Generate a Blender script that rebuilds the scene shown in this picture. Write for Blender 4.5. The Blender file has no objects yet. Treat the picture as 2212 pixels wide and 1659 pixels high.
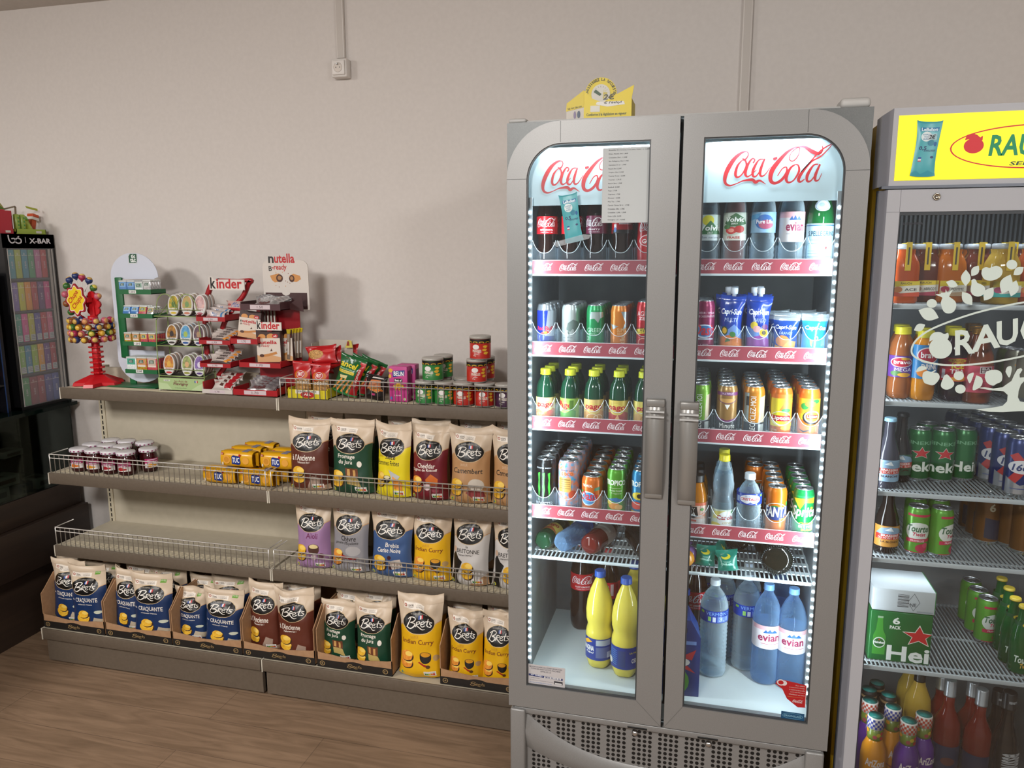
import bpy, bmesh, math, random
from mathutils import Vector, Matrix, noise
S = bpy.context.scene
C = S.collection
PI = math.pi
# ------------------------------------------------------------------ camera (2212 x 1659 frame)
F, PIT, YAW, ROL = 1648., .1708, .2511, -.0031
CAM = Vector((0, 0, 1.75))
fw = Vector((-math.sin(YAW)*math.cos(PIT), math.cos(YAW)*math.cos(PIT), -math.sin(PIT)))
rt = Vector((math.cos(YAW), math.sin(YAW), 0)); up = rt.cross(fw)
RT = rt*math.cos(ROL)+up*math.sin(ROL); UP = up*math.cos(ROL)-rt*math.sin(ROL)
cd = bpy.data.cameras.new('camera'); cam = bpy.data.objects.new('camera', cd); C.objects.link(cam)
cd.sensor_width = 36; cd.lens = F/2212*36; cd.clip_start = .05
cam.matrix_world = Matrix(((RT.x, UP.x, -fw.x, CAM.x), (RT.y, UP.y, -fw.y, CAM.y), (RT.z, UP.z, -fw.z, CAM.z), (0, 0, 0, 1)))
S.camera = cam
S.view_settings.view_transform = 'Standard'; S.view_settings.look = 'None'
S.view_settings.exposure = 0; S.view_settings.gamma = 1; S.view_settings.use_curve_mapping = False
S.cycles.use_denoising = True
S.cycles.max_bounces = 8; S.cycles.transparent_max_bounces = 24; S.cycles.glossy_bounces = 3
S.cycles.diffuse_bounces = 3; S.cycles.caustics_reflective = False; S.cycles.caustics_refractive = False
S.cycles.sample_clamp_indirect = 4
# ------------------------------------------------------------------ world and lamps
w = bpy.data.worlds.new('world'); S.world = w; w.use_nodes = True
w.node_tree.nodes['Background'].inputs[0].default_value = (1, .975, .955, 1)
w.node_tree.nodes['Background'].inputs[1].default_value = .45
def lamp(name, loc, tgt, sx, sy, power, col, spread=PI):
    d = bpy.data.lights.new(name, 'AREA'); d.shape = 'RECTANGLE'; d.size = sx; d.size_y = sy
    d.energy = power; d.color = col; d.spread = spread
    o = bpy.data.objects.new(name, d); C.objects.link(o); o.location = loc
    o.rotation_euler = (Vector(tgt)-Vector(loc)).to_track_quat('-Z', 'Y').to_euler(); return o
lamp('ceiling_lamp', (-3.5, -.1, 2.78), (-3.3, .3, 0), .5, .5, 80, (1, .975, .95))
lamp('ceiling_lamp', (-1.0, -.9, 2.78), (-1.0, 0, 0), .6, .6, 125, (1, .975, .95))
lamp('ceiling_lamp', (1.6, -.5, 2.78), (1.2, .6, 0), .6, .6, 60, (1, .98, .96))
COOL = (.80, .93, 1)
def at(px, py, Y):
    d = RT*((px-1106)/F)-UP*((py-829.5)/F)+fw
    return CAM+d*(Y/d.y)
def atz(px, py, Z):
    d = RT*((px-1106)/F)-UP*((py-829.5)/F)+fw
    return CAM+d*((Z-CAM.z)/d.z)
def span(x0, x1, yb, yt, Y):
    a, b = at(x0, (yb+yt)/2, Y), at(x1, (yb+yt)/2, Y); xm = (x0+x1)/2
    return (a.x+b.x)/2, b.x-a.x, at(xm, yb, Y).z, at(xm, yt, Y).z
# ------------------------------------------------------------------ materials
MATS = {}
def lin(c): return c/12.92 if c <= .04045 else ((c+.055)/1.055)**2.4
def rgb(h): return tuple(lin(int(h[i:i+2], 16)/255) for i in (0, 2, 4))+(1,)
def newmat(name):
    m = bpy.data.materials.new(name); m.use_nodes = True; nt = m.node_tree
    return m, nt, nt.nodes['Principled BSDF']
def mat(k):
    """key: 'rrggbb' or 'rrggbb:rough' or 'rrggbb:rough:metal' or a name registered below"""
    if k in MATS: return MATS[k]
    p = k.split(':'); m, nt, b = newmat('paint_'+p[0])
    b.inputs['Base Color'].default_value = rgb(p[0])
    b.inputs['Roughness'].default_value = float(p[1]) if len(p) > 1 else .45
    b.inputs['Metallic'].default_value = float(p[2]) if len(p) > 2 else 0
    MATS[k] = m; return m
def film(k, col, opac, rough=.06, fres=.9, tint=None):
    """thin clear skin: straight-through light plus a fresnel sheen and a little body colour"""
    m, nt, b = newmat(k); N = nt.nodes; Lk = nt.links
    b.inputs['Base Color'].default_value = rgb(col); b.inputs['Roughness'].default_value = rough
    tr = N.new('ShaderNodeBsdfTransparent'); tr.inputs[0].default_value = rgb(tint or 'ffffff')
    fr = N.new('ShaderNodeLayerWeight'); fr.inputs[0].default_value = .35
    mp = N.new('ShaderNodeMath'); mp.operation = 'MULTIPLY_ADD'; mp.inputs[1].default_value = fres; mp.inputs[2].default_value = opac; mp.use_clamp = True
    mx = N.new('ShaderNodeMixShader')
    Lk.new(fr.outputs['Facing'], mp.inputs[0]); Lk.new(mp.outputs[0], mx.inputs[0])
    Lk.new(tr.outputs[0], mx.inputs[1]); Lk.new(b.outputs[0], mx.inputs[2])
    Lk.new(mx.outputs[0], N['Material Output'].inputs[0]); MATS[k] = m
film('pet_clear', 'd8e8f0', .05, .05, .75, 'eaf3f7'); film('pet_blue', '9cc2ec', .05, .05, .65, 'cbdff4')
film('water', 'a8bcc8', .06, .05, .55, 'd8e6ee'); film('clear_plastic', 'c8dcec', .05, .08, .35)
film('rim_clear', 'e8f2f8', .55, .1, .3); film('pet_green', '2f7a3a', .55, .06, .5, '8ad09a'); film('acrylic', 'd8d8d8', .06, .06, .3)
film('bottle_green', '0f5a2a', .75, .06, .3, '60b080'); film('tape', 'e8f0f4', .18, .25, .4)
film('rose', '7a1f12', .7, .05, .3, 'c06040'); film('amber', 'c87a1c', .62, .05, .3, 'e8a050')
film('apple', 'd0b048', .5, .05, .3, 'f0e0a0'); film('cartwhite', 'ffffff', .9)
def pane(k, gl, tint):
    m, nt, b = newmat(k); N = nt.nodes; Lk = nt.links; N.remove(b)
    tr = N.new('ShaderNodeBsdfTransparent'); tr.inputs[0].default_value = rgb(tint)
    g = N.new('ShaderNodeBsdfGlossy'); g.inputs['Roughness'].default_value = .02
    fr = N.new('ShaderNodeFresnel'); fr.inputs[0].default_value = 1.45
    mp = N.new('ShaderNodeMath'); mp.operation = 'MULTIPLY'; mp.inputs[1].default_value = gl
    mx = N.new('ShaderNodeMixShader'); Lk.new(fr.outputs[0], mp.inputs[0]); Lk.new(mp.outputs[0], mx.inputs[0])
    Lk.new(tr.outputs[0], mx.inputs[1]); Lk.new(g.outputs[0], mx.inputs[2]); Lk.new(mx.outputs[0], N['Material Output'].inputs[0]); MATS[k] = m
film('case_top', '0c1c18', .45, .08, .3, '90a09a'); pane('glass', 1.2, 'fbfdfd'); pane('dark_glass', .3, 'b4bcb8')
def emis(k, col, st):
    m, nt, b = newmat(k); b.inputs['Base Color'].default_value = rgb(col)
    b.inputs['Emission Color'].default_value = rgb(col); b.inputs['Emission Strength'].default_value = st; MATS[k] = m
emis('led', 'e4f6ff', 14); emis('sign_yellow', 'f0dc14', .62); emis('sign_red', 'b81c24', .3); emis('sign_green', '007a4c', .28); emis('sign_dark', '2a4a30', .2)
def noisy(k, c1, c2, scale, rough, bump=0, metal=0, stretch=(1, 1, 1), detail=4):
    m, nt, b = newmat(k); N = nt.nodes; Lk = nt.links
    tc = N.new('ShaderNodeTexCoord'); mp = N.new('ShaderNodeMapping'); mp.inputs['Scale'].default_value = stretch
    nz = N.new('ShaderNodeTexNoise'); nz.inputs['Scale'].default_value = scale; nz.inputs['Detail'].default_value = detail
    cr = N.new('ShaderNodeValToRGB'); cr.color_ramp.elements[0].color = rgb(c1); cr.color_ramp.elements[1].color = rgb(c2)
    cr.color_ramp.elements[0].position = .3; cr.color_ramp.elements[1].position = .7
    Lk.new(tc.outputs['Object'], mp.inputs[0]); Lk.new(mp.outputs[0], nz.inputs['Vector']); Lk.new(nz.outputs[0], cr.inputs[0]); Lk.new(cr.outputs[0], b.inputs['Base Color'])
    b.inputs['Roughness'].default_value = rough; b.inputs['Metallic'].default_value = metal
    if bump:
        bp = N.new('ShaderNodeBump'); bp.inputs['Strength'].default_value = bump; bp.inputs['Distance'].default_value = .002
        Lk.new(nz.outputs[0], bp.inputs['Height']); Lk.new(bp.outputs[0], b.inputs['Normal'])
    MATS[k] = m; return m
noisy('wall_paint', 'd3ccc6', 'd7d0ca', 60, .85, .04)
noisy('ceiling_paint', 'c6bfb8', 'cdc6bf', 40, .9, .1)
noisy('fridge_silver', '858482', '8c8b89', 400, .42, .05, .35)
noisy('fridge_dark', '626463', '696b6a', 400, .42, .05, .35)
noisy('shelf_cream', 'b2a894', 'b8ae9a', 30, .6)
noisy('fascia_brown', '5f5346', '65594c', 90, .55)
noisy('counter_wood', '2a1f19', '382a21', 6, .5, .1, 0, (1, .25, 4))
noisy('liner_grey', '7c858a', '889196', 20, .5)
noisy('liner_shaded', '40464a', '4a5054', 20, .5)  # liner grey darkened for the back wall; shade of the fridge depth put into colour
noisy('cardboard', 'a07a58', 'ac8663', 50, .8, .1)
noisy('chip_gold', 'd79a1c', 'f0c23c', 90, .6)
noisy('chip_orange', 'd07a1c', 'eea040', 90, .6)
noisy('food_brown', '8a5a2a', 'd8a860', 160, .6)
noisy('candy_mix', 'c02828', '9ac030', 260, .4, 0, 0, (1, 1, 1), 0)
noisy('candy_mix_b', 'd85a20', '903070', 260, .4, 0, 0, (1, 1, 1), 0)
noisy('mint_white', 'b8c4c4', 'f4f6f4', 300, .3, .4)
noisy('foil_silver', '9a9a9c', 'e2e2e4', 70, .22, .5, .7)
noisy('art_a', 'd8a820', '4a7a30', 60, .5); noisy('art_b', 'c88a60', '8aa050', 60, .5); noisy('art_c', 'a07880', 'e0b8b0', 60, .5)
noisy('art_d', 'c88a20', '3a2a20', 60, .5); noisy('art_e', '2a70a8', '70b0d0', 60, .5); noisy('art_f', '3a2a50', '7a5a50', 60, .5)
noisy('art_g', 'a03020', 'd0a040', 60, .5); noisy('art_h', 'a8c070', '6a5a40', 60, .5); noisy('art_i', '4a2a70', '9a80c0', 200, .5)
noisy('mango_art', '2a9ac8', 'e07a30', 90, .3, 0, 0, (1, 1, 1), 2)
def floor_mat():
    m, nt, b = newmat('oak_vinyl'); N = nt.nodes; Lk = nt.links
    tc = N.new('ShaderNodeTexCoord'); mp = N.new('ShaderNodeMapping')
    br = N.new('ShaderNodeTexBrick'); br.inputs['Scale'].default_value = 1; br.inputs['Brick Width'].default_value = 1.3; br.inputs['Row Height'].default_value = .19
    br.inputs['Mortar Size'].default_value = .0012; br.inputs['Color1'].default_value = rgb('947a62'); br.inputs['Color2'].default_value = rgb('886f58'); br.inputs['Mortar'].default_value = rgb('6a5646'); br.offset = .37
    mp2 = N.new('ShaderNodeMapping'); mp2.inputs['Scale'].default_value = (1, 9, 1)
    nz = N.new('ShaderNodeTexNoise'); nz.inputs['Scale'].default_value = 3.2; nz.inputs['Detail'].default_value = 8; nz.inputs['Distortion'].default_value = 1.3
    cr = N.new('ShaderNodeValToRGB'); cr.color_ramp.elements[0].color = (.55, .53, .5, 1); cr.color_ramp.elements[1].color = (1.0, 1.0, 1.0, 1); cr.color_ramp.elements[0].position = .3; cr.color_ramp.elements[1].position = .66
    mx = N.new('ShaderNodeMix'); mx.data_type = 'RGBA'; mx.blend_type = 'MULTIPLY'; mx.inputs[0].default_value = .8
    Lk.new(tc.outputs['Object'], mp.inputs[0]); Lk.new(mp.outputs[0], br.inputs['Vector']); Lk.new(tc.outputs['Object'], mp2.inputs[0]); Lk.new(mp2.outputs[0], nz.inputs['Vector'])
    Lk.new(nz.outputs[0], cr.inputs[0]); Lk.new(br.outputs[0], mx.inputs[6]); Lk.new(cr.outputs[0], mx.inputs[7]); Lk.new(mx.outputs[2], b.inputs['Base Color'])
    b.inputs['Roughness'].default_value = .5; MATS['floor_wood'] = m
floor_mat()
# ------------------------------------------------------------------ mesh building
class MB:
    def __init__(s): s.v = []; s.f = []; s.m = []; s.sm = []
    def face(s, idx, k, sm=False): s.f.append(idx); s.m.append(k); s.sm.append(sm)
    def quad(s, pts, k):
        n = len(s.v); s.v += [tuple(p) for p in pts]; s.face(list(range(n, n+len(pts))), k); return s
    def box(s, x0, x1, y0, y1, z0, z1, k, bev=0):
        n = len(s.v)
        if bev:
            b = min(bev, (x1-x0)/2.1, (y1-y0)/2.1, (z1-z0)/2.1)
            bm = bmesh.new(); bmesh.ops.create_cube(bm, size=1)
            for v in bm.verts: v.co = Vector(((x0+x1)/2+v.co.x*(x1-x0), (y0+y1)/2+v.co.y*(y1-y0), (z0+z1)/2+v.co.z*(z1-z0)))
            bmesh.ops.bevel(bm, geom=bm.edges[:], offset=b, segments=2, affect='EDGES', profile=.5)
            bm.verts.ensure_lookup_table(); s.v += [tuple(v.co) for v in bm.verts]
            for f in bm.faces: s.face([n+v.index for v in f.verts], k, True)
            bm.free(); return s
        s.v += [(x, y, z) for z in (z0, z1) for y in (y0, y1) for x in (x0, x1)]
        for q in ((0, 2, 3, 1), (4, 5, 7, 6), (0, 1, 5, 4), (2, 6, 7, 3), (0, 4, 6, 2), (1, 3, 7, 5)): s.face([n+i for i in q], k)
        return s
    def lathe(s, prof, k, seg=20, c=(0, 0, 0), flute=0, nf=5, cap=True):
        """prof: [(r,z) or (r,z,key)] ; key colours the band above it"""
        n = len(s.v); cur = k; ks = []
        for i, p in enumerate(prof):
            if len(p) > 2: cur = p[2]
            ks.append(cur)
            for j in range(seg):
                a = 2*PI*j/seg; r = p[0]
                if flute and i < flute: r *= 1-.12*(.5+.5*math.cos(nf*a))*(1-i/flute)
                s.v.append((c[0]+r*math.sin(a), c[1]-r*math.cos(a), c[2]+p[1]))
        for i in range(len(prof)-1):
            for j in range(seg):
                j2 = (j+1) % seg; s.face([n+i*seg+j, n+i*seg+j2, n+(i+1)*seg+j2, n+(i+1)*seg+j], ks[i], True)
        if cap:
            s.face([n+j for j in range(seg)][::-1], ks[0]); s.face([n+(len(prof)-1)*seg+j for j in range(seg)], ks[-1])
        return s
    def tube(s, pts, r, k, seg=6, closed=False):
        n = len(s.v); P = [Vector(p) for p in pts]; m = len(P); ref = None
        for i, p in enumerate(P):
            a = P[(i-1) % m] if (closed or i > 0) else p; b = P[(i+1) % m] if (closed or i < m-1) else p
            t = (b-a).normalized(); u = t.cross(Vector((0, 0, 1)))
            if u.length < .2: u = t.cross(Vector((0, 1, 0)))
            u.normalize()
            if ref is not None and u.dot(ref) < 0: u = -u
            ref = u; v = t.cross(u); rr = r[i] if isinstance(r, (list, tuple)) else r
            for j in range(seg): s.v.append(tuple(p+(u*math.cos(2*PI*j/seg)+v*math.sin(2*PI*j/seg))*rr))
        for i in range(m if closed else m-1):
            i2 = (i+1) % m
            for j in range(seg): s.face([n+i*seg+j, n+i*seg+(j+1) % seg, n+i2*seg+(j+1) % seg, n+i2*seg+j], k, True)
        if not closed: s.face([n+j for j in range(seg)], k); s.face([n+(m-1)*seg+j for j in range(seg)], k)
        return s
    def prism(s, pts, y0, y1, k, ks=None):
        """outline pts in x,z extruded from y0 (front) to y1"""
        n = len(s.v); m = len(pts)
        s.v += [(x, y0, z) for x, z in pts]+[(x, y1, z) for x, z in pts]
        s.face(list(range(n, n+m)), k); s.face(list(range(n+m, n+2*m))[::-1], ks or k)
        for i in range(m): j = (i+1) % m; s.face([n+i, n+m+i, n+m+j, n+j], ks or k)
        return s
    def ball(s, c, r, k, u=10, v=7, sq=(1, 1, 1)):
        n = len(s.v)
        for i in range(v+1):
            for j in range(u):
                a = PI*i/v; b = 2*PI*j/u; s.v.append((c[0]+r*sq[0]*math.sin(a)*math.cos(b), c[1]+r*sq[1]*math.sin(a)*math.sin(b), c[2]+r*sq[2]*math.cos(a)))
        for i in range(v):
            for j in range(u): s.face([n+i*u+j, n+(i+1)*u+j, n+(i+1)*u+(j+1) % u, n+i*u+(j+1) % u], k, True)
        return s
    def art(s, a, sx, sy, fn=None, step=None, stepy=None, dz=.00016, off=.0004, x0=0):
        """wrap a flat Art over a surface: fn(x, y, offset) -> point"""
        bm = bmesh.new(); ml = bm.faces.layers.int.new('k'); keys = []
        seen = []
        for (V, Fc, k) in a.L:
            if k not in keys: keys.append(k)
            bx = (min(v[0] for v in V), max(v[0] for v in V), min(v[1] for v in V), max(v[1] for v in V))
            i = 1+max([l for (q0, q1, q2, q3, l) in seen if q0 < bx[1] and q1 > bx[0] and q2 < bx[3] and q3 > bx[2]] or [-1]); seen.append((*bx, i))
            vs = [bm.verts.new(((x-.5)*sx, y*sy, off+dz*i)) for x, y in V]
            for f in Fc:
                try: g = bm.faces.new([vs[q] for q in f]); g[ml] = keys.index(k)
                except ValueError: pass
        def cut(d, st, lo, hi):
            b0 = x0 if d == 0 else 0; q = math.floor((lo-b0)/st+1e-6)+1
            while b0+q*st < hi-1e-6:
                co = (b0+q*st, 0, 0) if d == 0 else (0, q*st, 0)
                bmesh.ops.bisect_plane(bm, geom=bm.verts[:]+bm.edges[:]+bm.faces[:], plane_co=co, plane_no=(1, 0, 0) if d == 0 else (0, 1, 0), dist=1e-7); q += 1
        if step: cut(0, step, -sx/2, sx/2)
        if stepy:
            cut(1, stepy, 0, sy)
            if x0:
                for q in range(-int(sy/stepy)-1, int(sx/step)+2): bmesh.ops.bisect_plane(bm, geom=bm.verts[:]+bm.edges[:]+bm.faces[:], plane_co=(x0+q*step, 0, 0), plane_no=(stepy, -step, 0), dist=1e-7)
        if stepy: bmesh.ops.triangulate(bm, faces=[f for f in bm.faces if len(f.verts) > 4])
        bm.verts.index_update(); n = len(s.v)
        fn = fn or (lambda x, y, o: (x, -o, y))
        s.v += [tuple(fn(v.co.x, v.co.y, v.co.z)) for v in bm.verts]
        for f in bm.faces: s.face([n+v.index for v in f.verts], keys[f[ml]], bool(step))
        bm.free(); return s
    def xf(s, M, n0=0):
        for i in range(n0, len(s.v)): s.v[i] = tuple(M @ Vector(s.v[i]))
        return s
    def mesh(s, name):
        me = bpy.data.meshes.new(name); me.from_pydata(s.v, [], s.f); ks = list(dict.fromkeys(s.m))
        for k in ks: me.materials.append(mat(k))
        ix = {k: i for i, k in enumerate(ks)}
        me.polygons.foreach_set('material_index', [ix[k] for k in s.m]); me.polygons.foreach_set('use_smooth', s.sm); me.update(); return me
GL = {}
def glyph(t, bold, shear):
    bold = 0 if 'M' in t or 'W' in t else min(bold, .028); key = (t, bold, shear)
    if key in GL: return GL[key]
    cu = bpy.data.curves.new('lettering', 'FONT'); cu.body = t; cu.size = 1; cu.offset = bold; cu.shear = shear; cu.resolution_u = 2
    ob = bpy.data.objects.new('lettering', cu); me = ob.to_mesh()
    V = [(v.co.x, v.co.y) for v in me.vertices]; Fc = [list(p.vertices) for p in me.polygons]
    ob.to_mesh_clear(); bpy.data.objects.remove(ob); bpy.data.curves.remove(cu)
    if not V: V = [(0, 0), (1, 1)]
    x0 = min(p[0] for p in V); x1 = max(p[0] for p in V); y0 = min(p[1] for p in V); y1 = max(p[1] for p in V)
    GL[key] = ([((x-x0)/max(1e-6, x1-x0), (y-y0)/max(1e-6, y1-y0)) for x, y in V], Fc); return GL[key]
def smooth(P, n=4):
    out = []
    for i in range(len(P)-1):
        a = P[max(0, i-1)]; b = P[i]; c = P[i+1]; d = P[min(len(P)-1, i+2)]
        for q in range(n):
            t = q/n; out.append(tuple(.5*((2*b[j])+(-a[j]+c[j])*t+(2*a[j]-5*b[j]+4*c[j]-d[j])*t*t+(-a[j]+3*b[j]-3*c[j]+d[j])*t**3) for j in range(len(b))))
    out.append(tuple(P[-1])); return out
def ribbons(strokes, n=4):
    """strokes of (x, y, width) with y down -> unit-box verts and quads"""
    V = []; Fc = []
    for P in strokes:
        Q = smooth(P, n) if n > 1 else P; b = len(V)
        for i, (x, y, wd) in enumerate(Q):
            a = Q[max(0, i-1)]; c = Q[min(len(Q)-1, i+1)]; dx, dy = c[0]-a[0], c[1]-a[1]; L = math.hypot(dx, dy) or 1
            V += [(x-dy/L*wd/2, -(y+dx/L*wd/2)), (x+dy/L*wd/2, -(y-dx/L*wd/2))]
        Fc += [[b+2*i, b+2*i+1, b+2*i+3, b+2*i+2] for i in range(len(Q)-1)]
    x0 = min(p[0] for p in V); x1 = max(p[0] for p in V); y0 = min(p[1] for p in V); y1 = max(p[1] for p in V)
    return [((x-x0)/(x1-x0), (y-y0)/(y1-y0)) for x, y in V], Fc
def per_stroke(strokes, n):
    V, Fc = ribbons(strokes, n); out = []; v = f = 0
    for P in strokes:
        m = (len(P)-1)*n+1; out.append((V[v:v+2*m], [[i-v for i in q] for q in Fc[f:f+m-1]])); v += 2*m; f += m-1
    return out
def st(w, *p): return [(p[i], p[i+1], w) for i in range(0, len(p), 2)]
COLA = [[(600,600,8),(632,606,14),(655,570,12),(635,546,10),(590,556,20),(530,600,34),(480,670,40),(452,740,36),(458,792,24),(500,812,14),(560,797,8),(620,776,12),(700,770,24),(730,790,26),(770,778,16),(825,808,4)],
 [(604,612,8),(562,655,20),(545,720,26),(565,748,16),(605,725,12),(640,665,18),(632,620,14),(604,612,8)],
 [(700,640,14),(716,615,12),(690,606,14),(655,650,22),(635,715,26),(655,745,14),(700,722,8),(735,692,6)],
 [(790,612,10),(748,620,14),(706,690,26),(704,738,20),(735,742,12),(775,685,10),(802,608,18)], [(802,608,14),(770,695,26),(774,740,18),(810,735,10),(862,670,5)],
 [(878,613,20),(916,604,20)],
 [(925,745,8),(965,690,10),(1000,680,12),(1003,720,20),(965,775,24),(905,802,22),(865,775,34),(872,705,42),(925,635,36),(1000,562,24),(1075,526,12),(1108,540,10),(1096,595,10),(1058,632,10),(1025,622,10),(1032,575,8),(1090,530,10),(1150,526,20),(1220,565,32),(1280,582,20),(1308,556,10),(1300,524,8)],
 [(1080,660,8),(1035,688,20),(1003,760,28),(1022,798,16),(1070,782,12),(1112,716,20),(1104,670,14),(1080,660,8)],
 [(1130,720,8),(1200,650,10),(1290,560,12),(1385,515,6),(1300,600,10),(1220,640,14),(1150,710,24),(1112,775,28),(1132,796,14),(1165,775,8)],
 [(1275,664,10),(1235,672,14),(1190,740,28),(1188,788,20),(1220,790,12),(1262,735,10),(1292,664,18)], [(1292,664,14),(1258,745,26),(1262,788,18),(1290,782,8),(1312,735,5)]]
BRETS = [st(9,932,570,915,615,897,656), st(8,905,588,930,566,962,560,978,574,962,598,928,614), [(928,614,8),(965,618,10),(968,640,11),(935,664,10),(900,652,6)],
 st(8,990,598,980,648), [(986,604,8),(1012,596,8),(1014,614,8),(986,626,8),(1012,650,9),(1040,668,9),(1066,662,3)],
 st(7,1030,622,1054,612,1048,598,1030,606,1026,630,1042,642,1064,630), st(8,1088,568,1078,625,1090,638), st(6,1060,600,1106,590), st(7,1126,598,1108,598,1106,612,1122,622,1114,638,1096,636)]
LOGO = {}
def logo(k):
    if k not in LOGO: LOGO[k] = per_stroke(COLA if k == 'cola' else BRETS, 4 if k == 'cola' else 3)
    return LOGO[k]
class Art:
    def __init__(s): s.L = []
    def fit(s, VF, x0, y0, x1, y1, k, rot=0):
        V, Fc = VF; W, H = x1-x0, y1-y0
        if rot == 90: V = [(1-b, a) for a, b in V]
        s.L.append(([(x0+a*W, y0+b*H) for a, b in V], Fc, k)); return s
    def t(s, txt, x0, y0, x1, y1, k, bold=0, shear=0, rot=0): return s.fit(glyph(txt, bold, shear), x0, y0, x1, y1, k, rot)
    def r(s, x0, y0, x1, y1, k): s.L.append(([(x0, y0), (x1, y0), (x1, y1), (x0, y1)], [[0, 1, 2, 3]], k)); return s
    def p(s, pts, k): s.L.append((list(pts), [list(range(len(pts)))], k)); return s
    def e(s, cx, cy, rx, ry, k, n=18, a0=0, a1=2*PI):
        m = n if a1-a0 > 6.28 else n+1
        return s.p([(cx+rx*math.cos(a0+(a1-a0)*i/n), cy+ry*math.sin(a0+(a1-a0)*i/n)) for i in range(m)], k)
    def ring(s, cx, cy, rx, ry, wx, wy, k, n=28):
        V = [(cx+q*math.cos(2*PI*i/n), cy+q2*math.sin(2*PI*i/n)) for i in range(n) for q, q2 in ((rx, ry), (rx-wx, ry-wy))]
        s.L.append((V, [[2*i, 2*i+1, (2*i+3) % (2*n), (2*i+2) % (2*n)] for i in range(n)], k)); return s
    def star(s, cx, cy, rx, ry, k, n=5, q=.42, a=PI/2):
        return s.p([(cx+rx*(1 if i % 2 == 0 else q)*math.cos(a+PI*i/n), cy+ry*(1 if i % 2 == 0 else q)*math.sin(a+PI*i/n)) for i in range(2*n)], k)
    def logo(s, kind, x0, y0, x1, y1, k):
        for q in logo(kind): s.fit(q, x0, y0, x1, y1, k)
        return s
    def rot(s, txt, cx, cy, w, h, a, k, sx, sy, shear=.2):
        V, Fc = glyph(txt, .02, shear); s.L.append(([(cx+((x-.5)*w*math.cos(a)-(y-.5)*h*math.sin(a))/sx, cy+((x-.5)*w*math.sin(a)+(y-.5)*h*math.cos(a))/sy) for x, y in V], Fc, k)); return s
# ------------------------------------------------------------------ objects
def tag(o, label=None, cat=None, group=None, kind=None):
    for a, b in (('label', label), ('category', cat), ('group', group), ('kind', kind)):
        if b: o[a] = b
    return o
def link(name, data, parent=None):
    o = bpy.data.objects.new(name, data); C.objects.link(o)
    if parent: o.parent = parent
    return o
def put(kind, loc, label, group=None, rz=0, rx=0, ry=0, sc=1, cat=None):
    """kind = (name, category, [(part name, mesh, [(sub-part, mesh)...], optional label)...])"""
    name, c, parts = kind
    if len(parts) == 1 and not (len(parts[0]) > 2 and parts[0][2]):
        o = link(name, parts[0][1])
    else:
        o = link(name, None); o.empty_display_size = .05
        for p in parts:
            q = link(p[0], p[1], o)
            for sp in (p[2] if len(p) > 2 else ()): link(sp[0], sp[1], q)
            if len(p) > 3: q['label'] = p[3]
    o.location = loc; o.rotation_euler = (rx, ry, rz); o.scale = (sc, sc, sc) if not isinstance(sc, tuple) else sc
    return tag(o, label, cat or c, group)
def struct(name, mb): return tag(link(name, mb.mesh(name)), kind='structure')
def ordn(i): return ('front', 'second', 'third', 'fourth', 'fifth', 'sixth', 'seventh')[i]
# ------------------------------------------------------------------ the room
WY, CZ = 3.02, 2.84
struct('floor', MB().box(-4.6, 3.2, -2.6, WY+.1, -.06, 0, 'floor_wood'))
struct('wall_back', MB().box(-4.6, 3.2, WY, WY+.1, 0, CZ, 'wall_paint'))
struct('wall_left', MB().box(-4.7, -4.6, -2.6, WY+.1, 0, CZ, 'wall_paint'))
struct('wall_right', MB().box(3.2, 3.3, -2.6, WY+.1, 0, CZ, 'wall_paint'))
struct('ceiling', MB().box(-4.7, 3.3, -2.6, WY+.1, CZ, CZ+.08, 'ceiling_paint'))
# trunking and socket
def trunk(px, py, z0, label, bot=None):
    p = at(px, py, WY); m = MB().box(-.017, .017, -.018, -.0005, 0, CZ-z0-.002, 'd6cfc8:.5', .003)
    m2 = MB().box(-.012, .012, -.0188, -.0181, .0, CZ-z0-.002, 'c2bab2:.5')
    put(('cable_trunking', 'cable duct', [('channel', m.mesh('channel'), [('cover_seam', m2.mesh('cover_seam'))])]), (p.x, WY, z0), label)
trunk(740, 128, at(740, 128, WY).z, 'white vertical cable duct running from the ceiling down to the wall socket')
trunk(1606, 234, at(1606, 234, WY).z-.25, 'plain white vertical cable duct disappearing behind the tall silver two-door fridge')
sx, sw, z0, z1 = span(724, 761, 173, 130, WY)
a = Art().e(.5, .5, .38, .38, 'a89e94', 24).e(.5, .5, .35, .35, 'd6ccc2:.4', 24).e(.33, .5, .045, .045, '302c28', 10).e(.67, .5, .045, .045, '302c28', 10)
face = MB().box(-.028, .028, -.052, -.044, -.028, .028, 'e4ded8:.4', .004); face.art(a, .05, .05, lambda x, y, o: (x, -.052-o, y-.025))
put(('wall_socket', 'socket', [('mount_box', MB().box(-.034, .034, -.044, -.0005, -.036, .036, 'dcd6d0:.4', .005).mesh('mount_box')), ('face_plate', face.mesh('face_plate')),
    ('earth_pin', MB().tube([(0, -.052, .012), (0, -.064, .012)], .003, 'c8c8c8:.3:1').mesh('earth_pin'))]), (sx, WY, (z0+z1)/2), 'small white surface-mounted power socket high on the wall')
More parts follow.
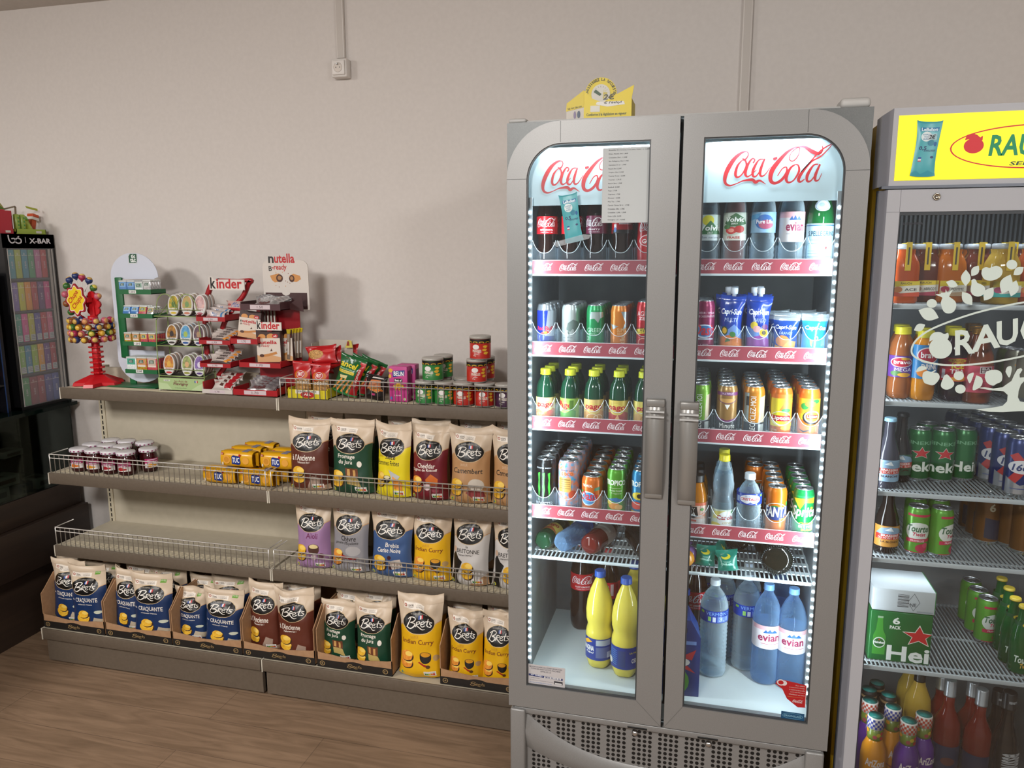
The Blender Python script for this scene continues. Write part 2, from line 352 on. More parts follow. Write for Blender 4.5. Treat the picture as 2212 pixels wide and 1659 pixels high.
# ------------------------------------------------------------------ shelving units
GX0, GD, GX1 = -2.728, -1.663, -.60
YB, YF = 2.90, 2.57
SH = [('top', 1.175, 2.685), ('upper', .82, 2.58), ('lower', .495, 2.57)]
def shelving(x0, x1, label):
    W = x1-x0; parts = []
    for nm, z, y in SH:
        yb = YB+.03 if nm == 'top' else YB-.002
        m = MB().box(.004, W-.004, y+.003, yb, z-.022, z-.002, 'shelf_cream')
        for i in range(4): m.box(.03, W-.03, y+.03+i*.012, y+.034+i*.012, z-.002, z-.0008, 'c2b69c:.6')
        fa = MB().box(.003, W-.003, y-.001, y+.006, z-.048, z+.001, 'fascia_brown', .002)
        cp = MB().box(0, .004, y-.002, y+.02, z-.05, z, 'cfc8b8').box(W-.004, W, y-.002, y+.02, z-.05, z, 'cfc8b8')
        br = MB().prism([(0, 0), (.004, 0), (.004, -.03), (0, -.06)], 0, .001, 'shelf_cream')
        parts.append(('shelf', m.mesh('shelf'), [('price_fascia', fa.mesh('price_fascia')), ('end_cap', cp.mesh('end_cap'))]))
    y = 2.46
    m = MB().box(.004, W-.004, y+.004, YB-.002, .125, .158, 'shelf_cream')
    fa = MB().box(.003, W-.003, y, y+.008, .112, .160, 'fascia_brown', .002)
    cp = MB().box(0, .004, y-.002, y+.02, .11, .162, 'cfc8b8')
    parts.append(('base_shelf', m.mesh('base_shelf'), [('price_fascia', fa.mesh('price_fascia')), ('end_cap', cp.mesh('end_cap'))]))
    parts.append(('kick_plate', MB().box(.012, W-.002, y+.012, y+.03, .012, .112, 'fascia_brown').mesh('kick_plate')))
    parts.append(('levelling_foot', MB().lathe([(.02, 0), (.02, .008), (.008, .012)], '1a1a1a', 12, (.04, y+.06, 0)).mesh('levelling_foot')))
    parts.append(('back_panel', MB().box(.03, W-.0, YB, YB+.02, .11, 1.235, 'shelf_cream').mesh('back_panel')))
    u = MB().box(0, .03, YB-.004, YB+.05, 0.012, 1.24, 'bdb29a:.5')
    for i in range(44): u.box(.010, .016, YB-.0046, YB-.0042, .14+i*.025, .157+i*.025, '1c1814')
    parts.append(('slotted_upright', u.mesh('slotted_upright')))
    put(('shelving_unit', 'shelving', parts), (x0, 0, 0), label)
shelving(GX0, GD-.002, 'left bay of the brown and cream shop shelving, mostly empty in the middle')
shelving(GD+.002, GX1, 'right bay of the brown and cream shop shelving, filled with crisp packets')
def basket(x0, x1, y, z, label, hh=.082):
    W = x1-x0; n = int(W/.0245); m = MB(); r = .0017
    m.tube([(0, .10, z+hh), (0, .012, z+hh), (.0, 0, z+hh-.004), (0, 0, z+.002)], .0022, 'chrome', 6)
    m.tube([(0, 0, z+hh), (W, 0, z+hh)], .0024, 'chrome'); m.tube([(0, 0, z+hh-.017), (W, 0, z+hh-.017)], .002, 'chrome')
    m.tube([(W, .10, z+hh), (W, .012, z+hh), (W, 0, z+hh-.004), (W, 0, z+.002)], .0022, 'chrome', 6)
    b = MB()
    for i in range(1, n): x = W*i/n; b.tube([(x, .0005, z+hh), (x, .0005, z+.001)], r, 'chrome', 5)
    put(('wire_guard', 'guard rail', [('rail', m.mesh('rail')), ('upright_wires', b.mesh('upright_wires'))]), (x0, y, 0), label, 'wire guards along the shelf fronts')
MATS['chrome'] = newmat('chrome')[0]; b_ = MATS['chrome'].node_tree.nodes['Principled BSDF']; b_.inputs['Metallic'].default_value = .75; b_.inputs['Roughness'].default_value = .38; b_.inputs['Base Color'].default_value = (.72, .70, .66, 1)
E0, E1 = GX0+.01, GD-.012
basket(E0, E1, 2.586, .82, 'wire guard in front of the jam jars and yellow biscuit packs')
basket(E0, E1, 2.576, .495, 'wire guard along the completely empty shelf on the left')
basket(GD+.012, GX1-.01, 2.691, 1.175, 'wire guard on the top shelf before the peanuts and crisp tubes')
basket(GD+.012, GX1-.01, 2.586, .82, 'wire guard before the brown, green and red crisp packets at mid height')
basket(GD+.012, GX1-.01, 2.576, .495, 'wire guard before the lilac, grey and blue crisp packets')
# ------------------------------------------------------------------ two-door drinks fridge (cola branded)
FX0, FX1, FY = -.552, .374, 2.10
GZ0, GZ1 = .436, 2.04
def arc(cx, cz, r, a0, a1, n=10): return [(cx+r*math.cos(a0+(a1-a0)*i/n), cz+r*math.sin(a0+(a1-a0)*i/n)) for i in range(n+1)]
def mirx(pts, on): return [(-x, z) for x, z in pts] if on else pts
def frame_ring(outer, inner, y0, y1, k):
    """strip between two outlines with the same number of points"""
    m = MB(); n = len(outer); m.v = [(x, y0, z) for x, z in outer]+[(x, y0, z) for x, z in inner]+[(x, y1, z) for x, z in outer]+[(x, y1, z) for x, z in inner]
    for i in range(n):
        j = (i+1) % n; m.face([i, j, n+j, n+i], k); m.face([2*n+i, 3*n+i, 3*n+j, 2*n+j], k); m.face([i, 2*n+i, 2*n+j, j], k); m.face([n+i, n+j, 3*n+j, 3*n+i], k)
    return m
def door(right):
    # local outline drawn for the left door: x from outer edge 0 to W
    W = (-.0875-FX0) if not right else (FX1+.0785); Zb, Zt = .362, 2.098
    go = .056; gi = W-(.0735 if not right else .052)
    ro, ri = .150, .096
    outer = [(W, Zb), (W, Zt)]+arc(ro, Zt-ro, ro, PI/2, PI, 12)+[(0, Zb)]
    gzt = GZ1; inner = [(gi, GZ0), (gi, gzt)]+arc(go+ri, gzt-ri, ri, PI/2, PI, 12)+[(go, GZ0)]
    X = FX1 if right else FX0; sgn = -1 if right else 1
    f = frame_ring(mirx(outer, right), mirx(inner, right), 0, .035, 'fridge_silver')
    corner = MB().prism(mirx([(0, Zt), (0, Zt-ro)]+arc(ro, Zt-ro, ro+.001, PI, PI/2, 10), right), .006, .035, 'fridge_dark')
    gasket = frame_ring(mirx(inner, right), mirx([(gi-.004, GZ0+.004), (gi-.004, gzt-.004)]+arc(go+ri, gzt-ri, ri-.004, PI/2, PI, 12)+[(go+.004, GZ0+.004)], right), .004, .012, '3a3c3e:.4')
    pane = MB().prism(mirx(inner, right), .014, .018, 'glass')
    # header plate with logo behind the glass
    hz = 1.878
    plate = [(gi, hz), (gi, gzt)]+arc(go+ri, gzt-ri, ri, PI/2, PI, 12)+[(go, hz)]
    hp = MB().prism(mirx(plate, right), .030, .033, 'header_white')
    lx0, lx1 = (.035, .270) if not right else (-.355, -.082)
    lw = .262
    if right: c = -.218
    else: c = go+.035+lw/2
    A = Art().logo('cola', 0, 0, 1, 1, 'c01822:.4')
    if not right: lz = 1.91
    else: lz = 1.918
    hp.art(A, lw, .098, lambda x, y, o: (c+x, .030-o, lz+y))
    # seam lines
    seam = MB()
    seam.box(*( (-.056, 0) if right else (0, .056)), -.0004, .001, Zt-ro-.0007, Zt-ro+.0007, '4a4a48')
    sx = -ro if right else ro
    seam.box(sx-.0006, sx+.0006, -.0004, .001, gzt+.003, Zt-.001, '4a4a48')
    xi = -gi if right else gi; xw = -W if right else W
    seam.quad([(xi, -.0004, GZ0), (xi+(xw-xi)*.98, -.0004, GZ0-(GZ0-Zb)*.98), (xi+(xw-xi)*.98, -.0004, GZ0-(GZ0-Zb)*.98+.0012), (xi, -.0004, GZ0+.0012)], '4a4a48')
    # handle: a curved bar that stands off the stile
    hx0, hx1 = (W-.066, W-.016); hx0, hx1 = (-hx1-.0, -hx0) if right else (hx0, hx1)
    zt, zb = (1.352, 1.067) if not right else (1.348, 1.055)
    H = MB(); n = 14; prof = []
    for i in range(n+1):
        t = i/n; z = zt+(zb-zt)*t; yb = -.026*math.sin(PI*min(1, t*1.0))**.5-.002; prof.append((yb, z))
    nn = len(H.v)
    for (yb, z) in prof: H.v += [(hx0, yb, z), (hx1, yb, z), (hx0, yb+.008, z), (hx1, yb+.008, z)]
    for i in range(n):
        b0, b1 = nn+4*i, nn+4*i+4
        for q in ((0, 1), (1, 3), (3, 2), (2, 0)): H.face([b0+q[0], b0+q[1], b1+q[1], b1+q[0]], 'handle_silver', q == (0, 1))
    H.box(hx0, hx1, -.016, .0, zt-.022, zt, 'handle_silver', .003); H.box(hx0, hx1, -.010, .0, zb, zb+.02, 'handle_silver', .003)
    H.box(hx0, hx1, -.0335, -.030, zt-.048, zt-.043, 'd8d8d6:.2:.6'); H.box(hx0, hx1, -.0325, -.022, zt-.034, zt-.029, 'd8d8d6:.2:.6')
    # led strip on the hinge side, behind the glass
    lx = go+.006; lx = -lx if right else lx
    led = MB().box(lx-.006, lx+.006, .020, .024, .50, 1.90, 'b8c4cc:.3')
    dots = MB(); z = .52
    while z < 1.88: dots.ball((lx, .019, z), .0042, 'led', 6, 4); z += .0235
    side = 'right' if right else 'left'
    return ('door', f.mesh('door'), [('corner_panel', corner.mesh('corner_panel')), ('gasket', gasket.mesh('gasket')), ('glass_pane', pane.mesh('glass_pane')),
        ('header_plate', hp.mesh('header_plate')), ('seam', seam.mesh('seam')), ('handle', H.mesh('handle')), ('light_strip', led.mesh('light_strip')), ('light_beads', dots.mesh('light_beads'))], None), X
def plainmat(k, base, rough, metal=0, trans=0):
    m, nt, b = newmat(k); b.inputs['Base Color'].default_value = rgb(base); b.inputs['Roughness'].default_value = rough; b.inputs['Metallic'].default_value = metal; MATS[k] = m
plainmat('header_white', 'c4dce6', .35); plainmat('handle_silver', '8c8a86', .33, .5)
fr = link('drinks_fridge', None); tag(fr, 'tall silver two-door glass fridge with red cola script on its lit header', 'fridge')
cab = MB()   # cabinet: walls with an opening to the front
IX0, IX1, IY0, IY1, IZ0, IZ1 = -.512, .330, 2.142, 2.66, .42, 2.06
cab.box(FX0, IX0, IY0, 2.74, .36, 2.10, 'c8c8c8:.5').box(IX1, FX1-.002, IY0, 2.74, .36, 2.10, 'c8c8c8:.5').box(IX0, IX1, IY1, 2.74, .36, 2.10, 'liner_shaded')
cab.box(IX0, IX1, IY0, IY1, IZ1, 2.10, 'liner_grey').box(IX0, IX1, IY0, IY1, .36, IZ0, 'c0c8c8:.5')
cab.box(IX0-.001, IX0+.0006, IY0+.001, IY1, IZ0, IZ1, 'liner_grey').box(IX1-.0006, IX1+.001, IY0+.001, IY1, IZ0, IZ1, 'liner_grey')
link('cabinet_body', cab.mesh('cabinet_body'), fr)
link('centre_post', MB().box(-.0865, -.0795, FY+.03, IY0+.01, .42, 2.085, '101010').mesh('centre_post'), fr)
trk = MB()
for x in (IX0+.0008, IX1-.0028):
    for i in range(56): trk.box(x, x+.002, 2.185, 2.190, .46+i*.028, .472+i*.028, '2a3034')
link('shelf_track', trk.mesh('shelf_track'), fr)
for R in (False, True):
    d, X = door(R); o = link('door', d[1], fr); o.location = (X, FY, 0)
    for n_, me in d[2]: link(n_, me, o)
hb = MB().box(FX0+.01, FX1-.01, FY+.03, IY0, 2.10, 2.106, 'aaa8a4').box(FX1-.075, FX1-.005, FY+.02, FY+.10, 2.10, 2.124, 'b8b6b2', .008).box(FX0, FX0+.05, FY+.02, FY+.10, 2.10, 2.112, 'b8b6b2', .005)
link('top_cover', hb.mesh('top_cover'), fr)
# base grille
gz0, gz1 = .055, .355
gr = MB().box(FX0+.04, FX1-.05, FY+.022, FY+.04, gz0, gz1-.018, 'fridge_silver').box(FX0+.015, FX1-.012, FY+.008, IY0+.02, gz1-.02, gz1, 'fridge_silver', .003)
link('grille_panel', gr.mesh('grille_panel'), fr)
hol = Art(); W = FX1-FX0-.1
for g in range(11):
    for i in range(4):
        for j in range(17): hol.e((-.477+g*.0777+i*.0160-(FX0+FX1)/2)/W+.5, (.322-j*.0150-gz0-.005)/.27, .0056/W, .0056/.27, '0a0a0a', 12)
h_ = MB().art(hol, W, .27, lambda x, y, o: ((FX0+FX1)/2+x, FY+.022-o, gz0+.005+y), off=.0002); link('vent_holes', h_.mesh('vent_holes'), fr)
for x in (-.185, .02): link('drain_slot', MB().box(x, x+.058, FY+.006, FY+.0085, .339, .345, '0c0c0c', .002).mesh('drain_slot'), fr)
sw_ = []; lo = []
for i in range(25):
    t = i/24; x = FX0+.052+t*(W-.004); q = abs(2*t-1)**2.7; sw_.append((x, .205+.125*q)); lo.append((x, .205+.125*q-.055-.060*abs(2*t-1)**2))
sm = MB(); n = len(sw_)
for i in range(n):
    (x, z), (x2, z2) = sw_[i], lo[i]; bulge = .018
    sm.v += [(x, FY+.021, z), (x, FY+.021-bulge, (z*.55+z2*.45)), (x, FY+.021, z2)]
for i in range(n-1):
    for q in (0, 1): sm.face([3*i+q, 3*i+q+1, 3*i+3+q+1, 3*i+3+q], 'fridge_silver', True)
link('swoosh_panel', sm.mesh('swoosh_panel'), fr)
for x0, x1 in ((FX0+.004, FX0+.052), (FX1-.056, FX1-.006)):
    link('base_pillar', MB().box(x0, x1, FY-.002, FY+.06, .03, .352, 'fridge_silver', .006).mesh('base_pillar'), fr)
for x in (-.163, .052):
    s_ = MB().lathe([(.010, 0), (.010, .004), (.007, .009), (.003, .010)], 'c8c8c8:.2:1', 14); s_.xf(Matrix.Translation((x, FY+.022, .317)) @ Matrix.Rotation(PI/2, 4, 'X')); link('lock', s_.mesh('lock'), fr)
link('plinth', MB().box(FX0+.03, FX1-.03, FY+.06, 2.70, 0, .36, '2a2a2a').mesh('plinth'), fr)
# lamps of the fridge
def fl(name, loc, tgt, sx, sy, p): return lamp(name, loc, tgt, sx, sy, p, COOL)
fl('fridge_lamp', (-.496, 2.132, 1.18), (-.28, 2.36, 1.18), .012, 1.35, 7.2)
fl('fridge_lamp', (.314, 2.132, 1.18), (.10, 2.36, 1.18), .012, 1.35, 6.8)
fl('fridge_lamp', (-.30, 2.1235, 2.030), (-.30, 2.145, 1.95), .30, .006, 3.3)
fl('fridge_lamp', (.12, 2.1235, 2.030), (.12, 2.145, 1.95), .25, .006, 3.6)
# shelves in the fridge
RAIL = [[1.728, 1.491, 1.266, .989], [1.731, 1.492, 1.2535, .9685]]
PX = [[-.4665+.0735*k for k in range(6)], [.285-.0735*k for k in range(5)]]
FLOORZ = [[z-.026 for z in RAIL[0]]+[.815], [z-.026 for z in RAIL[1]]+[.811]]
def fr_shelf(x0, x1, z, k=0):
    m = MB().box(x0, x1, 2.196, 2.206, z-.004 if k else z-.020, z+.004 if k else z-.001, 'd4e0e4:.4', .002)
    for i in range(int((x1-x0)/.013)): x = x0+.008+i*.013; m.box(x, x+.004, 2.206, 2.63, z-.004, z-.001, 'ccd6da:.4')
    for y in ((2.27, 2.34, 2.41, 2.48, 2.55, 2.625) if k else (2.34, 2.55)): m.box(x0, x1, y, y+(.022 if k else .006), z-.006, z-.003, 'c8d2d6:.4')
    return m
sh_n = 0
for side, (x0, x1) in enumerate(((IX0+.004, -.088), (-.078, IX1-.004))):
    for r in range(4):
        z = FLOORZ[side][r]; rz = RAIL[side][r]
        sh = link('wire_shelf', fr_shelf(x0, x1, z).mesh('wire_shelf'), fr)
        A = Art().r(0, 0, 1, 1, '98424e:.35').r(0, .965, 1, 1, 'd8d0d4').r(0, 0, 1, .03, 'd8d0d4')
        n = 6; pw = .0735; L = x1-x0
        for q in range(n):
            c = (PX[side][q if side == 0 else min(q, 4)]-x0)/L if (side == 0 or q < 5) else (PX[1][4]-pw-x0)/L
            a_, b_ = c-.027/L, c+.027/L
            if b_ > .999 or a_ < .001: continue
            A.logo('cola', a_, .24, b_, .78, 'eadfe2')
        rm = MB().box(x0, x1, 2.193, 2.195, rz-.041, rz, 'd8c8cc:.4'); rm.art(A, L, .041, lambda x, y, o: ((x0+x1)/2+x, 2.193-o, rz-.041+y))
        link('price_rail', rm.mesh('price_rail'), sh)
        # clear scalloped pocket fronts
        dv = MB(); cs = PX[side]
        for c in cs:
            if c+.03 > x1: continue
            pts = []; hw = .0345
            for i in range(15):
                t = -1+2*i/14; pts.append((c+hw*t, rz+.020+.036*(abs(t)**2.6)))
            n0 = len(dv.v)
            dv.v += [(x, 2.199, zz) for x, zz in pts]+[(x, 2.199, rz-.002) for x, zz in pts]
            for i in range(14): dv.face([n0+i, n0+i+1, n0+15+i+1, n0+15+i], 'clear_plastic', True)
            dv.tube([(x, 2.199, zz) for x, zz in pts], .0009, 'rim_clear', 4)
            for e in (-hw, hw): dv.box(c+e-.0006, c+e+.0006, 2.2, 2.45, rz-.02, rz+.035, 'clear_plastic')
        link('pocket_divider', dv.mesh('pocket_divider'), sh)
    link('wire_shelf', fr_shelf(x0, x1, FLOORZ[side][4], 1).mesh('wire_shelf'), fr)
# ------------------------------------------------------------------ pillow packets
def bag_fn(W, H, D, seed, sh=.90, ears=.0, stand=True, flop=0, crumple=1.):
    rnd = random.Random(seed); ph = [rnd.uniform(0, 9) for _ in range(6)]; tw = rnd.uniform(-1, 1)
    def T(sx, t):
        e = max(0., 1-abs(sx)**2.6)**.62
        v = (min(1, (t+.02)/.10)**.5 if stand else min(1, t/.16)**.6)*(min(1, max(0, (sh-t)/.30))**.75)
        return D/2*e*max(0, v)
    def f(x, y, o, side=1):
        t = max(0, min(1, y/H)); sx = max(-1, min(1, 2*x/W))
        th = T(sx, t); n1 = noise.noise(Vector((x*16+ph[0], y*13+ph[1], side*2.3)))
        n2 = noise.noise(Vector((x*34+ph[2], y*27+ph[3], side*1.7)))
        q = .35+1.3*max(0, t-.55)/.45; cr = ((abs(n1)*2-.5)*.017*q+(abs(n2)*2-.4)*.0052*q)*crumple*(1-abs(sx)**4)*(1 if t < sh else .4)
        nar = 1-.13*math.sin(PI*min(1, t/sh))**.7*(1 if t < sh else 1)
        if t > sh: nar = 1
        X = x*(nar if t < sh else 1)+.004*tw*math.sin(4*t+ph[4])
        wav = .010*math.sin(x*38+ph[5])*max(0, (t-.72)/.28)*crumple
        Y = side*(-(th+max(-.5*th, cr)))+wav-flop*max(0, t-.78)**1.4*2.2-(o*side)
        q2 = (H/.262)**1.6; Z = y+q2*(.012*abs(sx)**3*max(0, (t-.8)/.2)*(1+ears)+.004*math.sin(x*30+ph[0])*(t > .97)+(.008*(abs(sx)**3) if t < .04 else 0))
        return (X, Y, Z)
    return f
def bag(nm, cat, W, H, D, art, back, seed, nx=12, ny=18, **kw):
    f0 = bag_fn(W, H, D, seed, **kw); sh = kw.get('sh', .90)
    gx, gy = W/nx, H/ny; GR_ = [[Vector(f0(-W/2+i*gx, j*gy, 0)) for j in range(ny+1)] for i in range(nx+1)]
    def f(x, y, o, side=1):
        if side < 0: return f0(x, y, o, side)
        u = max(0, min(nx-1e-6, (x+W/2)/gx)); v = max(0, min(ny-1e-6, y/gy)); i, j = int(u), int(v); u -= i; v -= j
        a, b, c, d = GR_[i][j], GR_[i+1][j], GR_[i+1][j+1], GR_[i][j+1]; p = a+(b-a)*u+(c-b)*v if u > v else a+(d-a)*v+(c-d)*u; return (p.x, p.y-o, p.z)
    a = Art().r(0, 0, 1, 1, back); a.L += art.L
    lo = MB(); sx, sy = W/nx, H/ny
    lo.art(a, W, H, lambda x, y, o: f(x, y, o+(.0002 if o > 1e-5 else 0)), sx, sy, dz=.00012, off=0, x0=-W/2)
    b = MB()
    for i in range(nx+1):
        for j in range(ny+1): b.v.append(f(-W/2+i*sx, j*sy, 0, -1))
    for i in range(nx):
        for j in range(ny): q = i*(ny+1)+j; b.face([q, q+1, q+ny+2, q+ny+1], back, True)
    n = len(lo.v); lo.v += b.v; lo.f += [[n+i for i in q] for q in b.f]; lo.m += b.m; lo.sm += b.sm
    # crimped seal as its own part
    sl = MB(); z0 = H*sh
    n = 24
    for i in range(n+1):
        x = -W/2+W*i/n
        for t in (z0+.002, H*.995): p = f(x, t, .0012); q = f(x, t, -.0012); sl.v += [(p[0]*1.004, p[1]-.0006*(i % 2), p[2]+.001), (q[0]*1.004, q[1]+.0012, q[2]+.001)]
    for i in range(n):
        c = 4*i; sl.face([c, c+2, c+6, c+4], back, True); sl.face([c+1, c+3, c+7, c+5], back, True); sl.face([c+2, c+3, c+7, c+6], back)
    return (nm, cat, [('pouch', lo.mesh('pouch')), ('top_seal', sl.mesh('top_seal'))])
CREAM = 'cbb79f:.42'
def brets_art(col, lines, pics, edge=.60, saveur=None, green=False, oval=(.49, .635, .375, .118), white=False):
    A = Art(); rnd = random.Random(len(lines[0][0]))
    pts = [(0, 0), (1, 0), (1, edge+.05)]+[(1-i/12, edge+.03*math.sin(i*1.9)+.015*math.sin(i*4.3)+.05*(.5-i/12)) for i in range(1, 12)]+[(0, edge-.04)]
    A.p([(x, min(1, y+.012)) for x, y in pts[2:]]+[(0, edge-.12), (1, edge-.12)], 'c49a70:.45'); A.p(pts, col)
    # origin tag with string
    A.fit(ribbons([[(0, 0, 1), (20, 26, 1.2), (30, 34, 1)]], 3), .03, .80, .14, .92, 'a04030')
    A.p([(.13, .775), (.60, .755), (.61, .815), (.14, .835)], 'e6dccf'); A.e(.175, .803, .030, .018, 'a0503a', 10); A.e(.175, .803, .014, .009, 'e6dccf', 8)
    A.t('100%', .225, .790, .345, .812, '5a5048', .02); A.r(.225, .780, .345, .784, '6a6058'); A.r(.375, .775, .377, .818, '6a6058')
    A.t('CUISINES A', .40, .797, .56, .806, '5a5048'); A.t("L'HUILE DE", .40, .785, .56, .794, '5a5048'); A.t('TOURNESOL', .40, .771, .58, .782, '5a5048', .02)
    if green: A.p([(.68, .79), (.84, .80), (.85, .86), (.69, .85)], '6a9a3a'); A.t('NOUVEAU', .70, .815, .83, .835, 'e0e8c8')
    cx, cy, rx, ry = oval
    A.e(cx, cy, rx+.012, ry+.008, 'c8b08a:.4', 30); A.e(cx, cy, rx, ry, '14110f:.35', 30)
    A.t('LE CHIPSIER FRANCAIS', cx-.2, cy+ry*.68, cx+.2, cy+ry*.80, 'b8aea0')
    A.r(cx-.01, cy+ry*.28, cx+.022, cy+ry*.60, '2a4a9a'); A.r(cx+.022, cy+ry*.30, cx+.055, cy+ry*.62, 'e8e4e0'); A.r(cx+.055, cy+ry*.32, cx+.088, cy+ry*.64, 'c02830')
    A.logo('brets', cx-rx*.80, cy-ry*.62, cx+rx*.86, cy+ry*.52, 'ece6dc')
    for (t, x0, y0, x1, y1, k, sh_) in lines: A.t(t, x0, y0, x1, y1, k, .012, sh_)
    for q in pics: A = q(A) or A
    # small marks at the foot
    A.e(.10, .055, .05, .032, 'c8c030', 14); A.star(.10, .055, .035, .024, '3a6a8a', 4)
    A.r(.62, .045, .88, .105, 'e8e4dc')
    for i, c in enumerate(('1a7a3a', '6ab02a', 'e8c020', 'e07a20', 'c83020')): A.r(.64+i*.044, .052, .68+i*.044, .082, c)
    A.t('NUTRI-SCORE', .64, .087, .86, .099, '5a5a5a')
    for i, (V, Fc, k) in enumerate(A.L):
        if max(v[1] for v in V) > .12: A.L[i] = ([(x, min(1, y*1.085)) for x, y in V], Fc, k)
    return A
def crisps(x=.06, y=.16, s=1., k='chip_gold', n=2):
    def g(A):
        for i in range(n):
            cx, cy = x+.15*s, y+.03+.085*i*s
            A.e(cx+.02, cy-.012, .165*s, .062*s, '3a2010:.7', 20); A.e(cx, cy, .165*s, .062*s, k, 20, .2, 5.6); A.e(cx+.05*s, cy+.02*s, .10*s, .03*s, 'f2cc60:.6', 14)
    return g
def bowl(x, y, s, body, fill):
    def g(A):
        A.e(x, y-.02*s, .13*s, .06*s, body, 20, PI, 2*PI); A.r(x-.13*s, y-.022*s, x+.13*s, y+.005*s, body); A.e(x, y+.01*s, .13*s, .032*s, body, 20); A.e(x, y+.014*s, .11*s, .024*s, fill, 18)
    return g
def blob(x, y, rx, ry, k, n=12): return lambda A: A.e(x, y, rx, ry, k, n) and None
def poly(pts, k): return lambda A: A.p(pts, k) and None
FL = {}
BW, BH = .178, .262
Wt, Dk = 'ece4d8', '1e1a18'
def flavour(key, desc, *a, seeds=(1, 2), **k):
    art = brets_art(*a, **k); FL[key] = (desc, [bag('crisp_packet', 'crisps', BW, BH, .072, art, CREAM, s_+hash_(key), nx=16, ny=24) for s_ in seeds])
def hash_(s): return sum(ord(c)*(i+1) for i, c in enumerate(s)) % 997
flavour('ancienne', 'brown', '5c2a1c:.4', [("à l'Ancienne", .10, .40, .72, .48, Wt, .1), ('Tellement fun !', .25, .365, .60, .39, Wt, .1)],
    [crisps(.12, .14, 1.05), poly([(.45, .0), (.78, .05), (.82, .17), (.62, .2)], 'a08878'), poly([(0, 0), (1, 0), (1, .10), (.5, .04), (0, .03)], 'b09078')])
flavour('jura', 'dark green', '16402c:.4', [('Fromage', .20, .435, .66, .505, Wt, .1), ('du Jura', .22, .365, .60, .435, Wt, .1)],
    [crisps(.04, .12), blob(.76, .385, .055, .04, Wt), poly([(.42, .27), (.44, .13), (.78, .10), (.72, .2)], 'b8a060'), poly([(.40, .33), (.72, .33), (.72, .21), (.42, .22)], '6a3a22'), poly([(.45, .32), (.52, .32), (.52, .23), (.45, .24)], 'c89a5a'), poly([(.6, .31), (.66, .31), (.66, .22), (.6, .22)], 'c89a5a')])
flavour('frites', 'bright yellow', 'e0cc1c:.4', [('SAVEUR', .14, .51, .28, .535, 'c0a020', 0), ('Sauce', .34, .49, .68, .55, Dk, .15), ('Pommes Frites', .06, .41, .78, .475, Dk, .1)],
    [crisps(.06, .16, .9), bowl(.42, .25, .8, '1a1a1a', 'd8cca0'), poly([(.46, .36), (.62, .16), (.80, .28)], 'b8b8b4'), poly([(.58, .28), (.86, .20), (.86, .10), (.64, .12)], 'chip_orange')], seeds=(3,))
flavour('cheddar', 'dark red', '6a1220:.4', [('Cheddar', .20, .41, .72, .47, Wt, .05), ('Oignon de Roscoff', .03, .36, .78, .405, Wt, .05)],
    [crisps(.03, .13, 1, 'chip_orange'), poly([(.46, .27), (.60, .34), (.80, .28), (.78, .2), (.5, .2)], 'c8641c'), blob(.50, .18, .10, .045, 'd8c0c0'), blob(.72, .15, .10, .04, '8a3040')], seeds=(4,))
flavour('camembert', 'tan', 'b4885c:.45', [('SAVEUR', .28, .46, .48, .495, 'd0b090', 0), ('Camembert', .10, .375, .86, .44, Dk, .1)],
    [crisps(.05, .13, 1), blob(.70, .24, .20, .075, 'c8beb0', 16), poly([(.45, .14), (.55, .18), (.88, .17), (.92, .1), (.6, .08)], '8a3434')], seeds=(5, 6))
flavour('aioli', 'lilac', '9c78a0:.42', [('Aïoli', .36, .425, .72, .50, '6a2050', .1)],
    [crisps(.02, .15, 1.05), bowl(.58, .30, 1.2, '4a2c22', 'dcc890'), blob(.58, .17, .08, .04, 'd8c0c8'), blob(.78, .19, .09, .04, '6a4050')])
flavour('chevre', 'grey', '8c8a8e:.42', [('Chèvre', .32, .43, .74, .50, Dk, .1), ('piment d\'Espelette', .14, .375, .80, .425, Dk, .1)],
    [crisps(.06, .14, 1, 'chip_orange'), blob(.66, .30, .20, .065, 'a8a4a4', 14), poly([(.36, .24), (.8, .22), (.74, .19), (.3, .2)], 'a01c20')], seeds=(7,))
flavour('brebis', 'slate blue', '3a5684:.42', [('Brebis', .42, .41, .76, .47, Wt, .1), ('Cerise Noire', .22, .34, .80, .40, Wt, .1)],
    [crisps(.12, .12, 1), blob(.52, .27, .045, .03, '3a1420'), blob(.56, .15, .055, .036, '3a1420'), poly([(.5, .22), (.78, .26), (.84, .15), (.6, .12)], 'c8b8ac')], seeds=(8,))
flavour('curry', 'yellow', 'e0ac14:.4', [('SAVEUR', .30, .46, .50, .495, 'c89030', 0), ('Indian Curry', .08, .385, .86, .455, '6a1c1c', .1)],
    [crisps(.06, .15, .95, 'chip_orange'), bowl(.66, .27, 1.05, '1e1a18', 'd0901c'), blob(.90, .25, .07, .035, 'b09060'), poly([(.48, .19), (.70, .14), (.74, .16), (.52, .2)], 'a02018'), blob(.72, .15, .05, .02, '5a3a1c')], seeds=(9, 10))
flavour('bretonne', 'white', 'c8c4c0:.42', [('la', .42, .47, .48, .50, Dk, 0), ('BRETONNE', .16, .405, .80, .455, Dk, 0), ('Tellement beurrée !', .20, .37, .62, .395, Dk, .1)],
    [crisps(.34, .12, 1), poly([(.02, .0), (.28, 0), (.22, .14), (.34, .30), (.22, .34), (.12, .42), (.05, .36), (.10, .16)], '16120f'), blob(.10, .44, .05, .035, 'c8a890'), poly([(.5, .0), (1, 0), (1, .16), (.8, .10)], 'b8906a')])
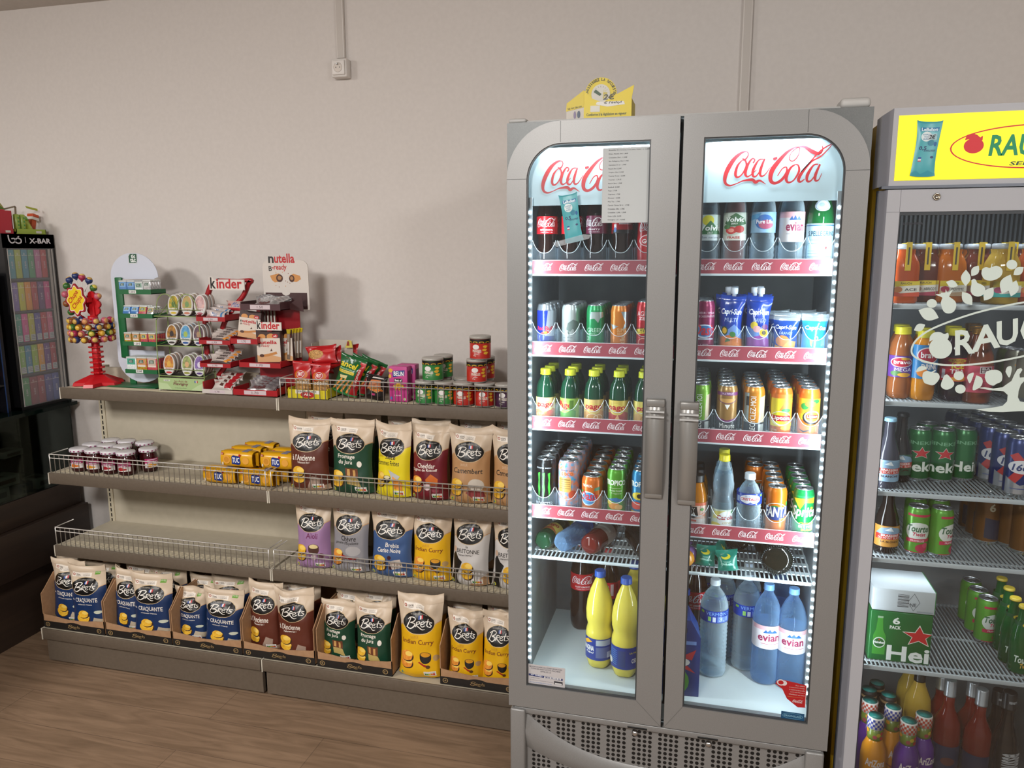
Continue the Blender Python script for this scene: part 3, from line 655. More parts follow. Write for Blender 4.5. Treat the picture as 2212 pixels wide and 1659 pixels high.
flavour('craquante', 'navy blue', '17305a:.4', [('la', .10, .435, .17, .46, Wt, .1), ('CRAQUANTE', .22, .40, .86, .475, Wt, 0), ('subtilement craquante', .28, .36, .72, .385, Wt, .1)],
    [crisps(.26, .14, 1.1, n=1), crisps(.30, .20, .9, n=1), poly([(.66, .10), (.95, .06), (.98, .14), (.72, .18)], 'b8a890'), blob(.84, .26, .10, .025, 'c8ccb8')], green=True, seeds=(11, 12, 13))
print('flavours', len(FL))
OC = [0]
def crisp(key, x0, x1, yt, Y, z, label, v=0, rz=0, lean=-.07, group=None, yb=None, ry=0, dx=0):
    a, b = at(x0, yt, Y), at(x1, yt, Y); wd = b.x-a.x; h = at((x0+x1)/2, yt, Y).z-z
    k = FL[key][1][v % len(FL[key][1])]
    s = (wd/BW, 1, h/BH)
    return put(k, ((a.x+b.x)/2+dx, Y, z+.001), label, group, rz, lean, ry, s)
Z2, Z3, Z0 = .82, .495, .158
G = 'crisp packets on the shelves'
crisp('ancienne', 621, 708, 908, 2.64, Z2, 'brown crisp packet standing right beside the yellow biscuit packs', 0, .12, group=G)
crisp('jura', 711, 806, 910, 2.645, Z2, 'dark green cheese crisp packet at mid height behind the wire guard', 0, group=G)
crisp('frites', 806, 888, 918, 2.64, Z2, 'bright yellow crisp packet for chip sauce flavour beside the dark red one', 0, -.12, group=G)
crisp('cheddar', 886, 970, 923, 2.64, Z2, 'dark red cheddar and onion crisp packet', 0, group=G)
crisp('camembert', 968, 1062, 926, 2.64, Z2, 'tan camembert crisp packet whose whole front is visible', 0, group=G)
crisp('camembert', 1060, 1150, 930, 2.64, Z2, 'tan camembert crisp packet cut off by the silver fridge', 1, group=G)
for i, (x0, x1, yt) in enumerate(((664, 742, 886), (745, 824, 893), (838, 905, 897), (920, 990, 897))):
    crisp('ancienne' if i < 1 else 'jura' if i < 2 else 'cheddar', x0, x1, yt, 2.80, Z2, ('back-row crisp packet peeking above the %s packet at mid height' % ('brown', 'green', 'bright yellow', 'dark red')[i]), i, 0, .02, 'rear crisp packets at mid height')
crisp('jura', 730, 812, 914, 2.725, Z2, 'second dark green packet peeking out to the right of the first one', 1, 0, .02, 'rear crisp packets at mid height')
crisp('camembert', 893, 974, 908, 2.725, Z2, 'tan-topped packet squeezed behind the dark red cheddar packet', 1, .1, .02, 'rear crisp packets at mid height')
crisp('camembert', 994, 1072, 900, 2.80, Z2, 'tan packet with crisp picture at its top, behind the camembert packet', 0, 0, .02, 'rear crisp packets at mid height')
crisp('camembert', 1074, 1150, 903, 2.80, Z2, 'tan packet at the rear, half behind the silver fridge', 1, 0, .02, 'rear crisp packets at mid height')
crisp('aioli', 634, 711, 1084, 2.635, Z3, 'lilac aioli crisp packet', 0, .08, group=G)
crisp('chevre', 711, 795, 1087, 2.635, Z3, 'grey goat cheese crisp packet between the lilac and blue ones', 0, group=G)
crisp('brebis', 796, 893, 1098, 2.635, Z3, 'slate blue sheep cheese and black cherry crisp packet', 0, -.05, group=G)
crisp('curry', 886, 975, 1105, 2.635, Z3, 'yellow curry crisp packet behind the wire guard on the lower shelf', 0, group=G)
crisp('bretonne', 972, 1060, 1104, 2.635, Z3, 'white crisp packet with a black-dressed figure, fully visible', 0, -.05, group=G)
crisp('bretonne', 1061, 1150, 1112, 2.635, Z3, 'white crisp packet cut off by the edge of the silver fridge', 1, group=G)
for i, (x0, x1, yt) in enumerate(((716, 792, 1082), (812, 890, 1088), (900, 970, 1092), (992, 1070, 1096))):
    crisp(('chevre', 'brebis', 'curry', 'bretonne')[i], x0, x1, yt, 2.79, Z3, 'back-row crisp packet behind the %s packet on the lower shelf' % ('grey', 'slate blue', 'yellow curry', 'white')[i], i, 0, .02, 'rear crisp packets on the lower shelf')
# display boxes on the base shelf
def tray(W, D, h0, h1, tornseed):
    rnd = random.Random(tornseed); t = .003
    m = MB().box(0, W, 0, D, 0, .004, 'cardboard')
    fl_ = [(0, 0), (W, 0), (W, .062)]+[(W*(1-i/14), .052+.006*math.cos(2*PI*i/14)+.002*rnd.random()) for i in range(1, 14)]+[(0, .062)]
    m.prism(fl_, 0, t, 'cardboard')
    for x in (0, W-t):
        n = len(m.v); pr_ = [(0, 0), (D, 0), (D, h1), (D*.35, h1*.98), (D*.22, h0*1.3+.004*rnd.random()), (.02, h0), (.0, h0*.9)]
        m.v += [(x, y, z) for y, z in pr_]+[(x+t, y, z) for y, z in pr_]; q = len(pr_)
        m.face(list(range(n, n+q)), 'cardboard'); m.face(list(range(n+q, n+2*q)), 'cardboard')
        for i in range(q): j = (i+1) % q; m.face([n+i, n+j, n+q+j, n+q+i], 'cardboard')
    m.prism([(0, 0), (W, 0), (W, h1), (0, h1)], D-t, D, 'cardboard')
    A = Art().r(0, 0, 1, 1, '1c1815:.5').logo('brets', .40, .28, .60, .86, 'a08458')
    for cx in (.07, .91): A.e(cx, .5, .035, .33, 'a08458', 16); A.e(cx, .5, .026, .25, '1c1815:.5', 14)
    A.t('E°', .895, .38, .925, .62, 'a08458'); A.star(.07, .5, .018, .17, 'a08458', 4)
    b = MB(); b.art(A, W, .030, lambda x, y, o: (W/2+x, -o, .001+y))
    hump = MB().prism([(W*.38, .031)]+[(W*(.38+.24*i/10), .031+.006*math.sin(PI*i/10)) for i in range(1, 10)]+[(W*.62, .031)], -.0006, .0, '1c1815:.5')
    return ('display_tray', 'cardboard box', [('tray_walls', m.mesh('tray_walls')), ('printed_band', b.mesh('printed_band')), ('band_crest', hump.mesh('band_crest'))])
TR = [(97, 227, 'leftmost'), (231, 372, 0), (375, 524, 0), (527, 681, 0), (686, 848, 0), (951, 1115, 0)]
TL = ['cardboard crisp box at the far left end of the base shelf', 'cardboard crisp box of navy packets, second from the left on the base shelf', 'cardboard crisp box of navy packets standing next to the brown packets',
      'cardboard crisp box holding the brown packets', 'cardboard crisp box holding the dark green packets on the base shelf', 'cardboard crisp box of yellow packets beside the silver fridge']
YT = 2.475; TX = []
for i, (x0, x1, _) in enumerate(TR):
    yy = 1365+ (x0-97)*.128
    a = atz(x0, yy, Z0).x; a = at(x0, yy, YT).x; b = at(x1, yy, YT).x; TX.append((a, b))
    put(tray(b-a-.002, .34, .17, .215, i), (a, YT, Z0+.002), TL[i], 'cardboard display boxes on the base shelf')
G0 = 'crisp packets in the base shelf boxes'
Q = [('craquante', 106, 178, 1212, 0, 0, .05, 'navy crisp packet, left one of the pair in the leftmost box', 2.55), ('craquante', 150, 232, 1226, 1, 0, -.16, 'navy crisp packet, right one of the pair in the leftmost box', 2.524),
     ('craquante', 240, 303, 1233, 2, 0, .10, 'navy crisp packet, left one of the pair in the second box from the left', 2.55), ('craquante', 282, 374, 1243, 1, 0, -.10, 'navy crisp packet, right one of the pair in the second box from the left', 2.524),
     ('craquante', 378, 446, 1271, 0, 1, .0, 'navy crisp packet, left one of the pair beside the brown packets', 2.55), ('craquante', 436, 524, 1276, 1, 1, -.0, 'navy crisp packet, right one of the pair beside the brown packets', 2.524),
     ('ancienne', 531, 606, 1262, 0, 2, .02, 'brown crisp packet on the left of its box on the base shelf', 2.55), ('ancienne', 595, 682, 1277, 1, 2, -.10, 'brown crisp packet on the right of its box on the base shelf', 2.524),
     ('jura', 692, 768, 1300, 0, 3, .03, 'dark green crisp packet on the left of its base shelf box', 2.55), ('jura', 764, 846, 1303, 1, 3, -.02, 'dark green crisp packet on the right of its base shelf box', 2.524),
     ('curry', 966, 1046, 1322, 0, 4, .0, 'yellow curry packet inside the box beside the silver fridge', 2.53), ('curry', 1040, 1118, 1326, 1, 4, 0, 'yellow curry packet in the box, half hidden by the silver fridge', 2.53)]
for (k, x0, x1, yt, v, _, ry, lb, Y) in Q: crisp(k, x0, x1, yt, Y, Z0+.008, lb, v, 0, -.05, G0, ry=ry*.5)
crisp('curry', 858, 955, 1290, 2.51, Z0+.003, 'loose yellow curry crisp packet standing between two boxes on the base shelf', 0, .06, -.06, G0)
RB = [('craquante', 120, 205, 1207, 'upper left of the first box'), ('craquante', 196, 262, 1216, 'upper right of the first box'), ('craquante', 266, 352, 1216, 'upper left of the second box'), ('craquante', 330, 408, 1225, 'upper right of the second box'),
      ('craquante', 404, 468, 1243, 'upper left of the third box'), ('craquante', 462, 545, 1246, 'upper right of the third box'), ('ancienne', 548, 618, 1252, 'upper left of the brown packet box'), ('ancienne', 615, 698, 1255, 'upper right of the brown packet box'),
      ('jura', 722, 790, 1275, 'upper left of the green packet box'), ('jura', 786, 862, 1274, 'upper right of the green packet box'), ('curry', 884, 962, 1280, 'behind the loose yellow packet'), ('curry', 972, 1046, 1302, 'upper left of the yellow packet box'), ('curry', 1046, 1120, 1302, 'upper right of the yellow packet box')]
for i, (k, x0, x1, yt, wh) in enumerate(RB): crisp(k, x0, x1, yt, 2.655, Z0+.008, 'rear crisp packet showing its cream top, '+wh, i, 0, -.02, 'rear crisp packets in the boxes', ry=.05*(-1)**i)
# ------------------------------------------------------------------ jam jars
def cyl(R, f=1.12): return lambda x, y, o: ((R+o)*math.sin(x/R), -(R+o)*math.cos(x/R), y)
def jar(fruit):
    g = MB().lathe([(.030, 0), (.034, .004), (.036, .014), (.036, .064), (.033, .074), (.030, .080), (.030, .086)], '3a0c10:.12', 24)
    A = Art().r(0, 0, 1, 1, 'd8d0cc').r(0, .52, 1, 1, 'b02868').r(.16, .84, .84, .92, 'e8d8e0').t('Confiture', .15, .56, .85, .76, 'f0e0e8', .02, .3)
    A.e(.36, .26, .20, .20, fruit, 12).e(.60, .2, .16, .15, fruit, 12).p([(.2, .05), (.9, .02), (.95, .2), (.5, .12)], 'e8e4e0')
    g2 = MB(); g2.art(A, .064, .040, lambda x, y, o: cyl(.0362)(x, y+.018, o), .006)
    l = MB().lathe([(.0375, 0), (.0385, .002), (.0385, .011), (.036, .014), (.012, .0135)], 'd8d4d6:.3', 26)
    l2 = MB()
    for i in range(14): a = i*2*PI/14; l2.box(-.0035, .0035, -.0390, -.0386, .003, .008, '8a2860'); n = len(l2.v)-8; l2.xf(Matrix.Rotation(a, 4, 'Z'), n)
    l.xf(Matrix.Translation((0, 0, .086))); l2.xf(Matrix.Translation((0, 0, .086)))
    return ('jam_jar', 'jar', [('glass_body', g.mesh('glass_body')), ('label_band', g2.mesh('label_band')), ('lid', l.mesh('lid'), [('lid_print', l2.mesh('lid_print'))])])
JR = [jar('d8701c'), jar('d89020'), jar('a01c28'), jar('b03030')]
JP = [(165, 1014, 0, 'leftmost jam jar of the front row with an orange fruit label'), (207, 1016, 1, 'second jam jar from the left in the front row, amber fruit label'), (245, 1019, 2, 'third jam jar from the left in the front row, dark berry label'), (286, 1022, 3, 'fourth jam jar from the left in the front row'),
      (300, 1008, 2, 'rightmost jam jar standing just behind the front row')]
JK = 'jam jars on the left shelf'
zj = .822
for i, x in enumerate((-2.618, -2.538, -2.458, -2.378)): put(JR[i], (x+.0, 2.645, zj), JP[i][3], JK, .25)
for i, (x, lb) in enumerate(((-2.628, 'second-row jam jar behind the gap between the first two front jars'), (-2.547, 'second-row jam jar behind the second front jar'), (-2.466, 'second-row jam jar behind the third front jar'), (-2.345, 'jam jar at the right end, dark body fully visible'))): put(JR[(i+2) % 4], (x+.02*(i > 2), 2.727-.01*(i == 3), zj), lb, JK, .2+.3*i)
for i, (x, lb) in enumerate(((-2.600, 'rearmost jam jar on the left'), (-2.515, 'rearmost jam jar in the middle'), (-2.42, 'rearmost jam jar on the right'))): put(JR[(i+1) % 4], (x, 2.81, zj), lb, JK, .5+.3*i)
# ------------------------------------------------------------------ yellow biscuit packs
def tuc():
    W, D, H = .135, .062, .067
    m = MB(); nx, n = 10, 16; V = []
    for i in range(nx+1):
        t = i/nx; s = 1-.10*(abs(2*t-1)**6)
        for j in range(n):
            a = 2*PI*j/n; c, q = math.cos(a), math.sin(a); e = 4
            r = (abs(c)**e+abs(q)**e)**(-1/e); V.append((W*(t-.5), D/2*s*r*c*(1+.03*noise.noise(Vector((t*9, a*2, 1)))), H/2+H/2*s*r*q*(1+.03*noise.noise(Vector((t*9, a*2, 4))))))
    m.v = V
    for i in range(nx):
        for j in range(n): m.face([i*n+j, i*n+(j+1) % n, (i+1)*n+(j+1) % n, (i+1)*n+j], 'd8a014:.28', True)
    A = Art().r(.0, .78, .08, .95, 'b02820').t('LU', .012, .81, .068, .92, 'e8d8c8', .02)
    A.e(.18, .48, .13, .28, 'e0a040:.4', 16).e(.18, .48, .09, .20, 'c8882c:.4', 10).e(.83, .46, .11, .24, 'e0a040:.4', 16)
    A.p([(.36, .22), (.60, .16), (.66, .28), (.64, .74), (.42, .80), (.36, .70)], '1c3480:.3').t('TUC', .385, .30, .625, .66, 'f0f0f0', .04, .1).p([(.60, .74), (.66, .70), (.68, .86), (.62, .9)], 'b82020')
    A.r(.02, .12, .07, .3, 'd8d0c0')
    f = MB(); f.art(A, .125, .062, lambda x, y, o: (x, -D/2-.0012-o+.002*abs(x/.062)**4, .003+y), .012)
    top = MB().box(.022, .045, -D*.36, D*.36, H-.0005, H+.0006, '8a88a0')
    e = MB()
    for s in (-1, 1): e.prism([(s*W/2, .008), (s*(W/2+.012), .004), (s*(W/2+.012), H*.9), (s*W/2, H*.85)], -.003, .003, 'c8900f:.3')
    return ('biscuit_pack', 'biscuits', [('wrapper', m.mesh('wrapper')), ('front_print', f.mesh('front_print')), ('top_print', top.mesh('top_print')), ('end_fins', e.mesh('end_fins'))])
TU = tuc(); tg = 'yellow cracker packs on the left shelf'
for x0, x1, yt, Y, z, lb in ((445, 516, 1000, 2.64, .822, 'yellow cracker pack at front left of the lower layer'), (524, 596, 1004, 2.64, .822, 'yellow cracker pack at front right of the lower layer, near the brown packet'),
        (482, 552, 953, 2.655, .891, 'yellow cracker pack at front left of the upper layer'), (567, 636, 948, 2.665, .891, 'yellow cracker pack at front right of the upper layer')):
    a, b = at(x0, yt, Y), at(x1, yt, Y); s = (b.x-a.x)/.140; put(TU, ((a.x+b.x)/2, Y, z), lb, tg, sc=(s, 1, 1))
for x, Y, z, lb in ((-1.865, 2.71, .822, 'yellow cracker pack behind the front left one, lower layer'), (-1.70, 2.71, .822, 'yellow cracker pack behind the front right one, lower layer'), (-1.835, 2.727, .891, 'yellow cracker pack behind the front left one, upper layer'),
        (-1.65, 2.738, .891, 'yellow cracker pack behind the front right one, upper layer'), (-1.82, 2.80, .891, 'yellow cracker pack at the very back of the upper layer')):
    put(TU, (x, Y, z), lb, tg, .03)
put(TU, (-1.82, 2.80, .822), 'yellow cracker pack at the very back of the lower layer', tg)
# ------------------------------------------------------------------ snacks on the top right shelf
ZT = 1.1765; YS = 2.725
def sp(x0, x1, yt, Y=YS, z=ZT): a, b = at(x0, yt, Y), at(x1, yt, Y); return (a.x+b.x)/2, b.x-a.x, at((x0+x1)/2, yt, Y).z-z
def tube_kind(body, top='15120f'):
    R, H = .038, .084
    m = MB().lathe([(R-.002, 0, 'c8c8c8:.3:.8'), (R, .002), (R, .004, body), (R, .078)], body, 26)
    A = Art().p([(0, .80), (1, .80), (1, 1), (0, 1)], top)
    for i in range(10): A.e(.05+i*.1, .84, .04, .05, 'c8a020', 12); A.e(.05+i*.1, .82, .028, .03, top, 10)
    A.e(.46, .60, .052, .13, 'e8e4e0', 18)
    A.t('PRINGLES', .405, .32, .545, .46, 'e8dccc', .03).r(.43, .22, .50, .245, 'e0d8d0').t('40g', .415, .10, .465, .18, 'e8e0d8')
    for cx, cy in ((.61, .62), (.60, .45), (.62, .28)): A.e(cx, cy, .042, .07, 'chip_gold', 14, .4, 5)
    m.art(A, 2*PI*R, .072, lambda x, y, o: cyl(R)(x-.0, y+.005, o), .008)
    l = MB().lathe([(R+.001, .078), (R+.0015, .086), (R-.001, .088), (.01, .0865)], 'lid_tint', 26)
    return ('crisp_tube', 'crisps', [('canister', m.mesh('canister')), ('lid', l.mesh('lid'))])
plainmat('lid_tint', 'b0aca4', .3)
PG, PR, PP = tube_kind('2c7a38:.35'), tube_kind('b8281c:.35'), tube_kind('3c1838:.35')
tgp = 'short crisp tubes on the top shelf'
rz_ = .38
for k, x0, x1, z, Y, lb, j in ((PG, 898, 939, 0, 2.735, 'green crisp tube at the left of the lower layer', .1), (PG, 939, 981, 0, 2.735, 'green crisp tube in the lower layer beside the red ones', .3), (PR, 980, 1024, 0, 2.735, 'red crisp tube in the lower layer, next to the green one', .2), (PR, 1025, 1068, 0, 2.735, 'red crisp tube in the lower layer, next to the purple one', .3),
        (PP, 1070, 1112, 0, 2.735, 'dark purple crisp tube half hidden by the fridge', .2), (PG, 914, 958, 1, 2.75, 'green crisp tube stacked on top, in front', .1), (PR, 1009, 1052, 1, 2.75, 'red crisp tube in the middle of its tower of three', .35)):
    x, w_, h = sp(x0, x1, 840, Y); put(k, (x, Y, ZT+z*.0885), lb, tgp, j, sc=(w_/.078, w_/.078, 1))
x, w_, h = sp(1015, 1060, 740, 2.75); put(PR, (x, 2.75, ZT+2*.0885), 'red crisp tube at the very top of the tower of three', tgp, .1, sc=(w_/.078, w_/.078, 1))
for k, px, z, lb in ((PG, 955, 0, 'green crisp tube in the rear row, left, lower layer'), (PG, 958, 1, 'green crisp tube stacked on top, behind the other'), (PR, 1000, 0, 'red crisp tube in the rear row, lower layer, left one'), (PR, 1045, 0, 'red crisp tube in the rear row, lower layer, right one'), (PR, 1048, 1, 'red crisp tube behind the tower, upper layer')):
    x = at(px, 800, 2.83).x; put(k, (x, 2.83, ZT+z*.0885), lb, tgp, .5)
# pink cracker boxes
def belin():
    W, D, H = .070, .045, .132
    m = MB().box(-W/2, W/2, -D/2, D/2, 0, H, 'b83a80:.4', .002)
    A = Art().e(.1, .88, .12, .06, 'd8a040', 12).e(.06, .72, .08, .06, 'd8a040', 12).p([(.22, .70), (.86, .75), (.88, .90), (.20, .87)], '1c3a80').t('BELiN', .27, .735, .82, .865, 'f0ece8', .04).p([(.28, .56), (.74, .56), (.74, .66), (.28, .66)], '1c1a1c').t('Best of', .32, .575, .70, .645, 'f0ece8', .02)
    A.p([(.22, .46), (.50, .53), (.80, .48), (.84, .38), (.60, .42), (.55, .30), (.45, .42), (.35, .30)], 'chip_gold').t('CROQUANTS', .26, .16, .68, .195, 'f0d8e0', .02).r(.06, .06, .16, .14, '4a70b0').e(.84, .08, .07, .04, 'c8d8a0', 12)
    f = MB(); f.art(A, W, H, lambda x, y, o: (x, -D/2-o, y))
    s = MB().box(W/2-.0001, W/2+.0005, -D*.3, D*.3, .06, .115, '6a2048').box(W/2-.0001, W/2+.0005, -D*.3, D*.3, .03, .06, 'c86098')
    return ('cracker_box', 'crackers', [('carton', m.mesh('carton')), ('front_print', f.mesh('front_print')), ('side_print', s.mesh('side_print'))])
BL = belin(); x, w_, h = sp(839, 878, 792, 2.72)
put(BL, (x, 2.745, ZT), 'pink cracker box in front', 'pink cracker boxes', sc=(w_/.070, 1, h/.132)); put(BL, (x+.012, 2.80, ZT), 'pink cracker box right behind the other pink box', 'pink cracker boxes', sc=(w_/.070, 1, h/.132))
# peanut packets in a yellow tray
def small_bag(nm, cat, W, H, D, art, back, seed, nx=8, ny=10, **k): return bag(nm, cat, W, H, D, art, back, seed, nx, ny, **k)
A = Art().r(0, 0, 1, .30, '7a4a22').e(.5, .62, .40, .14, 'c86a1c', 18).p([(.0, .45), (1, .5), (1, .22), (0, .18)], 'food_brown').t('Cocktelei', .08, .36, .95, .48, 'f0e8d8', .03)
A.e(.50, .64, .26, .125, 'b01c20', 18).e(.50, .64, .23, .105, 'e8d8d0', 18).e(.50, .64, .21, .09, 'b01c20', 18).t('FRIT', .36, .59, .64, .69, 'f0e8e0', .04, .15)
FP = small_bag('peanut_packet', 'peanuts', .072, .108, .034, A, 'b0181c:.3', 21)
fg = 'red peanut packets'
for i, (x0, x1, yt, Y, lb, rx) in enumerate(((632, 671, 785, 2.735, 'red peanut packet upright at the left in the yellow tray', -.06), (671, 711, 790, 2.735, 'red peanut packet upright at the right in the yellow tray', -.06))):
    x, w_, h = sp(x0, x1, yt, Y); put(FP, (x, Y, ZT+.006), lb, fg, .05*i, rx, 0, (w_/.072, 1, h/.108))
A2 = Art().e(.3, .55, .3, .25, 'food_brown', 14).e(.75, .7, .2, .1, 'c84040', 10)
FP2 = small_bag('peanut_packet', 'peanuts', .13, .075, .03, A2, 'b0181c:.3', 22, stand=False)
for i, (px, py, ry, lb) in enumerate(((700, 770, -.12, 'red peanut packet lying across the top of the pile, leftmost'), (718, 780, -.4, 'red peanut packet wedged beside the green breadstick bag'), (683, 785, .25, 'red peanut packet low in the pile behind the upright ones'), (735, 772, -.1, 'red peanut packet at the top right of the pile'))):
    p = at(px, py, 2.79+.012*i); put(FP2, (p.x, 2.775+.03*i, p.z-.03), lb, fg, .1, -.25, ry)
x, w_, h = sp(624, 709, 838, 2.71)
A = Art().r(.20, .56, .82, 1, 'e0dcd0').e(.50, .44, .18, .38, 'b02020', 16).t('ALL', .41, .36, .59, .62, 'f0e8e0', .05)
for i in range(14): A.r(.24+i*.035, .72, .24+i*.035+.012+.01*(i % 3), .94, '8a8a84')
m = MB().box(-w_/2, w_/2, 0, .004, 0, .035, 'd0c020:.5').box(-w_/2, w_/2, .16, .164, 0, .035, 'd0c020:.5').box(-w_/2, -w_/2+.003, .004, .16, 0, .04, 'd0c020:.5').box(w_/2-.003, w_/2, .004, .16, 0, .04, 'd0c020:.5').box(-w_/2, w_/2, .004, .16, 0, .002, 'b0a018:.5')
f = MB(); f.art(A, w_, .034, lambda x_, y, o: (x_, -o, y))
put(('snack_tray', 'cardboard box', [('tray_walls', m.mesh('tray_walls')), ('front_print', f.mesh('front_print'))]), (x, 2.70, ZT), 'yellow cardboard tray holding the red peanut packets')
p0 = at(689, 733, 2.86); p1 = at(762, 757, 2.86)
m = MB().box(p0.x, p1.x, 0, .003, ZT-ZT+.001, p0.z-ZT, 'bdb4a6:.7').box(p0.x-.003, p0.x, -.06, .003, .001, p0.z-ZT-.01, 'a89e90:.7').prism([(p1.x-.025, p0.z-ZT-.03), (p1.x+.01, p0.z-ZT-.028), (p1.x+.004, p0.z-ZT), (p1.x-.01, p0.z-ZT+.002)], -.02, -.017, 'c8b850:.5').prism([(p1.x-.016, p0.z-ZT-.02), (p1.x-.004, p0.z-ZT-.02), (p1.x-.006, p0.z-ZT-.002), (p1.x-.012, p0.z-ZT-.002)], -.022, -.0205, '8a2a1c')
put(('backing_carton', 'cardboard box', [('panels', m.mesh('panels'))]), (0, 2.86, ZT), 'opened pale cardboard carton with a yellow flap behind the peanuts and breadsticks')
# breadstick bags
A = Art().r(0, 0, 1, 1, '175a2c:.25').p([(.78, 0), (1, 0), (1, 1), (.86, 1)], 'a81820:.3').t('RITZ', .16, .91, .36, .965, 'c84848', .03).t('ancel', .06, .70, .72, .84, 'e0c81c', .05).t('Breadsticks', .10, .645, .60, .685, '9ac8a0', .02).r(.02, .56, .74, .63, 'd8c020').t("à l'EMMENTAL", .06, .575, .70, .615, '2a3a1c', .03).p([(.20, .49), (.52, .52), (.50, .43), (.24, .42)], 'd8c890')
A.p([(.76, .86), (1, .82), (1, .95), (.76, .97)], 'b82028').t('LAJT', .80, .88, .97, .94, 'e8d8d0')
for i in range(4): A.p([(.02+.20*i, .08), (.09+.20*i, .06), (.36+.16*i, .40), (.30+.16*i, .43)], 'chip_orange')
A.r(0, .02, 1, .08, '2a8a4a')
A.t('EUROPAIN', .86, .30, .93, .74, 'e8d8d0', .02, 0, 90)
AN = bag('breadstick_packet', 'breadsticks', .115, .16, .045, A, '175a2c:.25', 31, nx=10, ny=14)
ag = 'green breadstick packets'
for i, (px, ry, Y, lb) in enumerate(((744, .30, 2.745, 'green breadstick packet in front, leaning right'), (766, .36, 2.79, 'green breadstick packet with a red stripe behind the front one'), (784, .42, 2.835, 'green breadstick packet farthest back and to the right'))):
    p = at(px, 855, Y); put(AN, (p.x, Y, ZT+.015+.002*i), lb, ag, -.05, -.06, ry, (1.0, 1, 1-.07*i))
A = Art().r(0, 0, 1, 1, '1c1615:.25').p([(.1, .4), (.85, .48), (.8, .84), (.3, .8)], 'c8784a').p([(.15, .42), (.7, .3), (.9, .5), (.4, .52)], 'food_brown').p([(.3, .86), (.9, .9), (.88, .95), (.32, .92)], 'd8d0c8').p([(.30, .36), (.92, .40), (.92, .45), (.30, .42)], 'd8701c').p([(.42, .18), (.60, .18), (.60, .26), (.42, .26)], 'c03070')
CB = small_bag('snack_packet', 'snacks', .098, .095, .042, A, '1c1615:.25', 33)
x, w_, h = sp(776, 838, 812, 2.735); put(CB, (x, 2.735, ZT+.004), 'black snack packet with an orange picture slumped beside the pink box', None, -.1, -.1, .12)
x, w_, h = sp(779, 815, 830, 2.79); put(CB, (x-.01, 2.80, ZT+.004), 'second black snack packet behind the first, next to the breadsticks', None, .1, -.1, -.1, .9)
p = at(994, 805, 2.885); d_ = MB().lathe([(.045, 0), (.045, .002)], '4a4230:.5', 26); d_.xf(Matrix.Rotation(PI/2, 4, 'X'))
put(('round_card', 'card disc', [('disc', d_.mesh('disc'))]), (p.x, 2.895, 1.20), 'round dark olive card disc standing at the back behind the red crisp tubes')
# ------------------------------------------------------------------ dark counter with glass case, left
ct = [('lower_board', MB().box(-3.6, -2.93, .3, 2.985, .325, .54, 'counter_wood', .004).mesh('lower_board')), ('upper_board', MB().box(-3.6, -2.96, .3, 2.975, .541, .665, 'counter_wood', .003).mesh('upper_board')),
      ('recessed_base', MB().box(-3.6, -2.985, .3, 2.98, 0, .324, 'counter_wood').mesh('recessed_base')), ('case_floor', MB().box(-3.58, -2.965, .32, 2.97, .6655, .668, '15171a:.3').mesh('case_floor')),
      ('case_back', MB().box(-3.6, -3.57, .3, 2.97, .668, 1.03, '191614').mesh('case_back')), ('glass_front', MB().box(-2.966, -2.962, .3, 2.965, .668, 1.03, 'dark_glass').mesh('glass_front')),
      ('glass_end', MB().box(-3.57, -2.966, 2.966, 2.972, .668, 1.03, '2a2c28:.2').mesh('glass_end')), ('glass_shelf', MB().box(-3.57, -3.05, .35, 2.93, .83, .836, 'dark_glass').mesh('glass_shelf')),
      ('glass_top', MB().box(-3.62, -2.945, .28, 2.995, 1.031, 1.048, 'case_top').mesh('glass_top'))]
put(('display_counter', 'counter', ct), (0, 0, 0), 'dark brown wooden counter with a glass display case on top, at the left edge')
def smallbox(w, d, h, k, k2):
    m = MB().box(-w/2, w/2, -d/2, d/2, 0, h, k, .002); f = MB().box(-w*.35, w*.35, -d/2-.0006, -d/2, h*.3, h*.7, k2).box(-w*.4, w*.1, -d*.3, d*.3, h, h+.0006, k2)
    return ('carton', 'box', [('carton_body', m.mesh('carton_body')), ('print', f.mesh('print'))])
for i, (y, z, w_, h, k, lb) in enumerate(((2.56, .669, .12, .06, 'b8b4ac:.6', 'white carton nearest the camera in the glass case'), (2.60, .7295, .16, .045, 'b0aca2:.6', 'white carton stacked on the nearest one in the glass case'), (2.70, .669, .08, .05, '1c2c4c', 'navy carton in the glass case between two white ones'),
        (2.80, .669, .08, .05, 'a8a49a:.6', 'small grey-white carton in the glass case, standing apart near its far end'), (2.58, .837, .10, .03, 'b4a89a:.6', 'flat white carton on the glass shelf, nearer the camera'), (2.71, .837, .11, .028, 'b0a498:.6', 'flat white carton on the glass shelf, farther along'))):
    put(smallbox(w_*.9, .09, h, k, '6a4a42' if i % 2 else '4a4a50'), (-3.03-.06*(i > 3), y, z), lb, 'cartons in the glass case', PI/2)
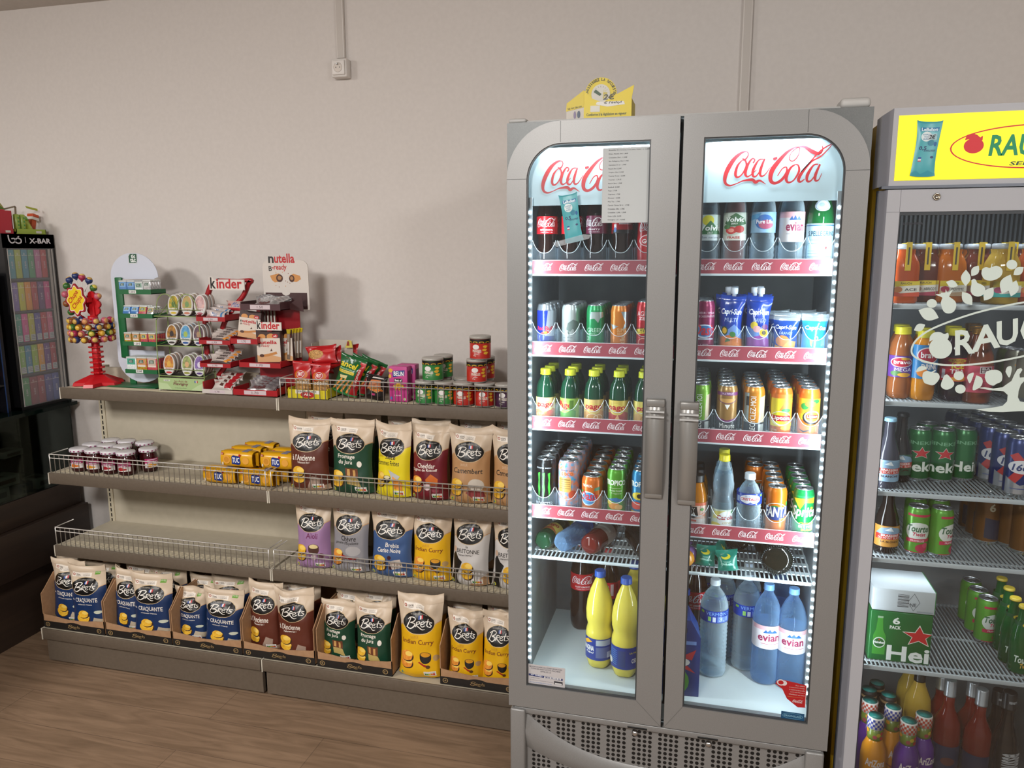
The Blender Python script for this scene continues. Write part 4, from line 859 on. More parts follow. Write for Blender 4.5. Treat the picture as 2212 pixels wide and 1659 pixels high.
# ------------------------------------------------------------------ black display tower with coloured boxes
TH = .79; TW = .275
m = MB().box(0, TW, 0, .004, TH-.062, TH, '0e0e10:.3').box(0, .014, 0, .20, 0, TH-.062, '0e0e10:.3').box(TW-.014, TW, 0, .20, 0, TH-.062, '0e0e10:.3').box(0, TW, .17, .20, 0, TH, '0e0e10:.3').box(0, TW, 0, .17, TH-.062, TH, '0e0e10:.3').box(.0, TW, -.004, .2, -.0, .014, '0e0e10:.3')
A = Art().fit(ribbons([st(9, 0, 0, 4, 40, 22, 60, 44, 46, 40, 26, 20, 28), st(9, 64, 22, 84, 32, 84, 54, 64, 62, 46, 50, 50, 30, 64, 22), st(9, 64, 16, 74, 8)], 4), .10, .25, .36, .95, 'c8c8cc').r(.425, .35, .435, .80, 'c8c8cc').t('X-BAR', .50, .30, .93, .72, 'd8d8dc', .05)
f = MB(); f.art(A, TW, .055, lambda x, y, o: (TW/2+x, -o, TH-.058+y))
ln = MB().box(.016, .020, -.001, .0, .014, TH-.066, 'b8b4ae').box(TW-.042, TW-.030, -.001, .0, .014, TH-.066, '9a948c').box(TW-.022, TW-.016, -.001, .0, .014, TH-.066, 'b0aca6')
shz = [.592, .447, .305, .160, .014]
tp = [('housing', m.mesh('housing')), ('lettering', f.mesh('lettering')), ('edge_strips', ln.mesh('edge_strips'))]+[('shelf', MB().box(.02, TW-.044, .0, .17, z-.008, z, '2a2c3a').mesh('shelf')) for z in shz]
tp.append(('glass_door', MB().box(.014, TW-.014, -.004, -.002, .014, TH-.064, 'acrylic').mesh('glass_door')))
put(('display_tower', 'display stand', tp), (-3.0, 2.735, 1.0485), 'narrow black display tower full of coloured slim boxes on the glass counter', None, PI/2)
cols = [['3a8a9a', '9aa83a', '2a8098', '3c8a60', 'a85a88', 'a82830'], ['7060a0', 'b8b838', 'd08a28', 'a02c38', '54306a', 'b8327a'], ['2a8878', 'c04a8a', 'a8a838', '4a4890', 'a82838', 'b85a7a'], ['78a850', '2a7a9a', '88a838', 'c89030', '5a3078', '9a2838'], ['2a8048', '7a2a38', '8a2838', '3c3c80', '34488c']]
W_ = {}
for r, row in enumerate(cols):
    h = .128; pitch = (TW-.068)/len(row)
    for i, c in enumerate(row):
        key = (c, r > 1 and r < 4, len(row))
        if key not in W_:
            b = MB().box(-pitch*.42, pitch*.42, 0, .02, 0, h, c+':.4', .0015)
            A = Art().ring(.4, .86, .10, .035, .03, .011, 'd8d0d8', 12).t('X-BAR', .36, .34, .64, .60, 'b8b0b8', 0, 0, 90)
            A.r(0, .80, 1, .81, 'e0d8c8')
            if key[1]: A.r(.08, .03, .92, .25, 'a8b0b4').r(.18, .08, .82, .1, '70787c').r(.18, .14, .82, .16, '70787c').r(.18, .19, .7, .21, '70787c')
            pr_ = MB(); pr_.art(A, pitch*.84, h, lambda x, y, o: (x, -o, y))
            W_[key] = ('slim_box', 'box', [('carton_body', b.mesh('carton_body')), ('print', pr_.mesh('print'))])
        lb = 'slim coloured box, %s from the left on the %s shelf of the black tower' % (('first', 'second', 'third', 'fourth', 'fifth', 'sixth')[i], ('top', 'second', 'middle', 'fourth', 'bottom')[r])
        put(W_[key], (-3.006, 2.735+.024+pitch*(i+.5), 1.0485+shz[r]+.0005), lb, 'slim boxes in the black tower', PI/2)
# price tags and packs on the tower roof
ztop = 1.0485+TH+.001
m = MB().box(0, .16, 0, .16, 0, .004, '9ab040').box(0, .16, 0, .003, .004, .022, '9ab040').box(.157, .16, 0, .16, .004, .022, '8aa038').box(0, .0, 0, .16, 0, .01, '9ab040').box(.0, .003, 0, .16, .004, .022, '9ab040')
pt = MB().box(.105, .135, -.0006, 0, .004, .014, 'd8d4cc')
fl_ = MB().prism([(.02, .11), (.10, .13), (.108, .125), (.03, .105)], .10, .102, '8a7a68').prism([(.10, .128), (.165, .118), (.165, .108), (.108, .118)], .04, .042, 'a8b038').prism([(.018, .02), (.026, .02), (.036, .11), (.026, .112)], .10, .102, '8a7a68').prism([(.09, .02), (.098, .02), (.108, .124), (.098, .126)], .10, .102, '8a7a68')
put(('pack_tray', 'cardboard box', [('tray_walls', m.mesh('tray_walls')), ('price_tag', pt.mesh('price_tag')), ('torn_flaps', fl_.mesh('torn_flaps'))]), (-3.02, 2.83, ztop), 'lime green open carton on top of the black tower', None, PI/2)
m = MB().box(0, .07, 0, .1, 0, .02, 'b01c30').box(0, .07, 0, .003, .02, .10, 'b01c30').box(.067, .07, .0, .1, .02, .08, 'a01a2c'); pt = MB().box(.03, .055, -.0006, 0, .004, .014, 'd8d4cc')
put(('pack_tray', 'cardboard box', [('tray_walls', m.mesh('tray_walls')), ('price_tag', pt.mesh('price_tag'))]), (-3.02, 2.745, ztop), 'crimson open carton on top of the black tower at the image edge', None, PI/2)
for i, (y, k1, k2, lb) in enumerate(((2.758, 'c02040:.3', 'd85070', 'left one of the two crimson gum tubes on the black tower'), (2.785, 'c02040:.3', 'd85070', 'right one of the two crimson gum tubes on the black tower'), (2.855, '90a848:.3', '4a8a40', 'left one of the two lime gum tubes on the black tower'), (2.885, '90a848:.3', '4a8a40', 'right one of the two lime gum tubes on the black tower'))):
    b = MB().lathe([(.010, 0), (.0125, .003), (.0125, .078), (.010, .082)], k1, 14); l = MB()
    for q in range(4): l.ball((0, -.0118, .018+q*.016), .006, k2, 8, 5, (.8, .3, .8))
    put(('gum_tube', 'tube', [('tube_body', b.mesh('tube_body')), ('domes', l.mesh('domes'))]), (-3.04, y, ztop+.0225 if i < 2 else ztop+.005), lb, 'gum tubes on the black tower', PI/2)
b = MB().lathe([(.018, 0), (.020, .004), (.020, .05)], '9aaa38:.3', 18); l = MB().lathe([(.0215, .05), (.0215, .068), (.018, .070)], '70b030:.3', 18)
put(('gum_jar', 'jar', [('jar_body', b.mesh('jar_body')), ('lid', l.mesh('lid'))]), (-3.05, 2.925, ztop+.012), 'small lime green jar tipped over on the black tower', None, PI/2, -.5)
b = MB().box(-.012, .012, -.012, .012, 0, .075, 'b84a20:.4', .003); l = MB().box(-.018, .018, -.018, .018, .075, .09, 'c04a20:.4', .004); l2 = MB().box(-.0185, .0185, -.0185, .0185, .062, .0745, 'd0ccc4')
put(('gum_bottle', 'bottle', [('tube_body', b.mesh('tube_body')), ('cap', l.mesh('cap')), ('collar', l2.mesh('collar'))]), (-3.08, 2.965, ztop+.006), 'orange-red flip-top tube leaning behind the tipped lime jar', None, PI/2, 0, .25)
for i, (y, z, k, r1, lb) in enumerate(((2.80, .125, '5a7a28', .5, 'dark green carton flap pointing up right above the crimson tubes'), (2.79, .15, 'a8a060', .9, 'olive and beige carton flap sticking up over the tower roof'), (2.765, .165, 'c8a890', .2, 'peach carton flap at the image edge above the tower'))):
    m = MB().box(-.03, .03, 0, .0015, -.06, .04, k+':.5'); put(('carton_flap', 'cardboard', [('flap', m.mesh('flap')), ('fold', MB().box(-.03, .03, -.02, .0, -.062, -.06, k+':.5').mesh('fold'))]), (-3.09, y, ztop+z-.035), lb, None, PI/2, .1, r1)
# second dark shop unit at the very edge of the picture
m = MB().box(-.3, .0, 0, .02, 0, .62, '14141a:.3').box(-.3, 0, .4, .42, 0, .62, '14141a:.3').box(-.3, -.28, .02, .4, 0, .62, '14141a:.3'); s_ = [('shelf', MB().box(-.28, 0, .02, .4, z, z+.008, '1c1c20').mesh('shelf')) for z in (.12, .30, .46)]
put(('open_rack', 'display stand', [('frame', m.mesh('frame')), ('blue_edge', MB().box(.0, .001, .40, .405, 0, .62, '1c3c70').mesh('blue_edge'))]+s_), (-3.02, 2.28, 1.0485), 'dark open rack with a blue edge, cut off by the left edge of the photo')  # narrow strip of plain blue colour down the rack's edge
for i, (z, h, k, lb) in enumerate(((.001, .02, 'b8b0a4', 'white booklet at the bottom of the dark rack'), (.128, .03, 'c0b8ae', 'white carton on the lower shelf of the dark rack'), (.16, .018, 'a83a2c', 'red topped booklet on the white carton in the dark rack'), (.308, .02, 'b8b2aa', 'white card on the middle shelf of the dark rack'))):
    m = MB().box(-.05, .05, -.06, .06, 0, h, k+':.5', .001); put(('booklet', 'booklet', [('pages', m.mesh('pages')), ('cover', MB().box(-.045, .045, -.055, .055, h, h+.0008, '5a4a48').mesh('cover'))]), (-3.09, 2.60, 1.0485+z), lb, None, .3*i-.3)
# ------------------------------------------------------------------ lollipop stand
LX, LY = at(214, 824, 2.79).x, 2.79; ZS = 1.1765
RD = 'c01820:.35'
def star_foot(n, R, r, z0, z1):
    pts = []
    for i in range(n):
        a = 2*PI*i/n+.3
        for da, q in ((-.20, R), (.20, R), (PI/n, r)): pts.append((q*math.sin(a+da), -q*math.cos(a+da)))
    m = MB(); b = len(m.v); q = len(pts)
    m.v += [(x, y, z0) for x, y in pts]+[(x*.95, y*.95, z0+.014) for x, y in pts]+[(x*.30, y*.30, z1) for x, y in pts]
    for lv in (0, 1):
        for i in range(q): j = (i+1) % q; m.face([b+lv*q+i, b+lv*q+j, b+(lv+1)*q+j, b+(lv+1)*q+i], RD, lv == 1)
    m.face([b+2*q+i for i in range(q)], RD); m.face([b+i for i in range(q)], RD); return m
col = MB().lathe([(.018, .03), (.016, .24)], RD, 16)
discs = []
for i in range(7):
    d = MB(); R = .030; k = 22; b = 0
    for lv in (0, 1): d.v += [((R if j % 2 else R*.86)*math.sin(2*PI*j/k), -(R if j % 2 else R*.86)*math.cos(2*PI*j/k), .052+i*.0225+lv*.007) for j in range(k)]
    for j in range(k): d.face([j, (j+1) % k, k+(j+1) % k, k+j], RD)
    d.face(list(range(k)), RD); d.face([k+j for j in range(k)], RD); discs.append(('ribbed_disc', d.mesh('ribbed_disc')))
rings = [('candy_ring', MB().lathe([(.040, .195+i*.026), (.044, .196+i*.026), (.044, .200+i*.026), (.016, .202+i*.026)], RD, 22).mesh('candy_ring')) for i in range(4)]
hd = MB()
for i in range(8): a = 2*PI*i/8; q = MB().lathe([(.017, 0), (.017, .012)], RD, 12); q.xf(Matrix.Translation((.030*math.sin(a)*.75, .012+.0013*i, .355+.040*math.cos(a))) @ Matrix.Rotation(PI/2, 4, 'X')); n = len(hd.v); hd.v += q.v; hd.f += [[n+i_ for i_ in f_] for f_ in q.f]; hd.m += q.m; hd.sm += q.sm
hd.box(-.012, .012, -.002, .010, .295, .375, RD).lathe([(.022, .285), (.02, .305)], RD, 14)
fx, fz = at(166, 648, LY-.03).x-LX, at(166, 648, LY-.03).z-ZS
fl0 = Art()
def flower(cx, cy, rx, ry, k): return [(cx+rx*(1+.11*math.cos(8*2*PI*i/64+.3))*math.sin(2*PI*i/64), cy+ry*(1+.11*math.cos(8*2*PI*i/64+.3))*math.cos(2*PI*i/64)) for i in range(64)]
fl0.p(flower(.5, .5, .38, .38, 0), 'e8d8c8').p(flower(.5, .5, .355, .355, 0), 'e8c81c:.35')
fl0.rot('Chupa', .41, .585, .068, .028, .85, 'b82018', .115, .150).rot('Chups', .57, .43, .070, .028, .85, 'b82018', .115, .150)
fb = MB().prism([(fx+(x-.5)*.115, fz+(y-.5)*.150) for x, y in flower(.5, .5, .43, .43, 0)], -.036, -.030, '9a1424:.35'); fb.art(fl0, .115, .150, lambda x, y, o: (fx+x, -.036-o, fz-.075+y))
stem = MB().tube([(fx+.005, -.03, fz-.06), (fx+.018, -.01, .29)], .003, RD).box(fx, .01, -.030, -.004, fz-.01, fz+.01, RD)
put(('lollipop_stand', 'lollipop stand', [('star_foot', star_foot(5, .105, .055, 0, .045).mesh('star_foot')), ('column', col.mesh('column'))]+discs+rings+[('petal_head', hd.mesh('petal_head')), ('logo_flower', fb.mesh('logo_flower')), ('flower_stem', stem.mesh('flower_stem'))]), (LX, LY, ZS), 'red plastic lollipop stand with a yellow flower logo')
def lolly(c1, c2):
    b = MB().ball((0, 0, .044), .0155, c1, 12, 8, (1, 1, .95)); b.lathe([(.0120, .0535), (.009, .0575), (.003, .0598)], c2, 10)
    tw = MB().lathe([(.002, .024), (.006, .030), (.0035, .033)], c1, 8)
    return ('lollipop', 'lollipop', [('candy', b.mesh('candy')), ('wrapper_twist', tw.mesh('wrapper_twist')), ('stick', MB().tube([(0, 0, -.012), (0, 0, .034)], .0017, 'e0dcd8', 6).mesh('stick'))])
LO = [lolly('28386a:.3', 'c8a050:.3'), lolly('a83050:.3', 'd8b060:.3'), lolly('3a6a30:.3', 'd0c050:.3'), lolly('8a5028:.3', 'd8b048:.3'), lolly('c06070:.3', 'd0905a:.3'), lolly('b07020:.3', 'e0b040:.3')]
lw = ('top arc, first on the left', 'top arc, second from the left', 'top arc, third from the left', 'top arc, fourth', 'top arc, right of the red petals', 'top arc, lowest on the right')
tops = [(150, 605, 0), (163, 596, 0), (177, 599, 1), (192, 606, 0), (202, 622, 2), (211, 640, 4), (144, 618, 2), (141, 636, 4), (144, 656, 3), (154, 674, 2)]
c0 = at(174, 652, LY-.0)
wh = ['upper left of the flower logo', 'at the very top, left', 'at the very top, right', 'right of the top pair', 'on the right side above', 'on the far right of the head', 'left of the logo, upper', 'left of the logo, middle pink', 'left of the logo, striped brown', 'at the lower left of the logo']
for (px, py, k), lb in zip(tops, wh):
    p = at(px, py, LY+.005); dx, dz = p.x-c0.x, p.z-c0.z; a = math.atan2(dx, dz); L = .044
    put(LO[k], (p.x-L*math.sin(a), LY+.005, p.z-L*math.cos(a)), 'lollipop fanned out '+lb, 'lollipops of the fan around the flower logo', 0, 0, a)
rows_ = ('top', 'second', 'third', 'lowest')
for r in range(4):
    z = ZS+.288-r*.0268
    for i in range(9):
        a = -PI*.62+PI*1.24*i/8+.12*r; 
        put(LO[(r*5+i*3+(i > 4)) % 6], (LX-.012+.036*math.sin(a), LY-.036*math.cos(a), z), 'lollipop pointing outwards, number %d from the left in the %s ring' % (i+1, rows_[r]), 'lollipops in the rings of the red stand', a, PI/2*1.02)
# ------------------------------------------------------------------ mint dispenser
def P3(px, py, Y=2.74): return at(px, py, Y)
TY = 2.775
x0, x1 = at(243, 700, TY+.04).x, at(352, 700, TY+.04).x; o0 = at(300, 838, TY+.04)
XM = (x0+x1)/2; hw = (x1-x0)/2*.93; HT = at(300, 546, TY+.04).z-ZS
card = []
for i in range(17): a = PI*i/16; card.append((hw*math.cos(a), HT-hw*.85+hw*.85*math.sin(a)))
for i in range(13): a = PI+PI*i/12; card.append((hw*math.cos(a), .012+hw*.85+hw*.85*math.sin(a)))
cm = MB(); inn = [(hw*.62, HT-.105), (-hw*.70, HT-.105), (-hw*.70, .19), (hw*.62, .19)]
cm.prism(card[:17]+[(-hw, HT-.112), (hw*.80, HT-.112)], 0, .003, 'c8ccd8:.4').prism([(-hw, HT-.1122)]+[(-hw, .10)]+card[18:29]+[(hw, .10)]+[(hw, .155), (-hw*.80, .155), (-hw*.80, HT-.1122)], 0, .003, 'c8ccd8:.4')
A = Art().p([(.05, .1), (.12, .25), (.85, .25), (.95, .45), (.95, .98), (.25, .98), (.06, .80)], 'c8ccd0').p([(.14, .31), (.80, .31), (.88, .45), (.89, .93), (.28, .93), (.13, .77)], '1f5038').t('tic', .36, .62, .76, .90, 'e8ece8', .06).t('tac', .26, .36, .78, .62, 'e8ece8', .06)
g0 = at(285, 561, TY+.04); cm.art(A, .054, .062, lambda x, y, o: (g0.x-XM+x, -o, g0.z-ZS-.033+y))
GR = '146034:.4'
parts = [('backing_card', cm.mesh('backing_card')), ('column', MB().box(-hw*.78, -hw*.48, -.012, -.001, .12, HT-.105, GR, .004).mesh('column')), ('foot_plate', MB().box(-hw*1.05, hw*1.0, -.075, .03, 0, .004, GR, .002).mesh('foot_plate')), ('foot_riser', MB().box(-hw*.6, -hw*.35, .004, .012, .003, .05, GR).mesh('foot_riser'))]
TT = [(254, 327, 625, 636), (258, 330, 677, 688), (265, 338, 737, 748.5), (271, 341, 797, 808.5)]
tz = []
for (a_, b_, t_, c_) in TT:
    p = at(a_, t_, TY-.045); q = at(b_, c_, TY-.045); X0_, X1_ = p.x-XM, q.x-XM; z1 = p.z-ZS; z0 = q.z-ZS; tz.append((X0_, X1_, z0+.004))
    tr = MB().box(X0_, X1_, -.090, .0, z0, z0+.003, GR).box(X0_, X1_, -.092, -.089, z0, z1, GR).box(X1_-.003, X1_, -.09, 0, z0, z1, GR).box(X0_, X0_+.003, -.09, 0, z0, z1, GR)
    A = Art().r(0, 0, 1, 1, 'd8d8d4').t('1.20 €' if t_ < 790 else '2.50€', .15, .2, .85, .8, '3a3a38', .02)
    tg_ = MB(); tg_.art(A, .036, .014, lambda x, y, o: ((X0_*.55+X1_*.45)+x, -.092-o, z0+.003+y))
    parts.append(('tray', tr.mesh('tray'), [('price_tag', tg_.mesh('price_tag'))]))
put(('mint_dispenser', 'mint display', parts), (XM, TY+.045, ZS), 'white and green mint dispenser with four green trays')
def mint(w_, h, body, lab, band=None):
    m = MB().box(-w_/2, w_/2, 0, .015, 0, h, body, .002); A = Art().r(.10, .55, .9, .98, lab).p([(.2, .66), (.7, .66), (.7, .9), (.3, .9)], '1f5038').t('tic', .34, .79, .62, .88, 'e8ece8').t('tac', .30, .69, .64, .78, 'e8ece8')
    if band: A.r(.1, .40, .9, .54, band)
    f = MB(); f.art(A, w_, h, lambda x, y, o: (x, -o, y))
    return ('mint_box', 'mints', [('box_body', m.mesh('box_body')), ('lid', MB().box(-w_*.5, w_*.5, .0, .0155, h, h+.006, 'c8ccc8:.3', .001).mesh('lid')), ('label_print', f.mesh('label_print'))])
MK = [[mint(.030, .046, '5a84b8:.2', '7aa4d0'), mint(.030, .046, '5a84b8:.2', '7aa4d0'), mint(.030, .042, 'mint_white', '8aa898'), mint(.030, .048, 'foil_silver', 'b8bcb8')],
      [mint(.030, .044, '3a70b0:.2', '88b0d8'), mint(.030, .044, '3a70b0:.2', '88b0d8'), mint(.030, .044, 'candy_mix_b', 'b0a850'), mint(.026, .040, 'foil_silver', 'b0a070')],
      [mint(.028, .046, 'candy_mix', 'c8a080', 'd8ccc0'), mint(.028, .046, 'candy_mix', 'c8a080', 'd8ccc0'), mint(.028, .046, 'candy_mix_b', 'c8b060'), mint(.028, .046, 'candy_mix_b', 'c8b060')],
      [mint(.040, .060, 'mint_white', '48a088'), mint(.040, .060, 'candy_mix', 'c88a60', 'd8ccc0'), mint(.040, .060, 'candy_mix_b', 'c0b0a0', 'd8ccc0')]]
nmr = ('top', 'second', 'third', 'lowest')
for r, row in enumerate(MK):
    X0_, X1_, z = tz[r]; n = len(row); pt_ = (X1_-X0_-.006)/n; nb = 4 if r != 1 else 3
    for i, k in enumerate(row):
        w0 = .040 if n == 3 else .030
        for d in range(nb):
            px_ = XM+X0_+.003+pt_*(i+.5); s = pt_*.96/w0
            put(k, (px_, TY+.045-.086+d*.0165+(.004 if r == 1 else 0), ZS+z+.0005), 'small mint box, %s in its stack, %s from the left in the %s green tray' % (ordn(d) if d else 'foremost', ('first', 'second', 'third', 'fourth')[i], nmr[r]), 'mint boxes in the green trays', 0, -.32 if r == 1 else 0, 0, (s, 1, 1))
# ------------------------------------------------------------------ oval tin rack
FYk = 2.765
q = lambda px, py, Y=FYk-.04: (at(px, py, Y).x, at(px, py, Y).z)
RG = '90a860:.4'
rx0, rx1 = q(343, 800)[0], q(440, 800)[0]; RX = (rx0+rx1)/2; ra = (rx1-rx0)/2
fm = MB(); zt_ = q(390, 633)[1]-ZS
for s in (-1, 1): fm.tube([(s*ra, 0, .0), (s*ra*1.0, 0, .20), (s*ra*.93, 0, .30)], .0019, RG); fm.tube([(s*ra, .075, .0), (s*ra*.95, .075, .36)], .0019, RG)
arch = [(ra*.93*math.cos(PI*i/14), .075, zt_-.055+.055*math.sin(PI*i/14)) for i in range(15)]
fm.tube([(-ra*.93, 0, .30), (-ra*.93, .075, zt_-.055)], .0018, RG).tube([(ra*.93, 0, .30), (ra*.93, .075, zt_-.055)], .0018, RG)
for c in (-.5, .5): fm.tube([(ra*.93*c+ra*.42*math.cos(PI*i/12), .0, zt_-.07+.066*math.sin(PI*i/12)) for i in range(13)], .0017, RG)
shv = [q(390, 684)[1]-ZS, q(390, 748)[1]-ZS, q(390, 813)[1]-ZS]
fparts = [('wire_frame', fm.mesh('wire_frame'))]
for z in shv:
    s_ = MB().tube([(-ra, 0, z), (ra, 0, z), (ra, .08, z+.012), (-ra, .08, z+.012)], .0017, RG, 6, True).box(-ra+.003, ra-.003, .002, .078, z+.001, z+.002, '3c3c34')
    s_.tube([(-ra, -.0, z+.028), (ra, 0, z+.028)], .0012, RG)
    fparts.append(('rack_shelf', s_.mesh('rack_shelf')))
A = Art().r(0, 0, 1, 1, 'a0b880:.5').p([(0, 0), (.3, 0), (.2, .5), (0, .6)], 'b4c898').p([(.7, 0), (1, 0), (1, .7), (.85, .4)], 'b4c898').t('les Anis de', .36, .66, .64, .84, '7a3a3a', .01).t('Flavigny', .33, .34, .66, .64, '6a3434', .03, .1).t('Un Anis dans un Bonbon', .36, .14, .62, .22, '4a5a3a').r(.12, .72, .26, .86, 'c8ccc0').t('5.00', .15, .75, .23, .84, '3a3a3a')
A.r(.80, .66, .825, .86, '2a4a90').r(.825, .66, .845, .86, 'e0e0dc').r(.845, .66, .868, .86, 'b02828')
hdm = MB().box(-ra*1.02, ra*1.02, -.006, -.003, .006, .056, RG); hdm.art(A, ra*2.02, .050, lambda x, y, o: (x, -.006-o, .006+y)); fparts.append(('header_sign', hdm.mesh('header_sign')))
for s in (-1, 1): fparts.append(('rubber_foot', MB().lathe([(.004, 0), (.004, .008)], 'c8ccc0', 8, (s*ra, -.001, 0)).mesh('rubber_foot')))
put(('tin_rack', 'sweet rack', fparts), (RX, FYk-.04, ZS), 'light green wire rack holding oval sweet tins')
def tin(k, kb, kt):
    m = MB(); n = 24; rx, rz_ = .028, .044
    m.v = [(rx*math.cos(2*PI*i/n), y, rz_+rz_*math.sin(2*PI*i/n)) for y in (0, .016) for i in range(n)]
    for i in range(n): m.face([i, (i+1) % n, n+(i+1) % n, n+i], 'b8a8a0:.3:.5', True)
    m.face(list(range(n))[::-1], 'c8c4c0:.35'); m.face([n+i for i in range(n)], 'b0a8a0:.3:.5')
    A = Art().e(.5, .5, .47, .47, 'c8c8c4:.35', 24).e(.5, .53, .40, .42, k, 22).e(.5, .54, .18, .14, kt, 12).p([(.12, .36), (.88, .36), (.80, .18), (.5, .10), (.20, .18)], 'd0d0cc').t('Flavigny', .20, .24, .80, .35, kb, .02, .2).e(.5, .13, .26, .05, kb, 14)
    f = MB(); f.art(A, .056, .088, lambda x, y, o: (x, -o, y))
    return ('oval_tin', 'sweet tin', [('tin_body', m.mesh('tin_body')), ('lid_print', f.mesh('lid_print'))])
TN = [[('yellow lemon', tin('art_a', 'c8a820', '4a6a20')), ('peach and green', tin('art_b', 'b86a50', '6a8a50')), ('rose', tin('art_c', 'a05060', 'c8a8a8'))], [('orange sunset', tin('art_d', '2a1a1a', '2a1c14')), ('blue', tin('art_e', '1c4a90', '9ab050')), ('dark violet', tin('art_f', '2a2a6a', 'a08060'))], [('red and gold', tin('art_g', 'b02828', 'd0a040')), ('green landscape', tin('art_h', '8a8a30', 'c8a070')), ('purple', tin('art_i', '4a2a70', 'd8d0e0'))]]
cx_ = [[(374, 663), (403, 664), (431, 665)], [(370, 726), (400, 726), (428, 727)], [(364, 789), (403, 792), (430, 793)]]
for r in range(3):
    for i in range(3):
        px, py = cx_[r][i]; X = at(px, py, FYk-.035).x; z = ZS+shv[r]+.003
        for d in range(3):
            put(TN[r][i][1], (X+.002*d, FYk-.036+d*.020, z+.0028*d), 'oval sweet tin with a %s picture, %s in its stack' % (TN[r][i][0], ordn(d)), 'oval tins in the wire rack', 0, -.10)
# ------------------------------------------------------------------ red chocolate displays
RR = 'a01820:.35'; RR2 = '8e141c:.35'
KY = 2.755
def kx(px, py, Y=KY-.05): p = at(px, py, Y); return p.x, p.z-ZS
parts = []
def tray_part(x0, x1, yt, yb, Y0, Y1, k, name='tray'):
    a, b = kx(x0, yt, Y0), kx(x1, yb, Y0); X0_, X1_ = a[0], b[0]; z0, z1 = b[1], a[1]
    m = MB().box(X0_, X1_, Y0, Y1, z0, z0+.003, k).box(X0_, X1_, Y0-.002, Y0+.001, z0, z1, k).box(X1_-.003, X1_, Y0, Y1, z0, z1+.008, k).box(X0_, X0_+.003, Y0, Y1, z0, z1+.008, k)
    t = MB(); A = Art().r(0, 0, 1, 1, 'c8b8bc').t('1.50' if yt < 700 else '1.70', .35, .2, .65, .8, '4a3a3a')
    t.art(A, (X1_-X0_)*.5, (z1-z0)*.7, lambda x, y, o: (X0_*.5+X1_*.5+x, Y0-.002-o, z0+(z1-z0)*.15+y))
    return (name, m.mesh(name), [('price_tag', t.mesh('price_tag'))]), (X0_, X1_, z0+.0035)
KT = []
for a in ((424, 487, 684, 695), (430, 498, 734, 745), (432, 499, 784, 795), (437, 503, 840, 852)):
    pt_, g = tray_part(*a, KY-.055, KY+.045, RR if a[2] < 830 else 'c8c0b8:.5'); parts.append(pt_); KT.append(g)
# curved hoop
def band(pts, wd, y0, y1, k):
    Q = smooth(pts, 5); m = MB(); L = []; Rr = []
    for i, (x, z) in enumerate(Q):
        a = Q[max(0, i-1)]; c = Q[min(len(Q)-1, i+1)]; dx, dz = c[0]-a[0], c[1]-a[1]; l = math.hypot(dx, dz) or 1; nx, nz = -dz/l*wd/2, dx/l*wd/2
        m.v += [(x+nx, y0, z+nz), (x-nx, y0, z-nz), (x+nx, y1, z+nz), (x-nx, y1, z-nz)]
    for i in range(len(Q)-1):
        b = 4*i
        for (p_, q_) in ((0, 1), (1, 3), (3, 2), (2, 0)): m.face([b+p_, b+q_, b+4+q_, b+4+p_], k, True)
    return m
hp = [kx(*p, KY+.03) for p in ((452, 800), (447, 740), (444, 680), (446, 655), (452, 630), (461, 612), (474, 606))]
parts.append(('curved_spine', band(hp, .018, KY+.02, KY+.035, RR).mesh('curved_spine')))
hp = [kx(*p, KY+.03) for p in ((470, 812), (500, 760), (478, 715), (500, 668), (523, 640), (534, 615), (540, 606), (512, 607), (474, 606))]
parts.append(('curved_spine', band(hp, .016, KY+.03, KY+.045, RR).mesh('curved_spine')))
def kinder_sign(w_, h):
    A = Art().p([(.0, .0), (.0, .98), (.10, 1.0), (.13, .78), (.98, .78), (1.0, .12), (.95, 0)], 'd8d0c8').t('k', .03, .10, .185, .95, '1c1614', .045).t('inder', .205, .10, .93, .86, 'b81820', .045)
    m = MB(); m.art(A, w_, h, lambda x, y, o: (x, -o, y)); m.prism([(-w_/2, 0), (w_/2, 0), (w_/2, h*.8), (-w_/2+.012, h*.8), (-w_/2, h)], 0, .003, 'c0b8b0'); return m
a = kx(453, 626, KY-.0); b = kx(527, 598, KY-.0)
s_ = kinder_sign(b[0]-a[0], b[1]-a[1]); s_.xf(Matrix.Translation(((a[0]+b[0])/2, KY-.0, a[1]))); parts.append(('name_sign', s_.mesh('name_sign')))
parts.append(('side_panel', MB().box(KT[3][0]-.0, KT[3][0]+.004, KY-.05, KY+.05, 0, .05, RR).mesh('side_panel')))
parts.append(('foot_plate', MB().box(KT[3][0], KT[3][1]+.02, KY-.05, KY+.06, 0, .004, RR).mesh('foot_plate')))
put(('chocolate_display', 'sweet display', parts), (0, 0, ZS), 'red chocolate bar display whose hoop carries the big sign with a black k')
# second display
parts = []; NT = []
KY2 = 2.745
for a, k in (((519, 606, 656, 671), '4a2c30:.4'), ((498, 557, 731, 744), RR), ((517, 607, 782, 796), RR), ((504, 600, 840, 857), RR)):
    pt_, g = tray_part(*a, KY2-.05, KY2+.06, k); parts.append(pt_); NT.append(g)
bp = MB().box(NT[2][0]+.02, NT[2][1]+.03, KY2+.062, KY2+.066, 0, kx(560, 660, KY2+.06)[1], RR2)
parts.append(('back_panel', bp.mesh('back_panel')))
a = kx(572, 668, KY2+.07); b = kx(664, 562, KY2+.07)
X0_, X1_, z0, z1 = a[0], b[0], a[1], b[1]; W_n = X1_-X0_; H_n = z1-z0
cardp = [(X0_, z0), (X1_, z0), (X1_, z1-.03)]+[(X1_-.03+.03*math.cos(PI/2*i/6), z1-.03+.03*math.sin(PI/2*i/6)) for i in range(1, 7)]+[(X0_+.03-.03*math.sin(PI/2*i/6), z1-.03+.03*math.cos(PI/2*i/6)) for i in range(7)]
